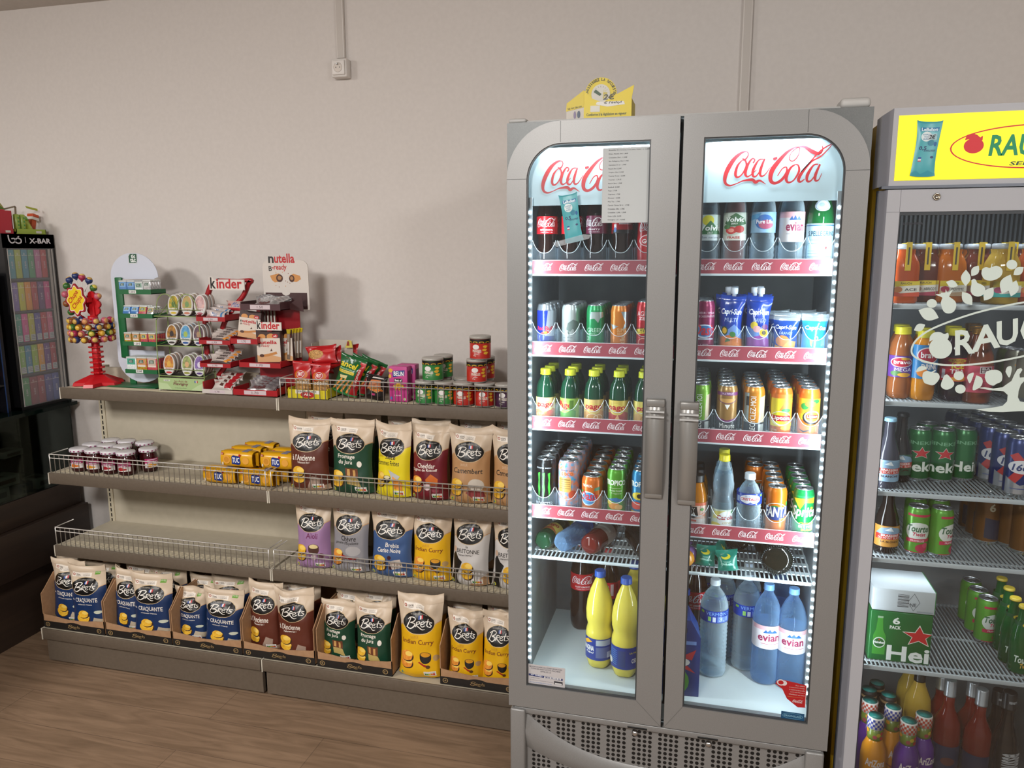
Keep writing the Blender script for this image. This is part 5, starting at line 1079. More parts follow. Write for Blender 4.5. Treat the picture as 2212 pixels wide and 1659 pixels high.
cm = MB().prism(cardp, KY2+.070, KY2+.074, 'd0c8c0:.45')
zt = kx(610, 546, KY2+.07)[1]
A = Art().t('n', .14, .82, .26, .94, '1c1614', .06).t('utella', .27, .82, .72, .985, 'b81820', .05).t('B', .14, .68, .21, .77, '1c1614', .02).t('-ready', .21, .675, .54, .80, 'b81820', .02, .1)
A.p([(.16, .60), (.36, .64), (.44, .58), (.42, .50), (.26, .48), (.20, .52)], 'c88a4a').e(.37, .555, .075, .07, '4a2412', 14).e(.37, .56, .045, .04, 'a8784a', 8).p([(.60, .60), (.68, .635), (.82, .60), (.84, .54), (.74, .49), (.62, .50)], 'c88a4a').e(.64, .55, .06, .065, '4a2412', 14).e(.64, .555, .035, .035, 'a8784a', 8)
for i in range(12): A.e(.44+.16*math.sin(i*2.4), .53+.13*math.cos(i*1.9), .010, .008, '7a3c1c' if i % 2 else 'c88a4a', 6)
A.r(.04, .01, .96, .30, '3c1c1c').e(.5, .30, .09, .05, 'd0c8c0', 14)
cm.art(A, W_n, zt-z0, lambda x, y, o: ((X0_+X1_)/2+x, KY2+.070-o, z0+y))
parts.append(('header_card', cm.mesh('header_card')))
sd = MB(); n = 0; zz = kx(575, 672, KY2+.05)[1]
sd.prism([(NT[0][1], NT[0][2]-.003), (X1_, z0-.003), (X1_-.005, z0+.06), (NT[0][1], NT[0][2]+.018)], KY2+.02, KY2+.022, '3c1c1c'); parts.append(('side_card', sd.mesh('side_card')))
put(('chocolate_display', 'sweet display', parts), (0, 0, ZS), 'red and maroon stepped display with the tall white card showing biscuit rolls')
# bars and boxes on the displays
def bar(w_, h, d, col, lines, seed, mat2=None):
    A = Art()
    for L_ in lines: A = L_(A) or A
    return bag('chocolate_bar', 'chocolate', w_, d, h, A, col, seed, 8, 6, sh=.96, stand=False)
kmax = bar(.115, .024, .04, 'c4b8b4:.3', [lambda A: A.r(0, 0, 1, .16, 'a82028').t('kinder', .10, .22, .34, .42, 'a82028', .04).t('Maxi', .38, .20, .66, .72, '2a6aa8', .04, .15).r(.82, .1, .90, .9, '3a7ab0')], 41)
kbu = bar(.105, .024, .045, 'c0b4ac:.3', [lambda A: A.r(0, 0, 1, .2, '3c2018').p([(.65, .2), (.9, .6), (.98, .4), (.8, .1)], 'chip_orange').t('kinder', .5, .72, .72, .84, 'a82028', .04).t('bueno', .30, .36, .68, .70, '2c1a18', .04, .2)], 42)
kch = bar(.100, .03, .045, 'c4bcb4:.3', [lambda A: A.p([(.7, .1), (.95, .2), (1, .7), (.75, .9)], 'a81c24').p([(.45, .3), (.62, .25), (.64, .55), (.5, .6)], '4a2418').t('kinder', .08, .6, .36, .78, 'a82028', .04)], 43)
knu = bar(.110, .022, .045, 'foil_silver', [lambda A: A.t('nutella', .25, .2, .75, .55, '5a1c1c', .04)], 44)
kt_ = 'wrapped chocolate bars on the red displays'
def lay(kind, tr, Y, rows, cols_, step, dz, rz0, rx0, name, sc=1):
    X0_, X1_, z = tr
    for r in range(rows):
        for c in range(cols_):
            put(kind, (X0_+(X1_-X0_)*(c+.5)/cols_+.004*r, Y-.028+step*r, ZS+z+.006+dz*r), name % (('foremost', 'second', 'third', 'fourth', 'fifth')[r]+(' ' if cols_ == 1 else (' left', ' right')[c]+' ')), kt_, rz0+.03*r, rx0, 0, sc)
lay(kmax, KT[0], KY, 3, 1, .024, .010, -.05, -.4, 'white and blue chocolate bar, %sin the top tray of the hooped display', .85)
lay(kbu, KT[1], KY, 4, 1, .018, .007, .05, -.9, 'white and brown chocolate bar, %sin the second tray of the hooped display', .9)
lay(kbu, KT[2], KY, 4, 1, .018, .009, .05, -.8, 'white and brown chocolate bar, %sin the third tray of the hooped display', 1.0)
lay(kch, KT[3], KY, 4, 1, .020, .011, -.03, -.7, 'white and red chocolate bar, %sin the lowest tray of the hooped display')
lay(knu, NT[0], KY2, 5, 1, .020, .004, -.1, -1.0, 'silver wrapped bar, %sin the maroon top tray', 1.15)
lay(knu, NT[3], KY2, 5, 1, .020, .007, -.05, -1.0, 'silver wrapped bar, %sin the red bottom tray', 1.25)
pth = at(503, 655, KY-.02); put(bar(.085, .022, .04, 'c4a49c:.3', [lambda A: A.r(0, 0, 1, .3, 'a82028').t('kinder', .05, .5, .45, .8, 'a82028', .04).t('Maxi', .5, .4, .95, .9, '2a6aa8', .04)], 45), (at(500, 672, KY).x, KY+.02, at(500, 672, KY).z), 'red and white bar standing behind the top tray of the hooped display', None, -.3, -.1)
def bready(w_, h):
    b = MB().box(-w_/2, w_/2, 0, .024, 0, h, '3c2420:.4', .001)
    A = Art().r(0, 0, 1, .70, 'd0c4b8').r(0, .70, 1, 1, '3c2420').e(.24, .78, .16, .09, 'c88a4a', 14).e(.62, .78, .18, .10, 'c88a4a', 14).e(.80, .80, .13, .065, 'b01c24', 14).t('x2', .73, .77, .87, .83, 'e8e0d8', .03)
    A.r(0, .66, 1, .735, 'd0c4b8').t('n', .05, .55, .16, .63, '1c1614', .06).t('utella', .17, .55, .86, .665, 'b01820', .05).t('B', .08, .46, .15, .52, '1c1614', .02).t('-ready', .15, .45, .55, .54, 'b01820', .01, .1)
    A.p([(0, 0), (1, 0), (1, .14), (.6, .22), (.2, .17), (0, .22)], 'c8986a').p([(.12, .22), (.5, .26), (.82, .32), (.86, .25), (.5, .18), (.2, .15)], 'b87a3c').e(.20, .20, .10, .05, '4a2412', 12).p([(.56, .33), (.62, .42), (.66, .34)], '4a2412')
    f = MB(); f.art(A, w_, h, lambda x, y, o: (x, -o, y))
    return ('biscuit_box', 'biscuits', [('carton', b.mesh('carton')), ('front_print', f.mesh('front_print'))])
BR = bready(.074, .106)
for (x0, x1, yt, yb, Y, rx, ry, lb) in ((513, 555, 672, 732, KY2-.03, -.1, .12, 'white and maroon biscuit box leaning in the middle tray'), (557, 604, 713, 784, KY2-.035, -.05, -.04, 'white and maroon biscuit box upright in front on the third tray'), (602, 630, 713, 782, KY2+.0, -.05, -.03, 'white and maroon biscuit box half hidden behind the front one')):
    a, b = at(x0, yb-3, Y), at(x1, yt, Y); put(BR, ((a.x+b.x)/2, Y, a.z), lb, 'white and maroon biscuit boxes', 0, rx, ry, ((b.x-a.x)/.074, 1, (b.z-a.z)/.106))
a = kx(554, 713, KY2-.045); b = kx(607, 692, KY2-.045); s_ = kinder_sign(b[0]-a[0], b[1]-a[1])
put(('clip_sign', 'sign', [('sign_face', s_.mesh('sign_face')), ('clip', MB().box(-.01, .01, .003, .012, -.004, .01, RR).mesh('clip'))]), ((a[0]+b[0])/2, KY2-.045, ZS+a[1]), 'small white name sign with black k clipped above the front biscuit box')
sb = ('snack_stick', 'snack', [('wrapper', MB().box(-.006, .006, -.004, .004, 0, .105, '8a7868:.25', .002).mesh('wrapper')), ('yellow_end', MB().prism([(-.005, .10), (.005, .10), (.009, .122), (-.009, .122)], -.003, .003, 'c8b020:.3').mesh('yellow_end')), ('print', MB().box(-.004, .004, -.0046, -.004, .02, .07, 'd0c8c0').mesh('print'))])
for i in range(5):
    p = at(624+i*6.5, 776-i, KY2+.0+.012*i); put(sb, (p.x, KY2+.0+.012*i, p.z), 'slim yellow-topped snack stick, %s from the left in the third tray' % ('first', 'second', 'third', 'fourth', 'fifth')[i], 'yellow-topped snack sticks', 0, 0, .05)
for i in range(5):
    p = at(566+i*7, 697, KY2+.03); put(sb, (p.x, KY2+.03, p.z-.02), 'slim snack stick, %s from the left above the small name sign' % ('first', 'second', 'third', 'fourth', 'fifth')[i], 'snack sticks above the small sign', 0, 0, 0, .7)
# ------------------------------------------------------------------ cans and bottles
def can(body, art=None, R=.0285, H=.148, bands=None, aw=None, top='c0c4c8:.25:.9', lidk='b4b8bc:.28:.9', rim=None):
    nk = .012
    prof = [(R*.80, 0, top), (R*.86, .002), (R, .010), (R, .012, body), (R, H-.018), (R*.93, H-.009), (R*.84, H-.003, top), (R*.86, H), (R*.82, H-.0006), (R*.80, H-.004)]
    if bands:
        prof = [(R*.80, 0, top), (R*.86, .002), (R, .009, bands[0][1])]+[(R, .010+(H-.029)*z, k) for z, k in bands]+[(R, H-.018, bands[-1][1]), (R*.93, H-.009, rim or bands[-1][1]), (R*.84, H-.003, top), (R*.86, H), (R*.82, H-.0006), (R*.80, H-.004)]
    m = MB().lathe(prof, body, 28, cap=False)
    if art: m.art(art, aw or 2.6*R, H-.030, lambda x, y, o: cyl(R)(x, y+.011, o), .005)
    l = MB().lathe([(R*.80, H-.004), (R*.72, H-.005), (R*.70, H-.0035), (.001, H-.0035)], lidk, 20, cap=False)
    t = MB().box(-.007, .007, -.011, .008, H-.0035, H-.0015, 'd0d4d8:.2:1', .0015)
    return ('drink_can', 'drink can', [('can_body', m.mesh('can_body')), ('can_lid', l.mesh('can_lid')), ('pull_tab', t.mesh('pull_tab'))])
def bottle(prof, body, cap=None, capz=None, label=None, lz=None, lart=None, liquid=None, seg=26, flute=0, nf=5, capr=.0155, caph=.018, lk='e0e0e0', law=None, lr=None, name='drink_bottle', cat='bottle'):
    """prof in metres; liquid: (key, level); label band lz=(z0,z1)"""
    m = MB().lathe(prof, body, seg, flute=flute, nf=nf)
    parts = [('bottle_body', m.mesh('bottle_body'))]
    if liquid:
        k, lv = liquid; pr_ = [(max(.001, p[0]-.0022), p[1]+(.002 if i == 0 else 0)) for i, p in enumerate(prof) if p[1] < lv]
        parts.append(('liquid', MB().lathe(pr_+[(pr_[-1][0]*.98, lv)], k, seg, flute=flute, nf=nf).mesh('liquid')))
    if label:
        z0, z1 = lz; R = lr or max([p[0] for p in prof if z0-.01 <= p[1] <= z1+.01] or [max(p[0] for p in prof)])
        b = MB().lathe([(R+.0008, z0), (R+.0008, z1)], label, seg, cap=False)
        if lart: b.art(lart, law or 2.6*R, z1-z0, lambda x, y, o: cyl(R+.0009)(x, y+z0, o), .005)
        parts.append(('label_band', b.mesh('label_band')))
    if cap:
        c = MB().lathe([(capr*1.03, capz), (capr*1.03, capz+.003), (capr, capz+.0035), (capr, capz+caph-.002), (capr*.9, capz+caph)], cap, 22)
        parts.append(('cap', c.mesh('cap')))
    return (name, cat, parts)
def pet(H, R, neck=.013, wav=0, sh=.70, waist=None, n=14, top=1.0):
    P = [(R*.70, 0), (R*.93, .006), (R, .018)]
    zs = H*sh
    for i in range(1, n+1):
        t = i/n; z = .018+(zs-.018)*t; r = R*(1-(wav*(.5-.5*math.cos(t*n*PI)) if wav else 0))
        if waist: r *= 1-waist[1]*math.exp(-((z-waist[0]*H)/(.05*H))**2)
        P.append((r, z))
    for i in range(1, 8):
        t = i/7; P.append((neck+(R-neck)*(math.cos(t*PI/2)**.85 if t < 1 else 0), zs+(H*.93-zs)*t))
    P.append((neck, H*top)); return P
def script_cola(x0, y0, x1, y1, k='e8e0e0'): return lambda A: A.logo('cola', x0, y0, x1, y1, k)
LBL = {}
def dup_rows(kind, side, slot, row, n, lab, grp, R=.0285, y0=2.232, jit=.003, rz=.0, dx=0, dark=None, gap=.0015, z=None):
    x = PX[side][slot]+dx; zf = FLOORZ[side][row]+.0 if z is None else z
    for i in range(n):
        k = kind if not isinstance(kind, list) else kind[min(i, len(kind)-1)]
        j = (noise.noise(Vector((x*50, i*3.1, zf*20))))*jit
        put(k, (x+j, y0+i*(2*R+gap)+.0, zf+.0005), (lab if i == 0 else lab+', %s in column' % ordn(i)), grp, rz+.5*j*60*(i > 0))
ROW = ('top', 'second', 'third', 'fourth')
# row 1, left: dark cola bottles in half-litre size
cp = [(.020, 0), (.026, .004), (.030, .018), (.0305, .05), (.0265, .075), (.0285, .095), (.0300, .105), (.0300, .150), (.029, .162), (.024, .185), (.017, .208), (.0125, .222), (.0125, .238)]
def cola_label(c, big='Coca', sub='GOÛT ORIGINAL'): return Art().r(0, 0, 1, 1, c).logo('cola', .12, .38, .90, .92, 'e8e0e2').t(sub, .26, .18, .76, .30, 'e8e0e2', .02).t('à boire bien frais', .28, .07, .74, .13, 'e8e0e2')
COKE = bottle(cp, '1c0a06:.10', 'a01018:.35', .236, 'b01420:.3', (.100, .150), cola_label('b01420:.3'), flute=3)
COKZ = bottle(cp, '1c0a06:.10', '1a1a1a:.35', .236, 'b01420:.3', (.100, .150), Art().r(0, 0, 1, .2, '1a1414').r(.1, .3, .2, .5, 'e8e0e2').e(.15, .2, .06, .14, '3a6ab0', 10).r(.3, .5, .8, .55, 'e0d8d8'), flute=3)
COKC = bottle(cp, '1c0a06:.10', '701838:.35', .236, '6a1c3c:.3', (.100, .150), cola_label('6a1c3c:.3', sub='cherry'), flute=3)
gz_ = 'cola bottles on the top fridge shelf'
for slot, k, lb, rz in ((0, COKE, 'cola bottle with red label at far left of top fridge shelf', .1), (1, COKE, 'half-litre cola bottle half hidden by the turquoise sachet', .5), (2, COKC, 'cola bottle with a plum coloured cherry label', -.2), (3, COKZ, 'cola bottle whose red label is under the price list', .3)):
    dup_rows([k], 0, slot, 0, 3 if slot in (0, 2) else 2, lb, gz_, .0305, rz=rz, y0=2.238)
# printed can at the right end of top left row: red with round script
A = Art().logo('cola', .08, .62, .95, .95, 'e8e0e2').e(.5, .40, .42, .16, 'd8c8ca', 20).e(.5, .40, .39, .14, 'b01420:.3', 20).t('GOÛT', .2, .33, .8, .47, 'e8e0e2', .03)
ck = [(.022, 0), (.030, .004), (.031, .02), (.031, .06), (.028, .1), (.031, .14), (.031, .16), (.022, .19), (.0135, .21), (.0135, .226)]
CK5 = bottle(ck, 'b01420:.25', 'a01018:.35', .224, 'b01420:.25', (.035, .145), A); dup_rows([CK5], 0, 4, 0, 2, 'all-red cola bottle cut off by the left door frame', gz_, .031, y0=2.238, rz=.3)
# row 1, right: waters
VOL = bottle(pet(.225, .031, .0125, .03, .66), 'pet_clear', '2c8a3a:.3', .212, 'film_dummy' if 0 else 'c0ccc4', (.075, .145), Art().r(0, 0, 1, 1, 'b8c8c0').e(.42, .78, .20, .20, 'd8d030', 16).p([(.1, .25), (.5, .78), (.95, .25)], '2a6a3a').t('Volvic', .14, .38, .90, .60, 'e8ece8', .03, .1).t('ZEST', .4, .27, .6, .34, 'e8ece8').r(0, 0, 1, .22, 'c8d4d8').t('Mon naturel', .15, .08, .85, .17, '30506a', 0, .2), ('water', .17))
VOF = bottle(pet(.225, .031, .0125, .02, .66), 'pet_clear', '2c8a3a:.3', .212, 'c0ccc4', (.075, .150), Art().r(0, 0, 1, 1, 'b4bcb0').p([(.1, .62), (.3, .85), (.5, .98), (.8, .8), (.92, .6), (.6, .5), (.3, .5)], '2a5a30').t('Volvic', .16, .66, .80, .84, 'e8ece8', .03, .1).t('JUICY', .36, .56, .58, .63, 'e8ece8', .02).e(.36, .36, .20, .13, 'b81c18', 14).e(.64, .40, .18, .13, 'a81c18', 14).e(.36, .36, .10, .07, 'e09080', 10).e(.2, .48, .14, .08, '3a6a30', 10).p([(0, 0), (1, 0), (1, .22), (.7, .26), (.3, .14), (0, .24)], 'd0d0c8').t('FRAISE', .24, .06, .66, .15, 'b01c18', .03), ('7a2418:.1', .178))
PUR = bottle(pet(.225, .032, .0125, .06, .66, n=16), 'pet_clear', 'd8e0e8:.3', .212, 'a8c0d8', (.095, .150), Art().r(0, 0, 1, 1, '88b0d0').e(.5, .52, .30, .36, '2a62a8', 20).e(.56, .40, .24, .22, 'a84a6a', 16).t('Pure Life', .24, .44, .78, .64, 'e8ecf4', .03).p([(0, .85), (.4, .95), (.3, .7), (0, .6)], '4a90c0'), ('water', .185))
EVS = bottle(pet(.225, .032, .0125, .03, .64), 'pet_clear', 'b04060:.3', .212, 'd0c8cc', (.070, .150), Art().r(0, 0, 1, 1, 'd0ccd0').r(0, .80, 1, 1, 'd0a0a8').p([(.38, .72), (.46, .86), (.50, .76), (.56, .88), (.62, .76), (.68, .86), (.76, .72)], '2a5a9a').t('evian', .28, .36, .88, .66, '8a1c48', .03).r(.3, .26, .8, .28, 'a0a0a8'), ('water', .175))
spp = [(.024, 0), (.033, .004), (.034, .02), (.034, .13), (.032, .15), (.024, .185), (.017, .215), (.0145, .232), (.0145, .245)]
SPL = bottle(spp, 'bottle_green', None, None, 'b8d4dc', (.008, .118), Art().r(0, 0, 1, 1, 'a8c8d4').r(0, .94, 1, .97, '30608a').r(0, .03, 1, .05, '30608a').t('S.PELLEGRINO', .10, .70, .96, .82, '2a4a60', .03).star(.66, .42, .05, .06, 'b83030').r(.1, .60, .8, .61, '4a7080').r(.1, .52, .6, .53, '4a7080').r(.1, .34, .5, .35, '4a7080').r(.1, .2, .9, .21, '4a7080').r(.1, .28, .7, .29, '4a7080'))
SPL[2].append(('neck_label', (lambda m: (m.art(Art().e(.5, .5, .45, .45, 'd8e4ea', 20).ring(.5, .5, .40, .40, .03, .03, '6a98b8', 20).e(.45, .55, .16, .16, 'a8c0d0', 10), .040, .034, lambda x, y, o: ((.030-(y-.017)*.30+o)*math.sin(x/.027), -(.0315-(y-.017)*.30+o)*math.cos(x/.027), y+.148), .004), m)[1])(MB()).mesh('neck_label')))
gw = 'water bottles on the top fridge shelf'
for slot, k, lb, n, rz in ((4, VOL, 'clear lemon flavoured water bottle with yellow and green label', 2, .2), (3, VOF, 'strawberry flavoured water bottle with reddish water', 2, 0), (2, PUR, 'small water bottle with a round blue and pink label', 2, 0), (1, EVS, 'small clear water bottle with pale pink label and blue peaks', 2, 0), (0, SPL, 'green sparkling water bottle with a pale blue label', 2, 0)):
    dup_rows([k], 1, slot, 0, n, lb, gw, .033, rz=rz, y0=2.24)
# row 2, left: slim energy cans
RB1 = can('9aa0a8:.25:.7', Art().p([(.0, .0), (.0, 1), (.62, 1), (.45, 0)], '18309a:.25:.3').p([(.62, 1), (.45, .0), (1, 0), (1, .5), (1, 1)], 'b0b6be:.3:.6').p([(.50, .28), (1, .28), (1, 0), (.38, 0)], '20286a:.25').t('Red', .12, .44, .44, .56, 'c01c30', .05).t('Bull', .50, .44, .86, .56, 'b01c38', .05).p([(.3, .36), (.45, .42), (.62, .42), (.75, .37), (.6, .33), (.45, .33)], 'b02c28').e(.52, .38, .08, .03, 'e0c030', 12), .0265, .134)
RB2 = can('b0b8b8:.3:.5', Art().p([(.30, .48), (.40, .66), (.62, .76), (.86, .70), (.95, .55), (.82, .52), (.74, .44), (.60, .50), (.5, .42), (.42, .44)], '5c6a66').p([(.38, .42), (.44, .30), (.48, .32), (.44, .44)], '5c6a66').p([(.66, .46), (.70, .34), (.74, .36), (.72, .48)], '5c6a66').t('sugarfree', .15, .22, .60, .28, '6a7472').ring(.4, .1, .2, .08, .02, .01, '8a9290', 14), .0265, .134)
RB3 = can('128048:.28:.3', Art().r(0, 0, 1, 1, '128048:.28:.3').p([(.26, .78), (.30, .98), (.86, .98), (.9, .85), (.7, .8), (.62, .68), (.46, .80)], 'a8b4b0:.3:.5').t('GREEN', .12, .42, .84, .54, 'b8d8c4', .0).t('EDITION', .10, .34, .55, .39, 'b8d8c4', .0).t('Red Bull', .10, .02, .24, .30, 'a8ccb8', .02, 0, 90), .0265, .134)
RB4 = can('c07020:.28:.3', Art().r(0, 0, 1, 1, 'c07020:.28:.3').p([(.55, 1), (.75, .7), (.6, .5), (.95, .6), (.95, 1)], '9aa4a8:.3:.6').p([(.05, .66), (.45, .60), (.2, .5)], '9aa4a8:.3:.6').t('SUMMER', .40, .44, .96, .54, 'd8b888', 0).t('EDITION', .42, .36, .9, .42, 'd8b888', 0).t('Red Bull', .52, .02, .72, .34, 'd0ac80', .02, 0, 90), .0265, .134)
SCH = can('a81420:.28:.3', Art().t('AGRUM', .1, .80, .9, .92, 'e0c8c8', .02).t('ZERO', .2, .70, .8, .78, 'e0c8c8', .02).p([(0, .34), (1, .42), (1, .56), (0, .46)], 'd8c030').t('SCHWEPPES', .05, .38, .95, .52, '2a2018', .03).ring(.4, .14, .24, .12, .03, .02, 'e0a890', 14), .0265, .146)
ge = 'slim energy drink cans in the fridge'
for slot, k, lb, n in ((0, RB1, 'slim blue and silver energy drink can', 4), (1, RB2, 'slim pale grey energy drink can with a dark bull', 4), (2, RB3, 'slim green energy drink can', 4), (3, RB4, 'slim orange energy drink can', 4), (4, SCH, 'slim red can at the left door edge', 3)):
    dup_rows([k], 0, slot, 1, n, lb, ge, .0265, rz=.1)
# row 2, right: can and foil pouches
OAS = can('801848:.28:.3', Art().t('SAVEUR / SMAAK', .2, .84, .95, .89, 'e0c0d0').t('POMME CASSIS FRAMBOISE', .1, .76, .98, .81, 'e0c0d0').e(.52, .44, .40, .16, 'c8d8e8', 20).e(.54, .44, .34, .13, '2a70b0', 20).t('Oasis', .10, .34, .98, .60, 'c01c34', .08, .2).r(.1, .24, .9, .27, 'c8d8e8').t('1 000%', .4, .10, .7, .14, 'e0c0d0').t('PLAISIR', .3, .03, .9, .07, 'e0c0d0'), .0285, .150)
dup_rows([OAS], 1, 4, 1, 5, 'magenta blackcurrant drink can', 'cans beside the foil pouches', .0285)
def csun(A, name, top=.62): return A.t('Capri-Sun', .06, top, .94, top+.13, 'e4ecf4', .04, .12).t(name, .24, top-.10, .80, top-.03, '9ab0d8', .0, .1)
def pouch_big(col2, fruit, name, sd):
    A = Art().r(0, 0, 1, 1, '1a3c98:.2').p([(0, 0), (1, 0), (1, .40), (.7, .52), (.4, .42), (0, .48)], '6a8cc8:.25').p([(0, 0), (1, 0), (1, .26), (.6, .34), (0, .28)], col2); csun(A, name, .66)
    for f in fruit: A = f(A) or A
    k = bag('drink_pouch', 'drink pouch', .068, .158, .052, A, '1a3c98:.2', sd, 8, 12, crumple=.6)
    k[2].append(('spout', MB().lathe([(.006, .150), (.006, .166), (.010, .167), (.010, .182), (.008, .184)], 'c8d0dc:.3', 14).mesh('spout')))
    return k
P1 = pouch_big('c8702c:.3', [lambda A: A.e(.25, .40, .16, .08, '2a4a20', 12).e(.25, .40, .11, .055, 'd8b030', 12).e(.62, .34, .14, .05, '3a7a3a', 12).e(.4, .2, .12, .07, '3a6a30', 10).e(.55, .12, .36, .10, 'd07828', 14)], 'MULTI', 51)
P2 = pouch_big('8a4a98:.3', [lambda A: A.e(.28, .50, .16, .07, 'd8c030', 12).e(.40, .44, .18, .06, 'd8a0a0', 12).e(.72, .38, .24, .085, 'c8b8c0', 14).e(.72, .38, .20, .07, 'd8b030', 14).e(.72, .38, .10, .04, '3a3010', 10).e(.78, .48, .16, .05, '5a2a60', 12)], 'MANGO', 52)
def pouch_small(base, art, sd):
    A = Art().r(0, 0, 1, 1, 'a8b4bc:.25:.5').r(0, 0, 1, .84, base); csun(A, 'ORANGE' if sd == 53 else '', .60)
    for f in art: A = f(A) or A
    return bag('drink_pouch', 'drink pouch', .070, .112, .046, A, 'a8b4bc:.25:.6', sd, 8, 10, crumple=.7)
P3_ = pouch_small('1c4494:.2', [lambda A: A.e(.40, .34, .30, .14, 'd08040', 14).p([(.3, .12), (.9, .2), (.95, .34), (.7, .36), (.5, .26)], 'd8a050').p([(.05, .02), (.4, .1), (.3, .2), (.08, .24)], 'd8a050').e(.6, .04, .3, .05, 'c87838', 14)], 53)
P4_ = pouch_small('2a88c8:.2', [lambda A: A.e(.52, .42, .09, .06, 'c8e0f0', 12).e(.52, .42, .05, .035, '1c60a0', 12).p([(.26, .38), (.38, .36), (.36, .22), (.30, .26)], 'd8c040').r(.0, 0, 1, .10, 'c8d8e4').p([(.1, .02), (.5, .05), (.6, .14), (.4, .1)], 'c05070')], 54)
gp = 'foil drink pouches in the fridge'
for slot, k, lb, n, pit in ((3, P1, 'tall blue and orange foil drink pouch with a spout', 3, .055), (2, P2, 'tall blue and violet foil drink pouch with a spout', 3, .055), (1, P3_, 'small blue foil drink pouch with orange slices', 4, .045), (0, P4_, 'small light blue foil drink pouch at the right end', 4, .045)):
    for i in range(n): put(k, (PX[1][slot]+.003*i*(-1)**i, 2.240+pit*i, FLOORZ[1][1]+.001), lb if i == 0 else lb+', %s in its column' % ordn(i), gp, .12*(-1)**slot+.06*i, -.05, .03*(-1)**i)
# row 3, left: juice bottles with yellow caps
pg = [(.022, 0), (.0275, .004), (.029, .012), (.029, .08), (.0285, .095), (.0275, .108), (.024, .124), (.017, .136), (.0145, .142), (.0145, .150)]
def pago(c1, c2, fr, txt='pago', k='b01828'):
    A = Art().r(0, 0, 1, 1, c1).p([(0, 0), (1, 0), (1, .45), (.6, .6), (0, .40)], c2).e(.5, .60, .30, .24, 'd8cc60', 18).e(.5, .60, .26, .21, c1, 18).t(txt, .16, .50, .86, .76, k, .10)
    for f in fr: A = f(A) or A
    return bottle(pg, '0d3a26:.12', 'c8cc28:.35', .147, c1, (.012, .080), A, caph=.018, capr=.0165)
PA = [pago('d8c088', 'c87838', [lambda A: A.e(.25, .2, .2, .14, 'd8a060', 12).e(.6, .18, .24, .15, 'b85a28', 12).e(.7, .34, .15, .1, 'c84a28', 12)]), pago('8ab048', '5a9838', [lambda A: A.e(.25, .52, .2, .14, 'd8dcc0', 12).e(.3, .78, .12, .1, 'b83028', 12).r(.74, .5, .9, .92, '4a6a20').r(0, 0, 1, .06, 'a03028')]),
    pago('d8b870', 'c8904c', [lambda A: A.ring(.45, .22, .24, .16, .04, .03, 'e0c8a0', 16).ring(.7, .2, .2, .15, .04, .03, 'e0c8a0', 16)]), pago('c8b050', 'a83a28', [lambda A: A.e(.35, .24, .2, .15, 'a82820', 14).e(.7, .2, .16, .13, '983028', 12).p([(.4, .1), (.55, .4), (.65, .1)], 'd8a070').r(0, 0, 1, .07, '8a1c28')]),
    pago('d0c060', 'c8a060', [lambda A: A.ring(.5, .24, .2, .14, .04, .03, 'b07838', 16).r(0, 0, 1, .07, '6a2a60')])]
for slot, (lb) in enumerate(('dark green juice bottle with grapefruit label', 'dark green juice bottle with an apple green label', 'dark green juice bottle with orange slices on its label', 'dark green juice bottle with red berries on its label', 'dark green juice bottle at the left door edge')):
    dup_rows([PA[slot]], 0, slot, 2, 3, lb, 'juice bottles with yellow caps', .0292, rz=(.15, -.5, .1, -.1, .3)[slot], gap=.003)
# row 3, right: cans
def mm(c, rz_=0):
    return can(c, Art().r(0, 0, 1, 1, c).r(0, 0, 1, .30, '1a1c20:.3').r(0, .30, .24, 1, '9aa8a8:.3:.4').p([(.62, .30), (1, .30), (1, .95), (.66, .9)], 'b8a88c').t('RECYCLEZ-MOI', .30, .06, .50, .92, 'e4e4e0', .05, 0, 90).r(.12, .70, .24, .92, '1a1c20').r(.62, .04, .9, .26, 'a0a4a0'), .0285, .150)
MM1, MM3 = mm('6a9a30:.28:.3'), mm('c07c20:.28:.3')
MM2 = can('94703c:.28:.3', Art().r(0, 0, 1, 1, '94703c:.28:.3').r(0, .92, 1, 1, '6a2460').t('MULTIFRUIT', .3, .935, .72, .985, 'e0d0e0').e(.5, .84, .38, .12, '6a3a50', 20, PI, 2*PI).e(.5, .84, .33, .10, 'b88a48', 20, PI, 2*PI).p([(.40, .70), (.60, .70), (.5, .58)], 'e0dcd8').p([(0, .34), (.5, .26), (1, .34), (1, .40), (.5, .32), (0, .40)], '6a2460').p([(0, 0), (1, 0), (1, .34), (.5, .26), (0, .34)], '1a1c20:.3').t('Minute', .22, .13, .82, .25, 'e4e4e0', .03).t('Maid', .36, .04, .68, .11, 'e4e4e0', .03), .0285, .150)
LI1 = can('c86a20:.28:.3', Art().r(0, .24, 1, .90, 'd8c428').r(0, .90, 1, 1, 'c86a20').p([(.4, .62), (.6, .84), (.8, .78), (.76, .6)], 'c87028').e(.66, .62, .18, .05, '2a7a38', 12).e(.46, .43, .40, .17, 'e4e4d4', 22).e(.46, .43, .37, .155, 'd4cc28', 22).p([(.10, .36), (.82, .36), (.86, .50), (.06, .50)], 'b01820').t('Lipton', .13, .37, .79, .49, 'eceae0', .05).e(.7, .20, .24, .05, 'd8a028', 12).t('ice tea', .08, .13, .34, .18, 'e8d0b0').t('Pêche', .08, .04, .42, .11, 'e8d0b0', .02, .2).p([(.9, .3), (1, .3), (1, .8), (.9, .8)], 'c87028'), .0285, .150)
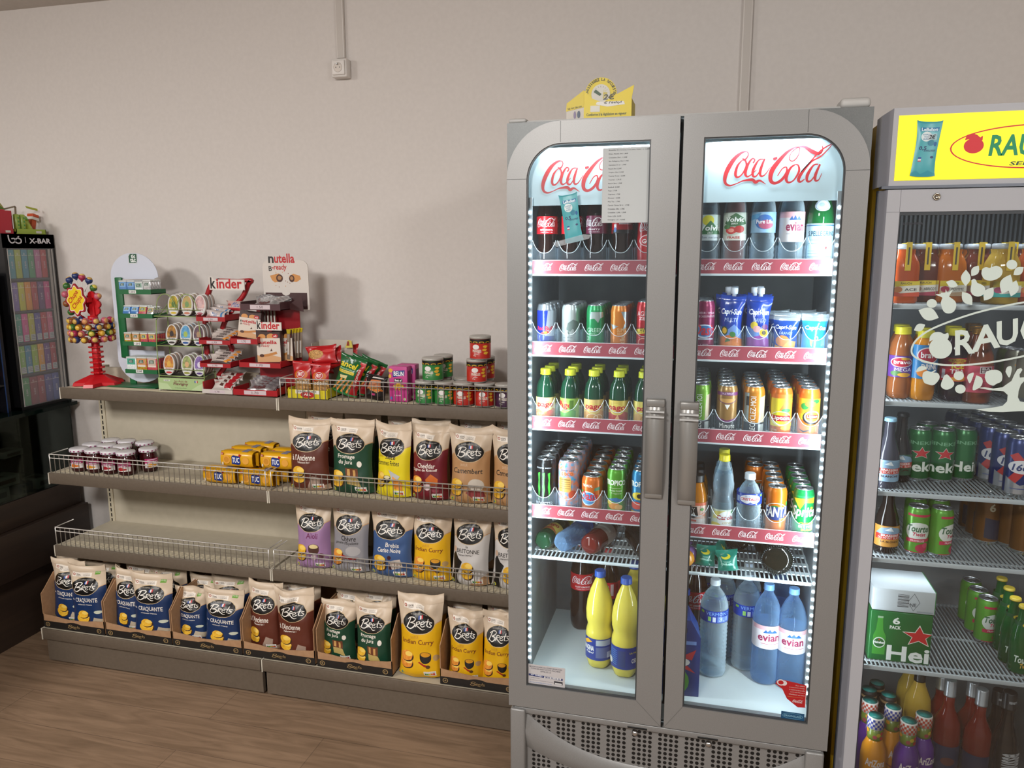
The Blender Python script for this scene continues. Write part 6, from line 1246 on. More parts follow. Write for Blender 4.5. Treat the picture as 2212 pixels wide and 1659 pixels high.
LI2 = can('c86a20:.28:.3', Art().r(0, .42, 1, .92, 'd8b428').p([(0, .68), (1, .74), (1, .56), (0, .56)], 'd09028').e(.3, .74, .15, .08, '2a7a38', 12).e(.72, .86, .14, .05, '2a7a38', 12).e(.5, .80, .2, .07, 'c86a30', 12).e(.58, .48, .34, .16, '1c1c20', 22).e(.60, .50, .30, .14, 'dcd8c0', 22).e(.60, .50, .25, .115, 'd4cc28', 22).p([(.38, .46), (.80, .46), (.82, .55), (.36, .55)], 'b01820').t('Lipton', .40, .465, .78, .54, 'eceae0', .04).p([(.06, .20), (.3, .16), (.56, .20), (.66, .25), (.5, .17), (.3, .12)], '1c1c20').t('ZERO', .5, .04, .8, .10, 'e8d0b0', .02), .0285, .150)
gc3 = 'slim cans on the third fridge shelf behind the right door'
for slot, k, lb, n, rz in ((4, MM1, 'slim green and black juice can', 6, .2), (3, MM2, 'slim brown and purple juice can', 6, 0), (2, MM3, 'slim orange and black juice can', 5, .15), (1, LI1, 'slim orange iced tea can with a big red name band', 6, 0), (0, LI2, 'slim orange iced tea can with a black smile', 5, 0)):
    dup_rows([k], 1, slot, 2, n, lb, gc3, .0285, rz=rz)
# row 4, left
claw = lambda x: [(x, .42+.40), (x+.10, .84), (x+.085, .60), (x+.11, .45), (x+.07, .30), (x+.04, .17), (x+.035, .34), (x+.0, .5), (x+.03, .66), (x, .78)]
MON = can('16181a:.25:.4', Art().t('MONSTER  ENERGY', .15, .93, .85, .96, 'b8bcc0').p(claw(.22), '38b030').p(claw(.44), '38b030').p(claw(.68), '38b030').t('MONSTER', .08, .06, .92, .15, 'c8ccd0', .04).t('ENERGY', .30, .0, .74, .04, '38b030', .03), .0325, .165, aw=.070)
MNG = can('mango_art', Art().t('ENERGY  JUICE', .2, .90, .8, .93, '1a3a50', .02).t('LOCO', .25, .80, .75, .88, 'c85a28', .05).p([(.06, .42), (.66, .42), (.66, .74), (.06, .76)], 'c89848').r(.10, .70, .62, .715, '4a3018').r(.10, .65, .62, .66, '5a4028').r(.10, .60, .62, .61, '5a4028').r(.10, .55, .62, .56, '5a4028').r(.10, .50, .62, .51, '5a4028').e(.75, .36, .2, .1, 'c85030', 12).r(.1, .08, .44, .24, 'b8c4cc').t('MONSTER', .5, .04, .98, .12, '1a3a50', .03), .0325, .165, aw=.070)
OAT = can('c86420:.28:.3', Art().t('TROPICAL', .12, .84, .52, .93, 'e8dcd0', .03).p([(.58, .70), (.82, .74), (.82, .86), (.60, .82)], '5a8a6a').e(.35, .42, .30, .26, 'c8dce8', 20).e(.37, .42, .25, .22, '2a80b8', 20).t('Oasis', .04, .34, .72, .68, 'b81c30', .08, .2).t('SANS ARTIFICES', .1, .06, .6, .1, 'e0c8b0').e(.1, .66, .06, .05, '3a8a3a', 10), .0325, .115)
TRG = can('4c9028:.28:.3', Art().t('TROPICO', -.04, .74, .90, .88, 'e8ece0', .07).r(.2, .66, .66, .67, 'c0d0a8').t("Goûtez l'instant", .2, .58, .72, .63, 'd8e4c8', 0, .2).t('Tropico', .26, .5, .7, .55, 'd8e4c8', 0, .2).p([(.1, .36), (.5, .30), (.9, .34), (.5, .42)], '2a6aa0').e(.4, .20, .26, .09, 'd08830', 14).e(.6, .17, .17, .07, 'd8a860', 12).e(.2, .28, .12, .06, 'd8c040', 10), .0285, .148)
TRB = can('2078a8:.28:.3', Art().t('TROPICO', .04, .74, 1.0, .88, 'e8ece0', .07).e(.5, .5, .3, .1, 'd8c030', 14).e(.55, .5, .12, .06, '1a1a1a', 10).e(.4, .25, .3, .1, 'c84030', 12).r(0, 0, 1, .1, 'd0a840'), .0285, .148)
gc4 = 'cans on the fourth fridge shelf behind the left door'
for slot, k, lb, n, rz, R in ((0, MON, 'tall black energy drink can with green claw marks', 4, 0, .0325), (1, MNG, 'tall turquoise energy drink can with an orange pattern', 5, 0, .0325), (2, OAT, 'short orange soft drink can, the lowest of its row', 6, .1, .0325), (3, TRG, 'slim green tropical drink can', 5, .1, .0285), (4, TRB, 'slim blue tropical drink can at the left door edge', 4, -.2, .0285)):
    dup_rows([k], 0, slot, 3, n, lb, gc4, R, rz=rz, z=FLOORZ[0][3]+(.0 if slot != 2 else .006))
# row 4, right
MAY = bottle([(.024, 0), (.030, .004), (.031, .012), (.031, .09), (.030, .104), (.024, .125), (.019, .136), (.018, .148)], 'amber', '16181a:.4', .143, 'd0b0a0', (.014, .085), Art().r(0, 0, 1, .32, 'd0c8c4').r(0, .88, 1, 1, 'c05a3a').p([(.10, .40), (.12, .80), (.60, .84), (.66, .44), (.50, .34)], '16181a').t('MAY', .18, .62, .54, .78, 'e8e8e4', .04).t('TEA', .18, .42, .58, .60, 'e8e8e4', .06).e(.8, .72, .08, .06, '4a8a3a', 10).p([(.7, .5), (.95, .6), (.95, .4)], 'd08060').r(.1, .2, .6, .28, 'c85a4a'), ('4a2c14:.1', .128), caph=.02, capr=.020)
CAR = bottle([(.026, 0), (.030, .004), (.031, .014), (.031, .06), (.0305, .09), (.0265, .110), (.030, .130), (.030, .142), (.025, .168), (.017, .190), (.0135, .202), (.0135, .214)], 'pet_clear', 'd0c41c:.35', .210, 'b8c4bc', (.010, .070), Art().r(0, 0, 1, 1, 'b4c4b4').p([(.2, .9), (.6, .95), (.5, .6), (.1, .5)], 'c0b868').e(.66, .52, .34, .42, 'd4d8d8', 18).t('Carola', .30, .50, .92, .72, 'a01c28', .04).t('citron', .50, .30, .86, .42, 'b8a040', 0, .3).e(.24, .2, .22, .14, 'c8b83c', 14).e(.9, .85, .1, .08, '3a7a4a', 10), ('water', .185))
CRI = bottle(pet(.165, .035, .013, .07, .60, n=18), 'pet_clear', 'ccd4dc:.3', .160, '1c3c98:.25', (.092, .125), Art().r(0, 0, 1, 1, '1c3c98:.25').r(.04, .2, .16, .7, 'a0b4d8').e(.52, .5, .34, .42, 'd0d4dc', 20).t('CRISTALINE', .20, .38, .86, .62, 'b01c2c', .04).t('eau de source', .36, .70, .68, .80, '1c3c98').p([(.42, .12), (.52, .25), (.62, .12)], '1c3c98').r(.84, .72, .94, .92, '7ab03a'), ('water', .150))
FAN = can('c86c18:.28:.3', Art().e(.42, .62, .20, .09, '2a6a2c', 12).ring(.48, .56, .46, .22, .03, .02, 'd8d0c0', 22).p([(.0, .42), (.0, .66), (1, .68), (.98, .46), (.6, .34), (.3, .34)], '24346a').t('FANTA', .02, .42, .98, .68, 'eceae4', .08, .1).t('orange', .60, .30, .94, .40, 'd8b060', 0, .2).r(.86, .70, .99, .80, '3a7a3a'), .0285, .146)
SPR = can('128040:.28:.3', Art().r(0, .96, 1, 1, '128040').p([(.06, .92), (.95, .96), (.92, .82), (.5, .84), (.35, .66), (.2, .80)], 'd8c020').t('NOUVEAU', .2, .86, .6, .90, '6a6018').t('Sprite', .0, .40, 1.0, .74, 'eceeec', .09, .15).e(.78, .70, .06, .035, 'd8d030', 12).t('CHALEUR', .34, .28, .98, .34, 'd0c428', .05).t('EST FINIE', .32, .20, .96, .26, 'e4e8e4', .05).t('BULLES', .42, .12, .98, .18, 'd0c428', .05).r(.6, .0, 1, .08, 'c8d4cc'), .0285, .146)
gc5 = 'drinks on the fourth fridge shelf behind the right door'
for slot, k, lb, n, rz, R, z in ((4, MAY, 'short iced tea bottle with black cap and peach label', 3, -.2, .032, None), (3, CAR, 'clear lemon water bottle with a yellow cap', 2, 0, .033, None), (2, CRI, 'small water bottle with a deep blue label and white cap', 1, 0, .035, None), (1, FAN, 'orange soda can with white lettering on dark blue', 5, 0, .0285, None), (0, SPR, 'green and yellow lemonade can at the right end', 5, 0, .0285, None)):
    dup_rows([k], 1, slot, 3, n, lb, gc5, R, rz=rz, gap=.004 if n > 3 else .002)
x = PX[1][1]; 
for i in range(2): put(FAN, (x-.047, 2.45+i*.062, FLOORZ[1][3]+.0005), 'orange soda can standing behind the small blue-labelled water bottle, '+('nearer', 'farther')[i], gc5, .5)
# row 5: bottles lying on the slotted shelves
def lying(k, px, py, side, lb, rz=0, R=.031, Y=2.24, grp='drinks lying on the lowest wire shelves', sc=1):
    p = at(px, py, Y); put(k, (p.x, Y, FLOORZ[side][4]+.004+R*sc), lb, grp, rz, -PI/2, 0, sc)
PGL = bottle(pet(.20, .030, .0125, 0, .62), '143a24:.12', 'c8cc28:.35', .19, 'c8b058', (.045, .10), Art().r(0, 0, 1, 1, 'c8b058').t('pago', .2, .4, .8, .8, 'a01828', .08).p([(0, 0), (1, 0), (.5, .4)], 'a05030'), flute=3)
lying(PGL, 1170, 1188, 0, 'dark green bottle lying down at the left end with its base to the front', -.25)
CRL = bottle(pet(.20, .032, .0125, .05, .62), 'pet_blue', '1c4ca0:.35', .19, '3a6ab0', (.11, .14), Art().r(0, 0, 1, 1, '3a6ab0'), ('water', .18), flute=3)
lying(CRL, 1212, 1192, 0, 'clear bluish water bottle lying down with its base to the front', -.32, .032)
JUI = bottle(pet(.20, .033, .0125, 0, .62), '5a1c18:.12', 'c8c8c8:.35', .19, 'b0a098', (.07, .13), Art().r(0, 0, 1, 1, 'a89890').r(.1, .3, .9, .5, 'c8c0b8'))
JUI[2].append(('base_star', (lambda m: ([m.box(-.0008, .0008, -.0006, .0, -.0005, .026, 'c0a8a0:.2').xf(Matrix.Rotation(PI/2, 4, 'X')) for _ in range(1)], [None for _ in range(1)], m)[2])(MB()).mesh('base_star')))
lying(JUI, 1272, 1197, 0, 'dark reddish juice bottle lying down with its base to the front', -.30, .033)
DKB = bottle(pet(.22, .036, .013, 0, .62), '14100e:.12', '1a1a1a', .21, flute=4)
lying(DKB, 1396, 1218, 0, 'dark cola bottle lying down at the door edge of the left wire shelf', .35, .034, sc=.95)
wb = bottle([(.030, 0), (.044, .002), (.0455, .008), (.0455, .17), (.042, .19), (.02, .22), (.015, .25), (.015, .30)], '0e100c:.08', '1a1a1a', .298, None)
kn = MB()
for i in range(44): a = 2*PI*i/44; kn.box(-.0008, .0008, -.0458, -.0435, -.0012, .003, '50565a:.15'); n = len(kn.v)-8; kn.xf(Matrix.Rotation(a, 4, 'Z'), n)
kn.lathe([(.034, -.001), (.030, .004), (.001, .010)], '14160f:.1', 24, cap=False)
wb[2].append(('punt_ring', kn.mesh('punt_ring')))
lying(wb, 1680, 1202, 1, 'big dark glass bottle lying down with its ribbed base facing out', .10, .0455, 2.235)
lying(wb, 1594, 1150, 1, 'second dark glass bottle lying farther back on the right wire shelf', .10, .0455, 2.40, sc=.9)
A = Art().r(0, 0, 1, 1, '147a68:.22').e(.45, .68, .24, .13, 'd8cc30', 14).e(.38, .74, .18, .09, '147a68:.22', 12).p([(.15, .3), (.3, .38), (.5, .32), (.7, .38), (.85, .28), (.8, .26), (.5, .28)], '8ac8b8').r(.3, .44, .7, .46, '8ac8b8').r(.36, .4, .66, .41, '8ac8b8')
SCT = bag('sachet', 'sachet', .062, .060, .030, A, '147a68:.2', 61, 8, 8, stand=True, crumple=1.1)
for px, py, Y, rz, ry, lb in ((1522, 1218, 2.25, .15, .1, 'left teal foil sachet with a yellow fruit on the wire shelf'), (1573, 1232, 2.228, -.1, -.15, 'front teal foil sachet with a yellow fruit on the wire shelf'), (1545, 1190, 2.32, .6, .9, 'crumpled teal foil sachet lying behind the other two')):
    p = at(px, py, Y); put(SCT, (p.x, Y, FLOORZ[1][4]+.008), lb, 'teal sachets', rz, -.25, ry, 1.0)
for px, py, Y, c, lb in ((1480, 1222, 2.235, 'd08a28:.25', 'round orange foil snack ball at the door edge of the right wire shelf'), (1488, 1180, 2.27, '8a6ab0:.25', 'lilac foil ball behind the orange one')):
    p = at(px, py, Y); put(('foil_ball', 'sweet', [('ball', MB().ball((0, 0, .027), .027, c, 16, 10, (1, 1, .95)).mesh('ball')), ('wrapper_knot', MB().lathe([(.006, .05), (.003, .056), (.012, .064)], c, 10).mesh('wrapper_knot'))]), (p.x, Y, FLOORZ[1][4]+.004), lb, 'foil balls')
# fridge floor
FZ = .4208
org = [(.030, 0), (.038, .008), (.043, .03), (.043, .115), (.0415, .128), (.037, .145), (.0425, .165), (.0435, .195), (.040, .225), (.030, .262), (.018, .290), (.0135, .300), (.0135, .312)]
def orangina(v): 
    A = Art().r(0, 0, 1, 1, '1c3484:.3')
    if v == 0: A.t('ORANGINA', -.10, .42, .40, .66, 'e8e4d8', .08, .1).t('Pulpe!', .12, .28, .40, .38, 'e8e4d8', .02, .3).r(.46, .12, .92, .62, '5a6490').r(.46, .70, .92, .96, 'a8b0b8').r(.80, .12, .96, .40, 'c0c4c8').p([(0, .8), (.2, .95), (.35, .85), (.1, .7)], 'd8a020')
    else: A.t('ORANGINA', .74, .28, 1.35, .50, 'e8e4d8', .08, .05).t('LA VRAIE', .68, .72, 1.0, .80, 'd8c828', .04); [A.p([(.02+.0*i, .9-.09*i), (.30, .82-.09*i), (.30, .80-.09*i), (.02, .87-.09*i)], '5a90c8') for i in range(8)]; A.r(.34, .1, .56, .85, '2a3c70').e(.05, .3, .1, .15, 'd8d4c8', 12)
    return bottle(org, 'd4c450:.12', '2050a8:.35', .306, '1c3484:.3', (.035, .108), A, flute=3, capr=.0175, caph=.02, law=.11)
OR1, OR2 = orangina(0), orangina(1)
def stand(k, px, pyb, lb, grp, rz=0, sc=1, z=FZ, pyt=None):
    p = atz(px, pyb, z); put(k, (p.x, p.y+.0, z), lb, grp, rz, 0, 0, sc)
go = 'big orange soda bottles on the fridge floor'
for px, py, k, lb, rz in ((1290, 1446, OR1, 'large yellow soda bottle with blue cap and label, left one at the front', 0), (1346, 1466, OR2, 'large yellow soda bottle with blue cap, right one nearest the door', 0)):
    p = atz(px, py, FZ); put(k, (p.x, max(2.215, p.y+.035), FZ), lb, go, rz)
for x, y, lb in ((-.200, 2.395, 'large yellow soda bottle behind the front left one'), (-.130, 2.34, 'large yellow soda bottle behind the front right one')): put(OR1, (x, y, FZ), lb, go, .8)
ckl = [(.030, 0), (.040, .008), (.043, .03), (.043, .09), (.038, .115), (.0425, .15), (.0425, .215), (.036, .25), (.02, .285), (.0135, .30), (.0135, .312)]
CKL = bottle(ckl, '1c0a06:.10', 'a01018:.35', .306, 'b01420:.3', (.155, .215), cola_label('b01420:.3'), flute=3, capr=.0165)
CKB = bottle(ckl, '1c0a06:.10', 'a01018:.35', .306, 'b01420:.3', (.155, .215), Art().r(.25, .3, .55, .8, 'c8c4c4').r(.3, .1, .55, .2, '3a8a3a').r(.6, .2, .7, .9, 'c8a8a8'), flute=3, capr=.0165)
put(CKL, (-.395, 2.545, FZ), 'large cola bottle standing at the back of the fridge floor', 'large cola bottles', .15); put(CKB, (-.300, 2.50, FZ), 'large cola bottle half hidden behind the yellow soda bottles', 'large cola bottles', .1)
VER = bottle(pet(.312, .043, .014, .07, .72, n=32), 'pet_clear', 'd4dce4:.3', .300, '1c3c98:.25', (.190, .228), Art().r(0, 0, 1, 1, '1c3c98:.25').t('VERMONT', .28, .62, .92, .90, '7aa8e0', .02).r(.12, .70, .22, .9, '7ab03a').r(.34, .12, .42, .5, '8ac060').r(.46, .08, .54, .5, 'c8d0d8').r(.58, .06, .92, .54, '5a78b8').t('3,1', .62, .1, .86, .5, 'a8bce0', .02), ('water', .27), law=.12)
gv = 'large water bottles on the fridge floor'
evp = pet(.315, .043, .014, 0, .66, n=10)
EVL = bottle(evp, 'pet_blue', '78a8e0:.3', .303, 'd4ccd0', (.125, .200), Art().r(0, 0, 1, 1, 'd4d0d4').r(0, .82, 1, 1, 'd0a4ac').p([(.36, .70), (.44, .84), (.49, .76), (.56, .87), (.62, .76), (.70, .84), (.80, .70)], '1c5c9c').t('evian', .20, .34, .88, .66, '8a1c48', .03).r(.3, .22, .9, .24, 'b04060').r(.3, .15, .8, .165, 'a0a0b0'), ('water', .26), law=.10)
for k, px, py, lb, rz in ((VER, 1537, 1466, 'large clear water bottle with a blue band, left of the pair of banded bottles', 0), (VER, 1608, 1452, 'large clear water bottle with a blue band, right of the pair of banded bottles', .1), (EVL, 1652, 1482, 'large bluish water bottle with pink lettering, left one', 0), (EVL, 1706, 1494, 'large bluish water bottle with pink lettering, nearest the right door edge', -.1)):
    p = atz(px, py, FZ); put(k, (p.x, p.y+.04, FZ), lb, gv, rz)
for k, x, y, lb in ((VER, .085, 2.47, 'large water bottle behind the left blue-banded one'), (VER, .165, 2.50, 'large water bottle behind the right blue-banded one'), (EVL, .265, 2.48, 'large bluish water bottle farther back at the right wall'), (VER, .02, 2.55, 'large water bottle in the far back left corner behind the blue-banded ones')): put(k, (x, y, FZ), lb, gv, .4)
# beer carrier
A = Art().r(0, 0, 1, 1, '16306c:.3').t('1664', .05, .50, .80, .66, '1c3c80').e(.36, .58, .40, .09, 'd8d4d0', 18).t('1664', .08, .53, .64, .63, '2a3c6a', .02, .2).p([(.5, .66), (.9, .8), (.8, .62)], 'b02830').p([(.5, .5), (.9, .4), (.7, .52)], 'b02830').e(.45, .25, .30, .22, '4a8a30', 16).e(.35, .22, .12, .2, '2a6020', 12).r(.1, .88, .9, .94, '6a88c0')
m = MB().prism([(-.06, 0), (.06, 0), (.06, .19), (.03, .245), (-.03, .245), (-.06, .19)], 0, .10, '16306c:.3', '1c3878:.3'); f = MB(); f.art(A, .12, .19, lambda x, y, o: (x, -o, y))
p = atz(1478, 1505, FZ); crt = [('carton', m.mesh('carton')), ('front_print', f.mesh('front_print')), ('handle_slot', MB().box(-.02, .02, -.001, -.0005, .205, .22, '0a1430').mesh('handle_slot'))]
put(('beer_carrier', 'beer pack', crt), (p.x-.018, p.y+.004, FZ), 'dark blue beer carton with a white oval, half hidden by the right door frame', None, .1)
for i in range(3): put(bottle([(.028, 0), (.030, .004), (.030, .13), (.022, .16), (.013, .19), (.013, .225)], '0c1814:.1', '2050a8:.4', .222) if i == 0 else CKL, (-.035+.03*i, 2.42+.075*i, FZ), 'dark bottle standing in the shade behind the blue beer carton, '+('nearest', 'middle', 'farthest')[i], 'dark bottles behind the beer carton')
# things stuck on the doors
GY = FY+.0138
def sticker(name, cat, A, w_, h, cx, zb, label, rz=0, k='d8d4d0', th=.0006, Y=None, mb=None):
    m = MB().box(-w_/2, w_/2, -th, 0, 0, h, k); f = MB(); f.art(A, w_, h, lambda x, y, o: (x, -th-o, y))
    put((name, cat, [('sheet', m.mesh('sheet')), ('print', f.mesh('print'))]), (cx, Y or GY, zb), label, None, 0, 0, rz)
x0, w_, z0, z1 = span(1301, 1406, 481, 318, GY); x0 = (at(1301, 400, GY).x+at(1404, 400, GY).x)/2; w_ = at(1404, 400, GY).x-at(1301, 400, GY).x-.0
A = Art(); L_ = ['Bouteilles 50 cl ( Coca, Coca zéro, Volvic…) : 2,20€', 'Evian, Nestlé 50cl 1.80€', 'Cristaline 50cl : 1,20€', 'San Pellegrino 50cl 1.70€', 'Canettes 33 cl : 1,70€', 'Rauch 50cl 2,20€', 'Tropico 50cl: 2,20€', 'Tourtel Twist : 2,20€', 'Tourtel : 1,70 €', 'Rauch 20cl: 1,50€', 'Redbull: 2.00€', 'Pago: 2.70€', 'Caprisun: 1.70€', 'Monster : 3,20€', 'May Tea : 1,70€', 'Carola Citron 50 cl : 1,70€', 'Cristaline 50L: 1.70€', 'Cristaline 1,50L: 1,50€', 'Coca 1,25L: 3,20€', 'Orangina 1,5 l : 4,00€']
for i, s_ in enumerate(L_): A.t(s_, .13, .955-.0487*i, min(.98, .13+.0163*len(s_)+.01), .955-.0487*i+.021, '2a2a2c', .006)
sticker('price_list', 'paper', A, w_, z1-z0, x0, z0, 'white printed price list taped inside the left fridge door glass', 0, 'b8bcbc:.7', Y=FY-.0005+.013)
def sachet_art():
    A = Art().r(0, 0, 1, 1, '48a0a8:.35').p([(.12, .83), (.90, .83), (.92, .90), (.14, .90)], '1a6a98').t('LeBallon', .18, .835, .86, .895, 'd8e8ec', .04).e(.42, .735, .24, .09, 'd0dcdc', 20).t('SOUFFLEZ', .24, .755, .60, .785, '2a6a98', .02).t('VOUS', .30, .715, .54, .745, '2a6a98', .02).t('SAUREZ !', .27, .675, .58, .705, '2a6a98', .02)
    A.e(.66, .62, .16, .055, '2a7a90', 14).e(.86, .60, .07, .045, '1a5a90', 10).t('0,5', .16, .48, .50, .56, '1c2c5c', .07).t('ETHYLOTEST', .40, .46, .92, .495, '1c2c5c', .03)
    A.r(.20, .33, .34, .36, '1c3c8c').r(.20, .30, .34, .33, 'd8d8dc').r(.20, .28, .34, .30, 'b83048').e(.80, .36, .08, .022, '1c2c5c', 12)
    A.p([(0, 0), (1, 0), (1, .06), (.7, .12), (.4, .05), (.2, .12), (0, .08)], '3890a0:.35'); return A
BLN = bag('breath_test_sachet', 'sachet', .052, .128, .006, sachet_art(), '48a0a8:.35', 71, 8, 12, sh=.96, stand=False, crumple=.25)
p = at(1240, 521, FY-.002); q_ = at(1216, 402, FY-.002)
put(BLN, (at(1242, 523, FY).x, FY+.007, at(1242, 523, FY).z), 'turquoise breath test sachet taped at a slant on the left fridge door', 'turquoise breath test sachets', 0, 0, -.19)
tp = MB().prism([(0, 0), (.085, .022), (.105, .020), (.10, .010), (.01, -.012)], -.0004, 0, 'tape')
put(('tape_strip', 'tape', [('tape', tp.mesh('tape')), ('tape_fold', MB().box(.01, .03, -.0008, -.0004, -.004, .004, 'tape').mesh('tape_fold'))]), (at(1194, 524, FY).x, FY+.0025, at(1194, 524, FY).z), 'clear tape strip under the slanted turquoise sachet')
A = Art().t("BESOIN D'AIDE OU D'INFORMATION", .08, .86, .92, .93, '2a2a38', .03).t('CONCERNANT CETTE MACHINE', .12, .76, .88, .83, '2a2a38', .03).t('APPELEZ LE', .36, .66, .64, .72, '3a3a48').p([(.06, .52), (.94, .46), (.94, .36), (.06, .42)], '2a3464').t('N° Indigo', .12, .43, .42, .51, 'd8dce8', .04).r(.46, .385, .90, .475, 'd0d0d0').t('0820 22 10 22', .48, .395, .88, .465, '2a3464', .04).t('0,118 € TTC/MN', .12, .31, .34, .35, '3a3a48').t('SI APPELEZ LE N° INDIQUÉ SUR LA MACHINE', .1, .2, .70, .235, '3a3a48').r(.72, .14, .94, .30, '2a2a30').r(.74, .15, .92, .22, 'c8c8c8').t('VOTRE INTERLOCUTEUR', .08, .09, .66, .125, '3a70b0')
x0, w_, z0, z1 = span(1138, 1221, 1487, 1428, FY); a_ = at(1138, 1428, GY); b_ = at(1221, 1484, GY)
sticker('service_label', 'sticker', A, b_.x-a_.x, .066, (a_.x+b_.x)/2, GZ0+.002, 'white service label with a phone number at the lower left of the left door', 0, 'b8b4b4:.6', Y=FY+.0095)
ax = at(1740, 1500, GY).x
m = MB().prism([(-.083, .062), (-.08, .072), (-.06, .076), (0, .068), (.0, .0), (-.02, -.002), (-.05, .02), (-.064, .048)], -.0006, 0, 'a81c20:.4')
A = Art().e(.17, .87, .13, .12, 'd0c8c8', 16).e(.27, .86, .10, .10, 'd0c8c8', 14).e(.17, .87, .09, .08, 'a81c20', 14)
for i, (t_, w2) in enumerate((('Pour réduire', .30), ("sa consommation d'énergie,", .5), ('ce matériel se met en veille', .5), ("quand vous n'êtes pas là", .46), ('Choisissez ses tons', .5))): A.t(t_, .95-w2, .80-.09*i, .95, .845-.09*i, 'd8c8c0')
A.logo('cola', .58, .15, .92, .28, 'e0d8d8').r(.4, .36, .9, .365, 'd0b060')
m.art(A, .083, .078, lambda x, y, o: (-.0415+x, -.0006-o, y))
put(('energy_sticker', 'sticker', [('sticker', m.mesh('sticker')), ('sticker_edge', MB().box(-.001, .0005, -.0008, 0, .002, .066, 'd8d0d0').mesh('sticker_edge'))]), (ax+.001, FY+.0095, .4815), 'red leaf-shaped sticker with a white cloud at the lower right of the right door')
A = Art().ring(.5, .5, .44, .40, .02, .04, '6aa0b8', 24).t('FRIGOGLASS', .14, .36, .86, .62, '78a8bc', .04)
a_ = at(1680, 1545, GY); sticker('maker_plate', 'sticker', A, .062, .022, ax-.031, GZ0+.0035, 'dark blue maker plate at the bottom right corner of the right door', 0, '1a4a6c:.35', Y=FY+.0095)
# carton on top of the fridge
p = at(1293, 262, 2.2)
cw = at(1364, 240, 2.2).x-at(1261, 240, 2.2).x; x0 = at(1261, 240, 2.2).x; zt = 2.107
h1 = at(1300, 217, 2.2).z-zt; hc = at(1281, 165, 2.28).z-zt
m = MB().prism([(0, 0), (cw, 0), (cw, .058), (cw+.006, .092), (.078, .064), (.052, .050), (.022, .062), (0, .085)], 0, .0015, 'd8c01c:.45').box(0, .002, .002, .10, 0, .06, 'c8b018:.5').box(cw-.002, cw, .002, .10, 0, .058, 'c8b018:.5')
A = Art().p([(.25, .62), (.5, .52), (.86, .58), (.84, .70), (.28, .72)], 'd8d4cc').t('2€', .40, .78, .66, 1.0, '1c1c1c', .03, .2).t("€ l'éthyl", .42, .60, .80, .72, '2a2a2a', .02, .2).r(.14, .34, .34, .58, 'd0ccc0').t('Conforme à la législation en vigueur', .06, .16, .90, .30, '3a4a2a', .02)
f = MB(); f.art(A, cw, .07, lambda x, y, o: (cw/2+x, -o-.0002, y+.002))
l = MB().prism([(0, 0), (0, .060), (-.048, .045), (-.050, 0)], .0, .0015, 'c8c0b4:.5').prism([(0, .040), (0, .085), (-.048, .052), (-.050, .030)], -.0008, .0, 'd0b818:.45'); l.art(Art().t('Facile · discret · fiable à utiliser', .05, .60, .95, .72, '3a3a30').e(.5, .25, .08, .22, '7a6a8a', 10).e(.75, .25, .1, .2, '3a4a60', 10), .044, .05, lambda x, y, o: (-.025+x, -.001-o, y+.004+.15*(x+.02)))
dk = MB(); R = .046; cz = hc-R
dk.prism([(cw*.25+R*math.sin(a*PI/14), cz+R*math.cos(a*PI/14)) for a in range(-7-3, 11)]+[(cw*.9, .05), (0, .05)], .098, .100, 'd8c01c:.45')
def arc_text(A_, txt, cx, cz_, r, a0, a1, h, k):
    for i, ch in enumerate(txt):
        if ch == ' ': continue
        a = a0+(a1-a0)*i/(len(txt)-1); V, Fc = glyph(ch, .02, 0); wd = h*.7*(.4 if ch == 'I' else 1)
        A_.L.append(([(cx+(x-.5)*wd*math.cos(a)+(r+y*h)*math.sin(a), cz_-(x-.5)*wd*math.sin(a)+(r+y*h)*math.cos(a)) for x, y in V], Fc, k)); 
A = Art(); arc_text(A, 'CHOISISSEZ LA SÉCURITÉ', .5, 0, .70, -1.5, 1.55, .15, '2a2a1c'); A.e(.5, 0, .52, .52, 'ccc8bc', 26)
for i in range(9): a = -1.4+i*.35; A.p([(.5+.36*math.sin(a)-.008, .36*math.cos(a)), (.5+.36*math.sin(a)+.008, .36*math.cos(a)), (.5+.44*math.sin(a)+.008, .44*math.cos(a)), (.5+.44*math.sin(a)-.008, .44*math.cos(a))], '3a3a30')
A.p([(.10, .12), (.22, .26), (.55, .0), (.45, -.1)], '2a4a28').t('drive', .62, -.25, .86, .24, 'c8b428', .03, .3)
dk.art(A, R*1.13, R*1.13, lambda x, y, o: (cw*.25+x, .098-o, cz+y))
put(('counter_carton', 'cardboard box', [('front_panel', m.mesh('front_panel')), ('front_print', f.mesh('front_print')), ('left_panel', l.mesh('left_panel')), ('round_header', dk.mesh('round_header'))]), (x0, 2.2, zt), 'torn yellow cardboard display box with a round header on top of the two-door fridge')
# ------------------------------------------------------------------ fruit juice fridge on the right
RX0, RX1, RY = .402, 1.06, 2.12
rf = link('juice_fridge', None); tag(rf, 'white glass-door fridge with a lit yellow sign at the right photo edge', 'fridge')
for nm, a in (('side_panel', (RX0+.002, RX0+.03, RY+.09, 2.78, .10, 2.07, 'd0a818:.5')), ('side_panel', (RX1-.03, RX1, RY+.09, 2.78, .10, 2.07, 'd0a818:.5')), ('back_wall', (RX0+.031, RX1-.031, 2.70, 2.78, .16, 2.0, '7c8286:.5')),
        ('inner_floor', (RX0+.031, RX1-.031, RY+.09, 2.699, .10, .16, '9aa0a2:.5')), ('plinth', (RX0+.03, RX1-.03, RY+.10, 2.72, 0, .099, '3a3a3c')), ('roof', (RX0+.031, RX1-.031, RY+.09, 2.78, 2.0, 2.07, 'a8a8a8')), ('inner_ceiling_panel', (RX0+.031, RX1-.031, RY+.09, 2.60, 1.905, 1.915, '6c7276:.4'))):
    link(nm, MB().box(*a).mesh(nm), rf)
ls = MB()
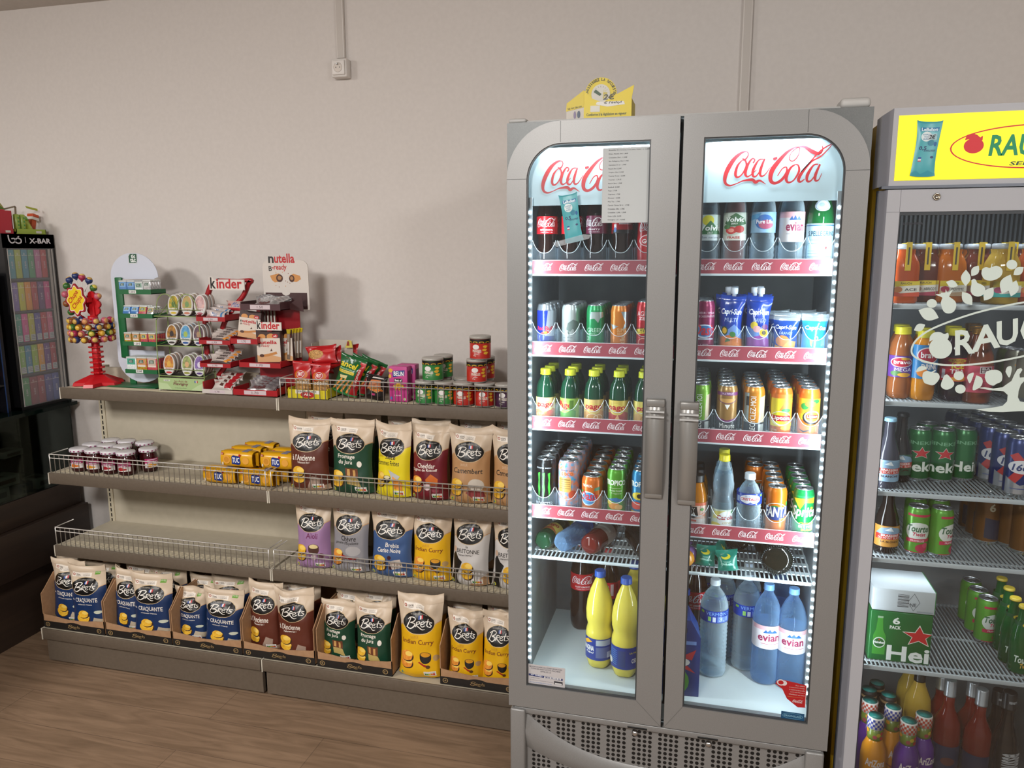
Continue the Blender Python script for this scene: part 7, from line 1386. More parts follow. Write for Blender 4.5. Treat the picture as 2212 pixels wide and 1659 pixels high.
for x in (RX0+.0312, RX1-.0325): ls.box(x, x+.0012, RY+.09, 2.699, .161, 1.904, 'a0a6a8:.5')
link('side_liner', ls.mesh('side_liner'), rf)
gl = MB()
for i in range(46): gl.box(RX0+.05+i*.0125, RX0+.056+i*.0125, 2.62, 2.64, 1.70, 1.90, '50565a:.4')
link('air_grille', gl.mesh('air_grille'), rf)
link('maker_badge', (lambda m: (m.art(Art().t('LIEBHERR', 0, 0, 1, 1, '3a2a30', .04), .055, .007, lambda x, y, o: (.60+x, 2.6195-o, 1.83+y)), m)[1])(MB()).mesh('maker_badge'), rf)
hz0, hz1 = 1.908, 2.094
hd = MB().prism([(RX0+.020, hz0), (RX1, hz0), (RX1, hz1), (RX0+.020, hz1)], RY, RY+.09, 'a6a6aa:.45'); hd.v = [(x, y-.0, z) for x, y, z in hd.v]
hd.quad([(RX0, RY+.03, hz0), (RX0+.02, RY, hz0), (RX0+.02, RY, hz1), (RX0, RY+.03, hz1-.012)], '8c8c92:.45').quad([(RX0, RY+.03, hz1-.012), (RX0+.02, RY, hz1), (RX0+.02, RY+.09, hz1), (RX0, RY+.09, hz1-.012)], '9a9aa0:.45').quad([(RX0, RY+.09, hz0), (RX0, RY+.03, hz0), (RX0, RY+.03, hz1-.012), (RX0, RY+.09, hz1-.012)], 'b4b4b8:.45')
link('light_box', hd.mesh('light_box'), rf)
sx0, sx1, sz0, sz1 = .4335, 1.02, 1.9215, 2.076
A = Art().r(0, 0, 1, 1, 'sign_yellow').ring(.512, .47, .31, .33, .006, .020, 'sign_red', 48)
ex = lambda px, py: ((at(px, py, RY).x-sx0)/(sx1-sx0), (at(px, py, RY).z-sz0)/(sz1-sz0))
cxa, cya = ex(2103, 315); A.e(cxa, cya, .037, .115, 'sign_red', 26)
A.p([ex(*q) for q in ((2084, 303), (2088, 292), (2100, 288), (2110, 291), (2117, 297), (2123, 293), (2122, 303), (2113, 306), (2100, 301), (2092, 301))], 'sign_red')
b0, b1 = ex(2134, 338), ex(2205, 289); wA = (b1[0]-b0[0])
A.t('RAUCH', b0[0], b0[1], b0[0]+wA*2.62, b1[1], 'sign_green', .035, .12).t('SEIT 1919', ex(2179, 357)[0], ex(2179, 358)[1], ex(2179, 357)[0]+.20, ex(2179, 349)[1], 'sign_dark', .03, .15)
sg = MB(); sg.art(A, sx1-sx0, sz1-sz0, lambda x, y, o: ((sx0+sx1)/2+x, RY-.0008-o, sz0+y)); link('lit_sign', sg.mesh('lit_sign'), rf)
link('header_strip', MB().box(RX0+.004, RX1, RY-.004, RY+.03, 1.902, 1.909, '6c7078:.25:.5').mesh('header_strip'), rf)
# door
dx0, dx1, dz0, dz1 = .4525, .99, .19, 1.846
D = MB().prism([(RX0+.020, .12), (dx0, .12), (dx0, 1.90), (RX0+.020, 1.90)], RY, RY+.04, 'a4a4a8:.45').prism([(dx0, dz1), (dx1, dz1), (dx1, 1.90), (dx0, 1.90)], RY, RY+.04, 'a4a4a8:.45').prism([(dx1, .12), (RX1, .12), (RX1, 1.90), (dx1, 1.90)], RY, RY+.04, 'a4a4a8:.45').prism([(dx0, .12), (dx1, .12), (dx1, dz0), (dx0, dz0)], RY, RY+.04, 'a4a4a8:.45')
D.quad([(RX0+.004, RY+.022, .12), (RX0+.020, RY, .12), (RX0+.020, RY, 1.90), (RX0+.004, RY+.022, 1.90)], '85858c:.45').box(RX0+.001, RX0+.006, RY+.022, RY+.04, .12, 1.90, '3c4048:.4')
link('door_frame', D.mesh('door_frame'), rf)
link('door_gasket', frame_ring([(dx0, dz0), (dx1, dz0), (dx1, dz1), (dx0, dz1)], [(dx0+.003, dz0+.003), (dx1-.003, dz0+.003), (dx1-.003, dz1-.008), (dx0+.003, dz1-.008)], RY+.003, RY+.012, '2c3034:.4').mesh('door_gasket'), rf)
link('glass_pane', MB().box(dx0, dx1, RY+.012, RY+.016, dz0, dz1, 'glass').mesh('glass_pane'), rf)
link('frame_seam', MB().box(dx0-.0006, dx0, RY-.0004, RY, dz1, 1.90, '5a5a60').box(RX0+.02, dx0, RY-.0004, RY, dz1-.0006, dz1, '5a5a60').mesh('frame_seam'), rf)
lk = MB().lathe([(.0085, 0), (.0085, .004), (.006, .005), (.006, .0035), (.001, .0035)], 'b8b0a0:.25:1', 20).box(-.003, .003, -.0008, .0008, .0034, .0042, '2a2420'); lp = at(2023, 425, RY); lk.xf(Matrix.Translation((lp.x, RY, lp.z)) @ Matrix.Rotation(PI/2, 4, 'X')); link('door_lock', lk.mesh('door_lock'), rf)
# white print on the door glass
WK = 'c8d4cc:.5'; GA = []
g2 = lambda px, py: (at(px, py, RY+.011).x, at(px, py, RY+.011).z)
WA = Art()
def gp(pts, sm=True):
    if sm and len(pts) < 25: pts = smooth(list(pts)+[pts[0]], 4)[:-1]
    q = [g2(*p) for p in pts]; WA.p([(x+.5, z) for x, z in q], WK)
def ge_(cx, cy, rx, ry, rot=0, n=22): gp([(cx+rx*math.cos(2*PI*i/n)*math.cos(rot)-ry*math.sin(2*PI*i/n)*math.sin(rot), cy+rx*math.cos(2*PI*i/n)*math.sin(rot)+ry*math.sin(2*PI*i/n)*math.cos(rot)) for i in range(n)])
def leaf(x0, y0, x1, y1, w1=.33, w2=.12):
    dx, dy = x1-x0, y1-y0; gp(sm=False, pts=[(x0+dx*t-dy*s*f, y0+dy*t+dx*s*f) for s, T_ in ((w1, [i/8 for i in range(9)]), (-w2, [1-i/8 for i in range(9)])) for t in T_ for f in (math.sin(PI*min(1, max(0, t))),)][:17])
k_ = 1/7.213
zz_ = lambda x, y: (1930+x*k_, 530+y*k_)
for (x, y, rx, ry) in ((1845, 300, 85, 75), (598, 905, 80, 68)): ge_(*zz_(x, y), rx*k_, ry*k_)
for a_ in (((820, 570), (1005, 630)), ((1130, 380), (1125, 635)), ((1330, 315), (1215, 480)), ((1070, 725), (1225, 930)), ((1555, 655), (1410, 860)), ((1825, 455), (1690, 755)), ((1915, 545), (1830, 795)), ((2030, 340), (1870, 460)), ((390, 1010), (705, 1130)), ((495, 1235), (320, 1325))):
    (x0, y0), (x1, y1) = a_; leaf(*zz_(x0, y0), *zz_(x1, y1), .30, .30)
gp([zz_(*p) for p in ((1370, 440), (1385, 370), (1440, 340), (1510, 350), (1530, 290), (1545, 292), (1538, 335), (1600, 318), (1670, 345), (1700, 400), (1680, 470), (1620, 520), (1540, 548), (1460, 545), (1400, 510))])
gp([zz_(*p) for p in ((1215, 545), (1250, 522), (1280, 535), (1310, 585), (1370, 610), (1420, 650), (1432, 710), (1400, 765), (1330, 797), (1260, 785), (1215, 745), (1202, 680), (1215, 610))])
gp([zz_(*p) for p in ((735, 900), (750, 850), (755, 810), (655, 765), (740, 755), (735, 740), (805, 735), (815, 685), (845, 735), (925, 690), (870, 790), (900, 820), (960, 870), (980, 940), (950, 1020), (890, 1058), (820, 1055), (770, 1010))])
zy = lambda x, y: (1930+x*k_, 720+y*k_)
for (x, y, rx, ry) in ((735, 230, 180, 165), (1018, 660, 80, 70), (1042, 868, 82, 70)): ge_(*zy(x, y), rx*k_, ry*k_)
gp([zz_(*p) for p in ((560, 1500), (570, 1420), (630, 1360), (720, 1350), (790, 1380), (850, 1365), (860, 1430), (820, 1490), (760, 1480), (700, 1460), (640, 1465))])
gp([zy(*p) for p in ((450, 700), (460, 620), (520, 585), (590, 600), (650, 570), (655, 590), (620, 610), (690, 620), (720, 680), (690, 750), (620, 808), (540, 795), (480, 770))])
gp([zy(*p) for p in ((790, 660), (830, 640), (870, 670), (945, 770), (920, 840), (840, 878), (770, 860), (738, 800))])
gp([zy(*p) for p in ((1422, 690), (1440, 610), (1510, 575), (1600, 570), (1670, 600), (1697, 670), (1680, 750), (1600, 790), (1560, 815), (1500, 800), (1450, 760))])
gp([zy(*p) for p in ((1145, 690), (1170, 640), (1245, 612), (1245, 660), (1190, 780))]); gp([zy(*p) for p in ((1290, 655), (1370, 690), (1390, 760), (1350, 840), (1232, 880))])
gp([zy(*p) for p in ((1745, 600), (1770, 530), (1830, 512), (1843, 570), (1805, 690))]); gp([zy(*p) for p in ((340, 605), (390, 530), (460, 508), (525, 545), (440, 585))])
gp([zy(*p) for p in ((1990, 540), (1930, 560), (1880, 650), (1840, 740), (1700, 840), (1560, 860), (1420, 840), (1320, 850), (1500, 885), (1720, 905), (1780, 960), (1770, 1060), (1700, 1130), (1500, 1165), (1280, 1185), (1480, 1222), (1700, 1228), (2100, 1205), (2400, 1180), (2400, 1080), (2100, 1085), (1970, 1060), (1940, 1000), (1950, 900), (1985, 800), (2100, 680), (1970, 690), (1965, 640), (2010, 570))])
def ringpx(pts, wd):
    q = smooth([(p[0], p[1], wd) for p in pts], 6); r_ = []
    for i, (x, y, w_) in enumerate(q):
        a = q[max(0, i-1)]; c = q[min(len(q)-1, i+1)]; dx, dy = c[0]-a[0], c[1]-a[1]; L_ = math.hypot(dx, dy) or 1
        for s in (1, -1): g = g2(x-dy/L_*w_/2*s, y+dx/L_*w_/2*s); r_.append((g[0]+.5, g[1]))
    WA.L.append((r_, [[2*i, 2*i+1, 2*i+3, 2*i+2] for i in range(len(q)-1)], WK))
ringpx([(2280, 750), (2340, 728), (2368, 692), (2345, 656), (2290, 646), (2212, 653), (2130, 670), (2070, 688), (2010, 712), (1979, 735), (1969, 757), (1978, 772), (2010, 784), (2060, 789), (2130, 784), (2212, 769), (2280, 750)], 4)
def letter(ch, x0, y0, x1, y1, slant):
    V_, F_ = glyph(ch, .045, 0); r_ = []
    for x, y in V_: g = g2(x0+(x1-x0)*x, (y1+(y0-y1)*y)+slant*x); r_.append((g[0]+.5, g[1]))
    WA.L.append((r_, F_, WK))
letter('R', 2063, 714, 2106, 768, -5); letter('A', 2099, 707, 2161, 762, -12); letter('U', 2153, 695, 2199, 750, -8); letter('C', 2204, 686, 2250, 742, -8); letter('H', 2252, 680, 2300, 730, -12)
wm = MB(); wm.art(WA, 1, 1, lambda x, y, o: (x, RY+.0112-o, y), dz=.00001, off=.0001); link('door_print', wm.mesh('door_print'), rf)
# wire shelves
RZ = [1.602, 1.343, 1.093, .901, .579]
for z in RZ:
    m = MB().box(RX0+.036, RX1-.036, 2.190, 2.196, z-.001, z+.012, 'b4bcc0:.4', .002).box(RX0+.036, RX1-.036, 2.225, 2.230, z+.006, z+.010, 'b4bcc0:.4').box(RX0+.036, RX1-.036, 2.42, 2.426, z+.004, z+.008, 'a8b0b4:.4').box(RX0+.036, RX1-.036, 2.66, 2.668, z+.004, z+.010, 'a8b0b4:.4')
    for i in range(52): x = RX0+.044+i*.0112; m.box(x, x+.0032, 2.192, 2.665, z+.009, z+.0125, 'acb4b8:.4')
    link('wire_shelf', m.mesh('wire_shelf'), rf)
for z, p_ in ((1.90, 1.3), (.62, .5)): lamp('juice_fridge_lamp', (.70, 2.30, z if z > 1 else .88), (.70, 2.40, 0), .45, .03, p_, (.86, .93, 1))
lamp('juice_fridge_lamp', (.452, 2.20, 1.1), (.75, 2.45, 1.1), .012, 1.5, 1.5, (.86, .93, 1))
# shelf one: square carafes
def carafe(liq, lab, k3, word):
    m = MB(); W_c = .040
    def sq(r): return [(r*math.copysign(abs(math.cos(a))**.5, math.cos(a)), r*math.copysign(abs(math.sin(a))**.5, math.sin(a))) for a in [2*PI*i/24 for i in range(24)]]
    prof = [(.034, 0), (.037, .006), (.037, .09), (.035, .105), (.028, .122), (.024, .130), (.026, .140)]
    for r, z in prof: m.v += [(x, y, z) for x, y in sq(r)]
    for i in range(len(prof)-1):
        for j in range(24): m.face([i*24+j, i*24+(j+1) % 24, (i+1)*24+(j+1) % 24, (i+1)*24+j], liq, True)
    m.face(list(range(24))[::-1], liq)
    l = MB().lathe([(.027, .140), (.0275, .152), (.024, .154)], 'a8b0b8:.2', 20)
    A = Art().r(0, 0, 1, 1, 'd8d4c8').p([(0, .62), (1, .75), (1, 1), (0, 1)], 'd0b828').t('RAUCH', .3, .78, .7, .92, '3a2a1c', .02).p([(.0, 0), (1, 0), (1, .3), (.3, .2), (0, .4)], lab).e(.2, .45, .17, .2, k3, 12).t(word, .45, .36, .9, .54, '2a2a2a', .02)
    f = MB(); f.art(A, .066, .040, lambda x, y, o: (x, -.0375-o-.001, .018+y)); n = len(f.v); f.art(A, .066, .040, lambda x, y, o: (-.0385-o, -x, .018+y))
    s_ = MB().box(-.007, .007, -.0285, -.0275, .085, .158, 'd0b020:.4'); s_.xf(Matrix.Translation((0, -.012, 0))); s_.box(-.007, .007, -.04, 0, .1545, .156, 'd0b020:.4')
    s_.box(-.002, .002, -.0412, -.0405, .10, .145, '3a3020')
    return ('juice_carafe', 'juice bottle', [('glass_body', m.mesh('glass_body')), ('lid', l.mesh('lid')), ('label', f.mesh('label')), ('seal_strip', s_.mesh('seal_strip'))])
CRF = [carafe('a8481c:.15', 'c84a28', 'c87a3c', 'ACE'), carafe('5a2a1c:.15', 'b04058', 'a88a70', 'ABRICOT'), carafe('a85a14:.15', 'c0a080', 'a8304a', 'POMME'), carafe('apple', '3aa8a0', 'b04870', 'POMME')]
gj = 'juice carafes on the top shelf of the juice fridge'
z1 = RZ[0]+.013
for i, (px, Y, k, lb) in enumerate(((1946, 2.24, 0, 'orange juice carafe at the left end of the top shelf of the juice fridge'), (1994, 2.30, 1, 'dark apricot juice carafe, second on the top shelf of the juice fridge'), (2046, 2.29, 2, 'amber juice carafe with red fruit label, third on the top shelf of the juice fridge'), (2106, 2.33, 1, 'dark juice carafe behind the printed pear on the juice fridge door'), (2160, 2.25, 3, 'clear golden apple juice carafe with a turquoise label'), (2226, 2.27, 0, 'orange juice carafe cut off by the right edge of the photo'))):
    p = at(px, 620, Y); put(CRF[k], (p.x, Y, z1), lb, gj, .1*(-1)**i)
for i, (px, Y, k) in enumerate(((1975, 2.40, 0), (2040, 2.41, 1), (2100, 2.43, 2), (2165, 2.38, 1), (2205, 2.45, 1))): p = at(px, 600, Y); put(CRF[k], (p.x, Y, z1), 'juice carafe in the rear row of the top shelf, %s from the left' % ('first', 'second', 'third', 'fourth', 'fifth')[i], gj, .3)
z2 = RZ[1]+.013
def jbottle(liq, lab, txt, k2, tall=.192, sleeve=False, capk='c0b828:.35'):
    pr_ = [(.024, 0), (.030, .004), (.032, .02), (.032, .045), (.0295, .055), (.0315, .065), (.0315, .125), (.028, .15), (.018, .172), (.0155, .178), (.0155, tall-.010)]
    A = Art().r(0, 0, 1, 1, lab).e(.5, .70, .36, .24, 'd8d0d0', 20).e(.5, .70, .32, .21, 'b01c38', 20).e(.62, .86, .15, .06, 'c89a28', 12).t(txt[0], .26, .62, .78, .80, 'ecE8e8'.lower(), .04).t(txt[1], .30, .28, .82, .44, 'ece8e8', .04).e(.35, .18, .18, .12, k2, 12).e(.6, .12, .2, .1, 'd8a030', 12)
    return bottle(pr_, liq, capk, tall-.018, lab, (.06, .15 if sleeve else .118), A, flute=4, capr=.020, caph=.020)
JB = [jbottle('8a5028:.12', '60388a:.3', ('bravo', 'MEGA'), '4a7a40'), jbottle('c07c18:.12', '2a78b0:.3', ('bravo', 'DRINK'), 'd8802a', .185, True), bottle([(.024, 0), (.030, .004), (.032, .02), (.032, .045), (.0295, .055), (.0315, .065), (.0315, .125), (.028, .15), (.018, .172), (.0155, .178), (.0155, .182)], '2c1420:.12', 'c0b828:.35', .174, 'b01c30:.3', (.055, .118), Art().r(0, 0, 1, 1, 'b82034:.3').e(.5, .88, .28, .09, 'd0a830', 14).t('RAUCH', .34, .84, .66, .92, 'a03018', .02).t('ICE', .34, .54, .70, .78, 'd8c828', .08).t('TEA', .30, .32, .72, .52, 'ecdce0', .08).e(.6, .12, .3, .1, 'd8902a', 14).r(.04, .1, .16, .5, 'd0c8d0'), flute=4, capr=.020, caph=.02),
    bottle([(.031, 0), (.035, .006), (.035, .11), (.033, .125), (.022, .155), (.018, .17), (.017, .182), (.019, .186)], '7a3c20:.1', 'b08038:.25:.8', .180, 'c04a60:.4', (.03, .10), Art().r(0, 0, 1, 1, 'c84a60:.4').r(.40, .72, .74, .98, 'e8e0e0').r(.42, .74, .72, .96, '5a1c2c').t('BA', .45, .86, .68, .94, 'e8e0e0', .05).t('ER', .45, .76, .68, .84, 'e8e0e0', .05).r(.1, .56, .8, .57, '6a2030').r(.1, .48, .8, .49, '6a2030').r(.1, .40, .8, .41, '6a2030').t('rosé grapefruit', .2, .1, .8, .16, '5a1c2c'), capr=.0205, caph=.016)]
gj2 = 'bottles on the second shelf of the juice fridge'
for px, Y, k, lb, n in ((1946, 2.25, 0, 'brown juice bottle with a purple label on the second shelf of the juice fridge', 2), (1996, 2.235, 1, 'juice bottle with a tall sky blue sleeve behind the printed apple', 2), (2061, 2.24, 2, 'iced tea bottle with a red label', 2), (2114, 2.228, 3, 'glass bottle with a pink label and gold lid', 3)):
    p = at(px, 780, Y)
    for i in range(n): put(JB[k], (p.x+.012*i, Y+.074*i, z2), lb if i == 0 else ('rear '+lb if n == 2 else lb+', %s behind' % ordn(i)), gj2, (-.15, .1, 0, .1)[k])
PCN = can('8a8a7c:.3:.3', Art().e(.3, .8, .08, .03, 'c08830', 8).e(.6, .7, .08, .03, 'c08830', 8).e(.4, .5, .08, .03, 'c08830', 8).e(.7, .4, .08, .03, 'c08830', 8).e(.3, .3, .08, .03, 'c08830', 8).e(.8, .9, .08, .03, 'c08830', 8).e(.55, .15, .08, .03, 'c08830', 8), .030, .135)
GCN = can('5a6a2c:.3:.3', None, .030, .135)
for px, Y, k, lb in ((2176, 2.34, GCN, 'olive green can behind the printed tree on the juice fridge door'), (2196, 2.30, PCN, 'pale can with small orange dots, left one'), (2222, 2.27, PCN, 'pale can with small orange dots at the photo edge')):
    p = at(px, 800, Y); put(k, (p.x, Y, z2), lb, 'cans at the right of the second juice fridge shelf', .2)
# shelf three
z3 = RZ[2]+.013
def mb_beer(lab, k2, body='1c1614:.1', cap=None):
    pr_ = [(.026, 0), (.030, .004), (.030, .085), (.028, .10), (.020, .125), (.0145, .145), (.013, .185), (.0145, .19)]
    A = Art().r(0, 0, 1, 1, lab).p([(0, .62), (.2, .9), (.5, .98), (.8, .88), (1, .62)], '7a98b0').p([(.3, .8), (.5, .95), (.6, .75)], 'd4dce0').r(0, .36, 1, .62, 'b02c20').t('BRASSERIE', .2, .50, .8, .60, 'e0d4d0', .03).t('DU MONT BLANC', .1, .38, .9, .48, 'e0d4d0', .03).t(k2, .2, .20, .8, .30, '3a1c14', .03)
    return bottle(pr_, body, cap or '8ab8d0:.3', .186, lab, (.022, .082), A, capr=.0155, caph=.010)
B1, B2, B3 = mb_beer('88a8c0', 'BLANCHE', '3a3a44:.1'), mb_beer('2c5038', 'IPA', cap='1a1a1a'), mb_beer('b88438', 'LA BLONDE', cap='1a1a1a')
p = at(1919, 960, 2.235); put(B1, (.497, 2.235, z3), 'small beer bottle with a pale blue label at the door edge', 'mountain beer bottles', .1)
p = at(1946, 960, 2.31); put(B2, (p.x, 2.31, z3), 'small beer bottle with a dark green label behind the pale blue one', 'mountain beer bottles', 0)
HNK = can('126028:.28:.3', Art().t('HEINEKEN', -.2, .80, 1.2, .88, '6aa078', .02).star(.58, .60, .36, .155, 'c8c8c0').star(.58, .60, .32, .138, 'b01c20').r(0, .0, 1, .42, '0c4a20:.3').t('Heineken', -.9, .16, 1.5, .40, 'd0d4cc', .05), .0315, .152, aw=.080)
HN2 = can('126028:.28:.3', Art().t('HEINEKEN', -.2, .80, 1.2, .88, '6aa078', .02).r(0, .0, 1, .42, '0c4a20:.3').t('Heineken', .05, .16, 2.2, .40, 'd0d4cc', .05), .0315, .152, aw=.080)
gh = 'green beer cans'
for px, Y, k, lb in ((1985, 2.33, HNK, 'green beer can with a red star, left one of the pair'), (2036, 2.33, HNK, 'green beer can with a red star, right one of the pair'), (2082, 2.36, HN2, 'green beer can turned so that no star shows')):
    p = at(px, 960, Y); put(k, (p.x, Y, z3), lb, gh, -.15 if k is HNK else 0)
for px, Y in ((2000, 2.41), (2052, 2.41)): p = at(px, 960, Y); put(HN2, (p.x, Y, z3), 'green beer can in the rear row, %s one' % ('left' if px < 2020 else 'right'), gh)
K16 = can('182c68:.28:.3', Art().p([(.10, .78), (.35, .86), (.9, .52), (.7, .40)], 'b03030').p([(.10, .30), (.30, .18), (.9, .64), (.7, .74)], 'b03030').e(.55, .56, .48, .14, 'd4d4d8', 24).t('1664', .20, .48, .92, .63, '24346a', .03, .2).p([(0, 0), (1, 0), (1, .26), (.5, .18), (0, .34)], 'b8bcc4:.25:.7').r(.2, .10, .8, .115, '3a4a80'), .0315, .160, aw=.072)
gk = 'blue beer cans in the juice fridge'
p = at(2198, 1020, 2.235)
for i in range(6):
    for j in range(2 if i else 2): put(K16, (p.x-.012*i+.066*j, 2.236+.066*i, z3), 'blue and red beer can, %s in the %s column' % (ordn(i), ('left', 'right')[j]), gk, -.1+.25*(i % 2))
# shelf four
z4 = RZ[3]+.013
put(B3, (at(1915, 1140, 2.25).x, 2.25, z4-.0), 'small beer bottle with an amber label on the shelf above the green beer pack', 'mountain beer bottles', .15, 0, 0, (1.05, 1.05, 1))
TRT = can('5c9838:.28:.3', Art().r(0, .94, 1, 1, 'b02848').e(.46, .55, .50, .24, 'c8ccc4', 24).t('Tourtel', .04, .54, .92, .72, '2a5a3a', .05, .2).t('Twist', .26, .44, .74, .53, 'b02848', .03, .25).p([(0, .26), (1, .30), (1, .38), (0, .36)], 'b02848').t('FRAMBOISE', .2, .29, .7, .34, 'e8d8dc', .02).e(.62, .13, .24, .11, 'a82848', 14).e(.75, .2, .12, .07, 'c04060', 10).r(0, 0, 1, .02, 'b02848'), .0295, .140, aw=.070)
gt = 'raspberry shandy cans'
for px, Y, rz, lb in ((1980, 2.25, 0, 'green and pink raspberry beer can, left one in front'), (2031, 2.25, .9, 'green and pink raspberry beer can, right one in front, turned'), (1973, 2.335, .4, 'green and pink raspberry beer can behind the left one'), (2022, 2.335, .5, 'green and pink raspberry beer can behind the right one')):
    p = at(px, 1150, Y); put(TRT, (p.x, Y, z4), lb, gt, rz)
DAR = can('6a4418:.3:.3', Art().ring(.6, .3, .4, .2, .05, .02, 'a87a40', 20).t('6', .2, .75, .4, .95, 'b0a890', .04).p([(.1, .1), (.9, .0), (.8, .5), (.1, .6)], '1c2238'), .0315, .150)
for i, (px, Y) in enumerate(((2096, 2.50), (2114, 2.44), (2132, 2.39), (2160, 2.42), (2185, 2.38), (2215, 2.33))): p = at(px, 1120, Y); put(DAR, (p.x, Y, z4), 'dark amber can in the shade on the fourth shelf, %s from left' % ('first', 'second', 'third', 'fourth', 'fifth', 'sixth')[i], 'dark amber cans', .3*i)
# shelf five
z5 = RZ[4]+.013
A = Art().t('6', .36, .76, .48, .90, 'e0e4dc', .05).t('PACK', .32, .66, .50, .73, 'e0e4dc', .05).star(.80, .56, .29, .23, 'dcd8d0').star(.80, .56, .26, .20, 'b81c20').t('Hei', .30, .02, .99, .33, 'dce0dc', .05)
A.p([(.06, .12), (.06, .50), (.10, .62), (.12, .88), (.20, .88), (.22, .62), (.27, .50), (.27, .12)], '3a8a30').e(.165, .36, .10, .11, 'c8d4c8', 18).e(.165, .36, .085, .09, '1c5a28', 18).t('Heineken', .08, .34, .25, .39, 'e8ece8', .03).star(.165, .42, .02, .02, 'b81c20').r(.115, .86, .205, .90, '8aa888')
for i, (V_, F_, k) in enumerate(A.L): A.L[i] = ([(min(1, x), y) for x, y in V_], F_, k)
p0 = at(1873, 1432, 2.225); p1 = at(2007, 1432, 2.225); wpk = p1.x-p0.x
m = MB().box(0, wpk, 0, .15, 0, .150, '145c28:.3', .002); f = MB(); f.art(A, wpk, .150, lambda x, y, o: (wpk/2+x, -o, y))
put(('beer_pack', 'beer pack', [('carton', m.mesh('carton')), ('front_print', f.mesh('front_print')), ('glue_flap', MB().box(wpk, wpk+.0008, .02, .13, .02, .13, '1c6a30').mesh('glue_flap'))]), (p0.x, 2.225, z5), 'green six-pack beer carton with a red star at the bottom left of the juice fridge')
A = Art().r(.72, .05, .98, .12, '8a9298').ring(.66, .5, .10, .40, .008, .03, '4a5056', 4).t('NE', .60, .30, .70, .45, '4a5056', .02)
for i in range(12): A.r(.40, .25+i*.05, .58, .25+i*.05+.015+.015*(i % 3 == 0), '2a2e32')
m = MB().box(0, wpk, 0, .15, 0, .066, 'b4bcc0:.45', .002).box(wpk, wpk+.001, 0, .15, 0, .066, '3a8a4a:.4'); f = MB(); f.art(A, wpk, .066, lambda x, y, o: (wpk/2+x, -o, y))
put(('beer_pack', 'beer pack', [('carton', m.mesh('carton')), ('underside_print', f.mesh('underside_print'))]), (p0.x+.002, 2.227, z5+.1512), 'beer carton lying on top of the green one with its plain white underside facing out')
TG = bottle([(.024, 0), (.028, .004), (.028, .095), (.024, .125), (.0135, .155), (.012, .185), (.0135, .19)], 'bottle_green', 'c0a838:.3', .186, '1c5030', (.135, .15), Art().e(.5, .5, .2, .4, 'd8c040', 12), capr=.0145, caph=.008, lr=.0185)
TG[2].append(('lettering', (lambda m: (m.art(Art().t('Tourtel', .0, .42, 1, 1, 'c8d4c8', .05, .15).t('Twist', .3, .0, .8, .4, 'c8a040', .04, .2), .05, .035, lambda x, y, o: cyl(.0284)(x, y+.02, o), .005), m)[1])(MB()).mesh('lettering')))
for i, (px, Y) in enumerate(((2168, 2.38), (2184, 2.31), (2206, 2.26), (2222, 2.38), (2150, 2.45))): p = at(px, 1380, Y); put(TG, (p.x, Y, z5), 'green shandy bottle with yellow neck ring, '+('left in the middle row', 'second from the front', 'foremost, lettering visible', 'at the photo edge, farther back', 'farthest back')[i], 'green shandy bottles', .1)
for i, (px, Y) in enumerate(((2128, 2.42), (2105, 2.48), (2088, 2.55))): p = at(px, 1360, Y); put(TRT, (p.x, Y, z5), 'dim shandy can at the back of the lowest shelf, '+('nearest', 'middle', 'farthest')[i], 'dim shandy cans', .6)
# floor of the juice fridge: fruit tea bottles, wine
z6 = .161
def azb(c1, chk):
    pr_ = [(.026, 0), (.032, .006), (.033, .03), (.033, .12), (.030, .145), (.021, .165), (.019, .172), (.020, .200), (.020, .205)]
    b = MB().lathe(pr_[:6]+[(.019, .172)], c1, 26).lathe([(.0192, .168), (.0205, .178), (.0198, .205)], '6a7a28:.3', 20)
    A = Art(); rnd = random.Random(5)
    for i in range(16): A.e(rnd.random(), .2+.6*rnd.random(), .05, .16, ('b03020', 'd89020', 'a04048', 'c8b030')[i % 4], 10)
    b.art(A, .120, .034, lambda x, y, o: cyl(.0205)(x, y+.170, o), .006)
    A = Art().t('AriZona', .14, .66, .86, .86, 'e8dcd8', .05, .1).p([(.30, .40), (.40, .52), (.60, .52), (.70, .40), (.62, .12), (.5, .04), (.38, .12)], 'd8ccc4').e(.5, .40, .10, .08, 'a04828', 12).p([(.05, .52), (.25, .46), (.3, .40), (.18, .44)], '8a2820').p([(.95, .52), (.75, .46), (.7, .40), (.82, .44)], '8a2820').e(.24, .2, .08, .12, 'b03040', 8).e(.76, .2, .08, .12, '3a80b0', 8)
    b.art(A, .074, .110, lambda x, y, o: cyl(.0333)(x, y+.03, o), .005)
    c = MB().lathe([(.0215, .203), (.0215, .232), (.020, .235)], 'd8d0c8:.4', 26)
    ck_ = Art()
    for i in range(24):
        for j in range(4):
            if (i+j) % 2: ck_.r(i/24, j/4, (i+1)/24, (j+1)/4, chk)
    c.art(ck_, 2*PI*.0216, .027, lambda x, y, o: cyl(.0216)(x, y+.2045, o), .006)
    t = MB().lathe([(.0195, .2352), (.001, .2356)], '1c8078:.4', 20)
    return ('tea_bottle', 'bottle', [('bottle_body', b.mesh('bottle_body')), ('cap', c.mesh('cap')), ('cap_top', t.mesh('cap_top'))])
AZ = [azb('d08818:.2', '2a3a8a'), azb('5a2888:.2', 'b04028')]
DKT = ('tea_bottle', 'bottle', [('bottle_body', MB().lathe([(.026, 0), (.032, .006), (.033, .12), (.030, .145), (.020, .17), (.019, .205)], '2a1810:.15', 24).mesh('bottle_body')), ('cap', MB().lathe([(.0215, .203), (.0215, .215, 'a08058:.3'), (.0215, .222, '1a1210'), (.020, .235)], '1a1210', 24).mesh('cap')), ('cap_top', AZ[0][2][2][1])])
ga = 'fruit tea bottles with teal cap tops'
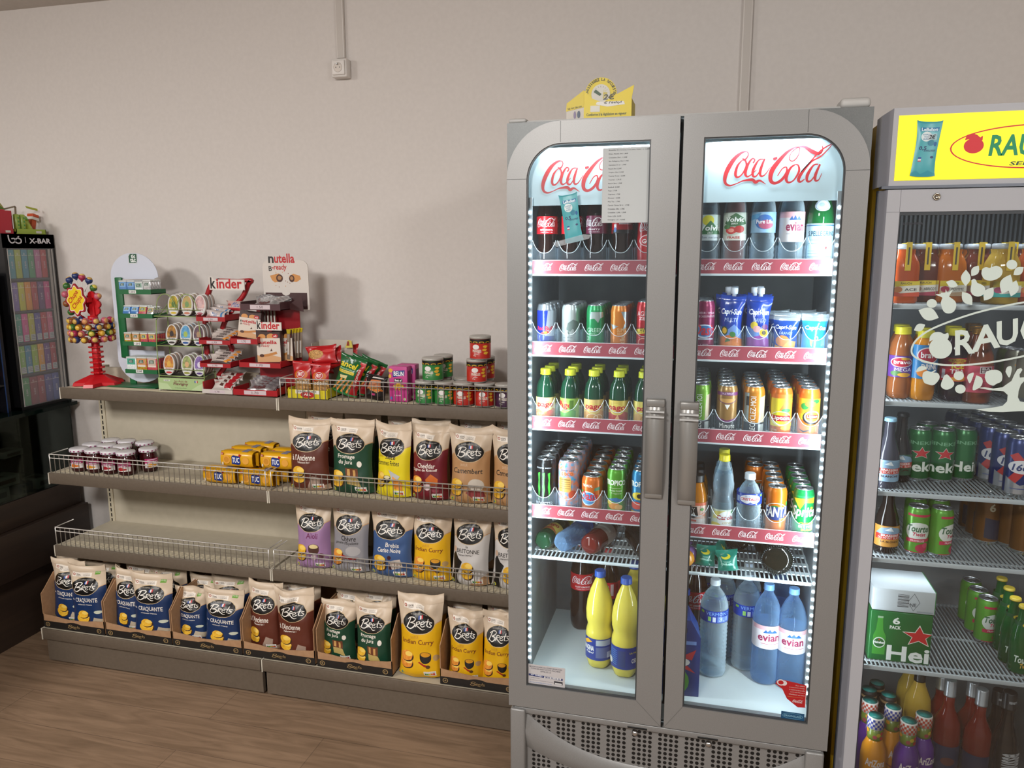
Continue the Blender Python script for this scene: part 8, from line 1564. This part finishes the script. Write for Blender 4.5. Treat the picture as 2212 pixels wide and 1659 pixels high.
for px, py, Y, k, rz, lb in ((1893, 1545, 2.225, AZ[0], 0, 'orange tea bottle with a blue checked cap in front at the left'), (1964, 1556, 2.225, AZ[1], .05, 'violet tea bottle with a red checked cap in front'), (1997, 1542, 2.275, AZ[1], .4, 'violet tea bottle behind the front violet one'), (1930, 1526, 2.28, AZ[0], .5, 'orange tea bottle half hidden between the front two'), (1880, 1512, 2.31, AZ[1], .9, 'violet tea bottle at the left edge behind the orange one'),
        (1920, 1500, 2.36, DKT, 0, 'dark tea bottle with a brown ringed cap, middle one'), (1878, 1488, 2.38, DKT, 0, 'dark tea bottle with a brown ringed cap at the left'), (1895, 1474, 2.44, DKT, 0, 'dark tea bottle with a brown ringed cap, farthest back')):
    p = at(px, py, Y); z = p.z-.235; put(k, (p.x, Y, z6), lb, ga, rz, 0, 0, (1.06, 1.06, (p.z-z6)/.235))
wine = [(.030, 0), (.0375, .004), (.0375, .17), (.034, .195), (.018, .225), (.0145, .24), (.0145, .30)]
WN = bottle(wine, 'rose', 'a8acb0:.3:.7', .262, '1c2440:.3', (.06, .14), Art().r(0, 0, 1, 1, '1c2848:.3').e(.5, .5, .2, .14, '5a2c28', 12), capr=.0158, caph=.042)
gw2 = 'rosé wine bottles'
for px, py, Y, lb in ((2055, 1468, 2.30, 'rosé wine bottle with a silver cap, left front one'), (2123, 1488, 2.275, 'rosé wine bottle with a silver cap, nearest the front'), (2103, 1472, 2.36, 'rosé wine bottle behind the nearest one'), (2036, 1460, 2.42, 'rosé wine bottle farthest back')):
    p = at(px, py, Y); put(WN, (p.x, Y, z6), lb, gw2, 0, 0, 0, (1, 1, min(1.35, (p.z-z6)/.304)))
WG = bottle(wine, 'apple', '14110e:.3', .235, None, None, capr=.0158, caph=.069)
for px, py, Y, lb in ((1988, 1455, 2.36, 'golden wine bottle with a tall black capsule'), (1968, 1460, 2.43, 'golden wine bottle behind the other golden one')): p = at(px, py, Y); put(WG, (p.x, Y, z6), lb, 'golden wine bottles', 0, 0, 0, (1, 1, 1.32))
PM = bottle([(.030, 0), (.036, .005), (.037, .06), (.036, .15), (.028, .19), (.017, .22), (.015, .25), (.017, .26)], '0c0c0e:.12', '101014:.3', .255, None, capr=.018, caph=.04)
PM[2].append(('lettering', (lambda m: (m.art(Art().t('mousse', 0, .5, 1, 1, 'b8bcc0', .05, 0, 90).t('pamplemousse', .55, 0, .8, 1, '9aa0a4', .03, 0, 90).e(.85, .4, .14, .16, 'a83040', 14), .055, .11, lambda x, y, o: cyl(.0372)(x, y+.05, o), .006).art(Art().t('navarro', 0, 0, 1, 1, 'a8acb0', .03), .024, .006, lambda x, y, o: cyl(.0182)(x, y+.272, o), .006), m)[1])(MB()).mesh('lettering')))
for px, py, Y, lb in ((2183, 1494, 2.25, 'black bottle with vertical pale lettering at the lower right edge'), (2160, 1490, 2.34, 'black bottle behind the lettered black one')): p = at(px, py, Y); put(PM, (p.x, Y, z6), lb, 'black bottles', .3, 0, 0, (1, 1, min(1.3, (p.z-z6)/.295)))
# sachet on the lit sign
a_, b_ = at(1965, 383, RY-.004), at(2030, 263, RY-.004)
put(BLN, ((a_.x+b_.x)/2+.001, RY-.005, a_.z), 'turquoise breath test sachet taped upright on the yellow lit sign', 'turquoise breath test sachets', 0, 0, .03, ((b_.x-a_.x)/.052, 1, (b_.z-a_.z)/.128))
m = MB(); m.art(Art().t('2€', 0, 0, 1, 1, '1c2428', .02, .3), .016, .010, lambda x, y, o: (x, -o, y)); 
put(('price_note', 'handwriting', [('ink', m.mesh('ink')), ('tape_patch', MB().box(-.010, .010, .0001, .0004, -.002, .012, 'tape').mesh('tape_patch'))]), (at(2014, 300, RY-.01).x, RY-.0095, at(2014, 300, RY-.01).z), 'handwritten black 2€ price on the sachet stuck to the yellow sign')
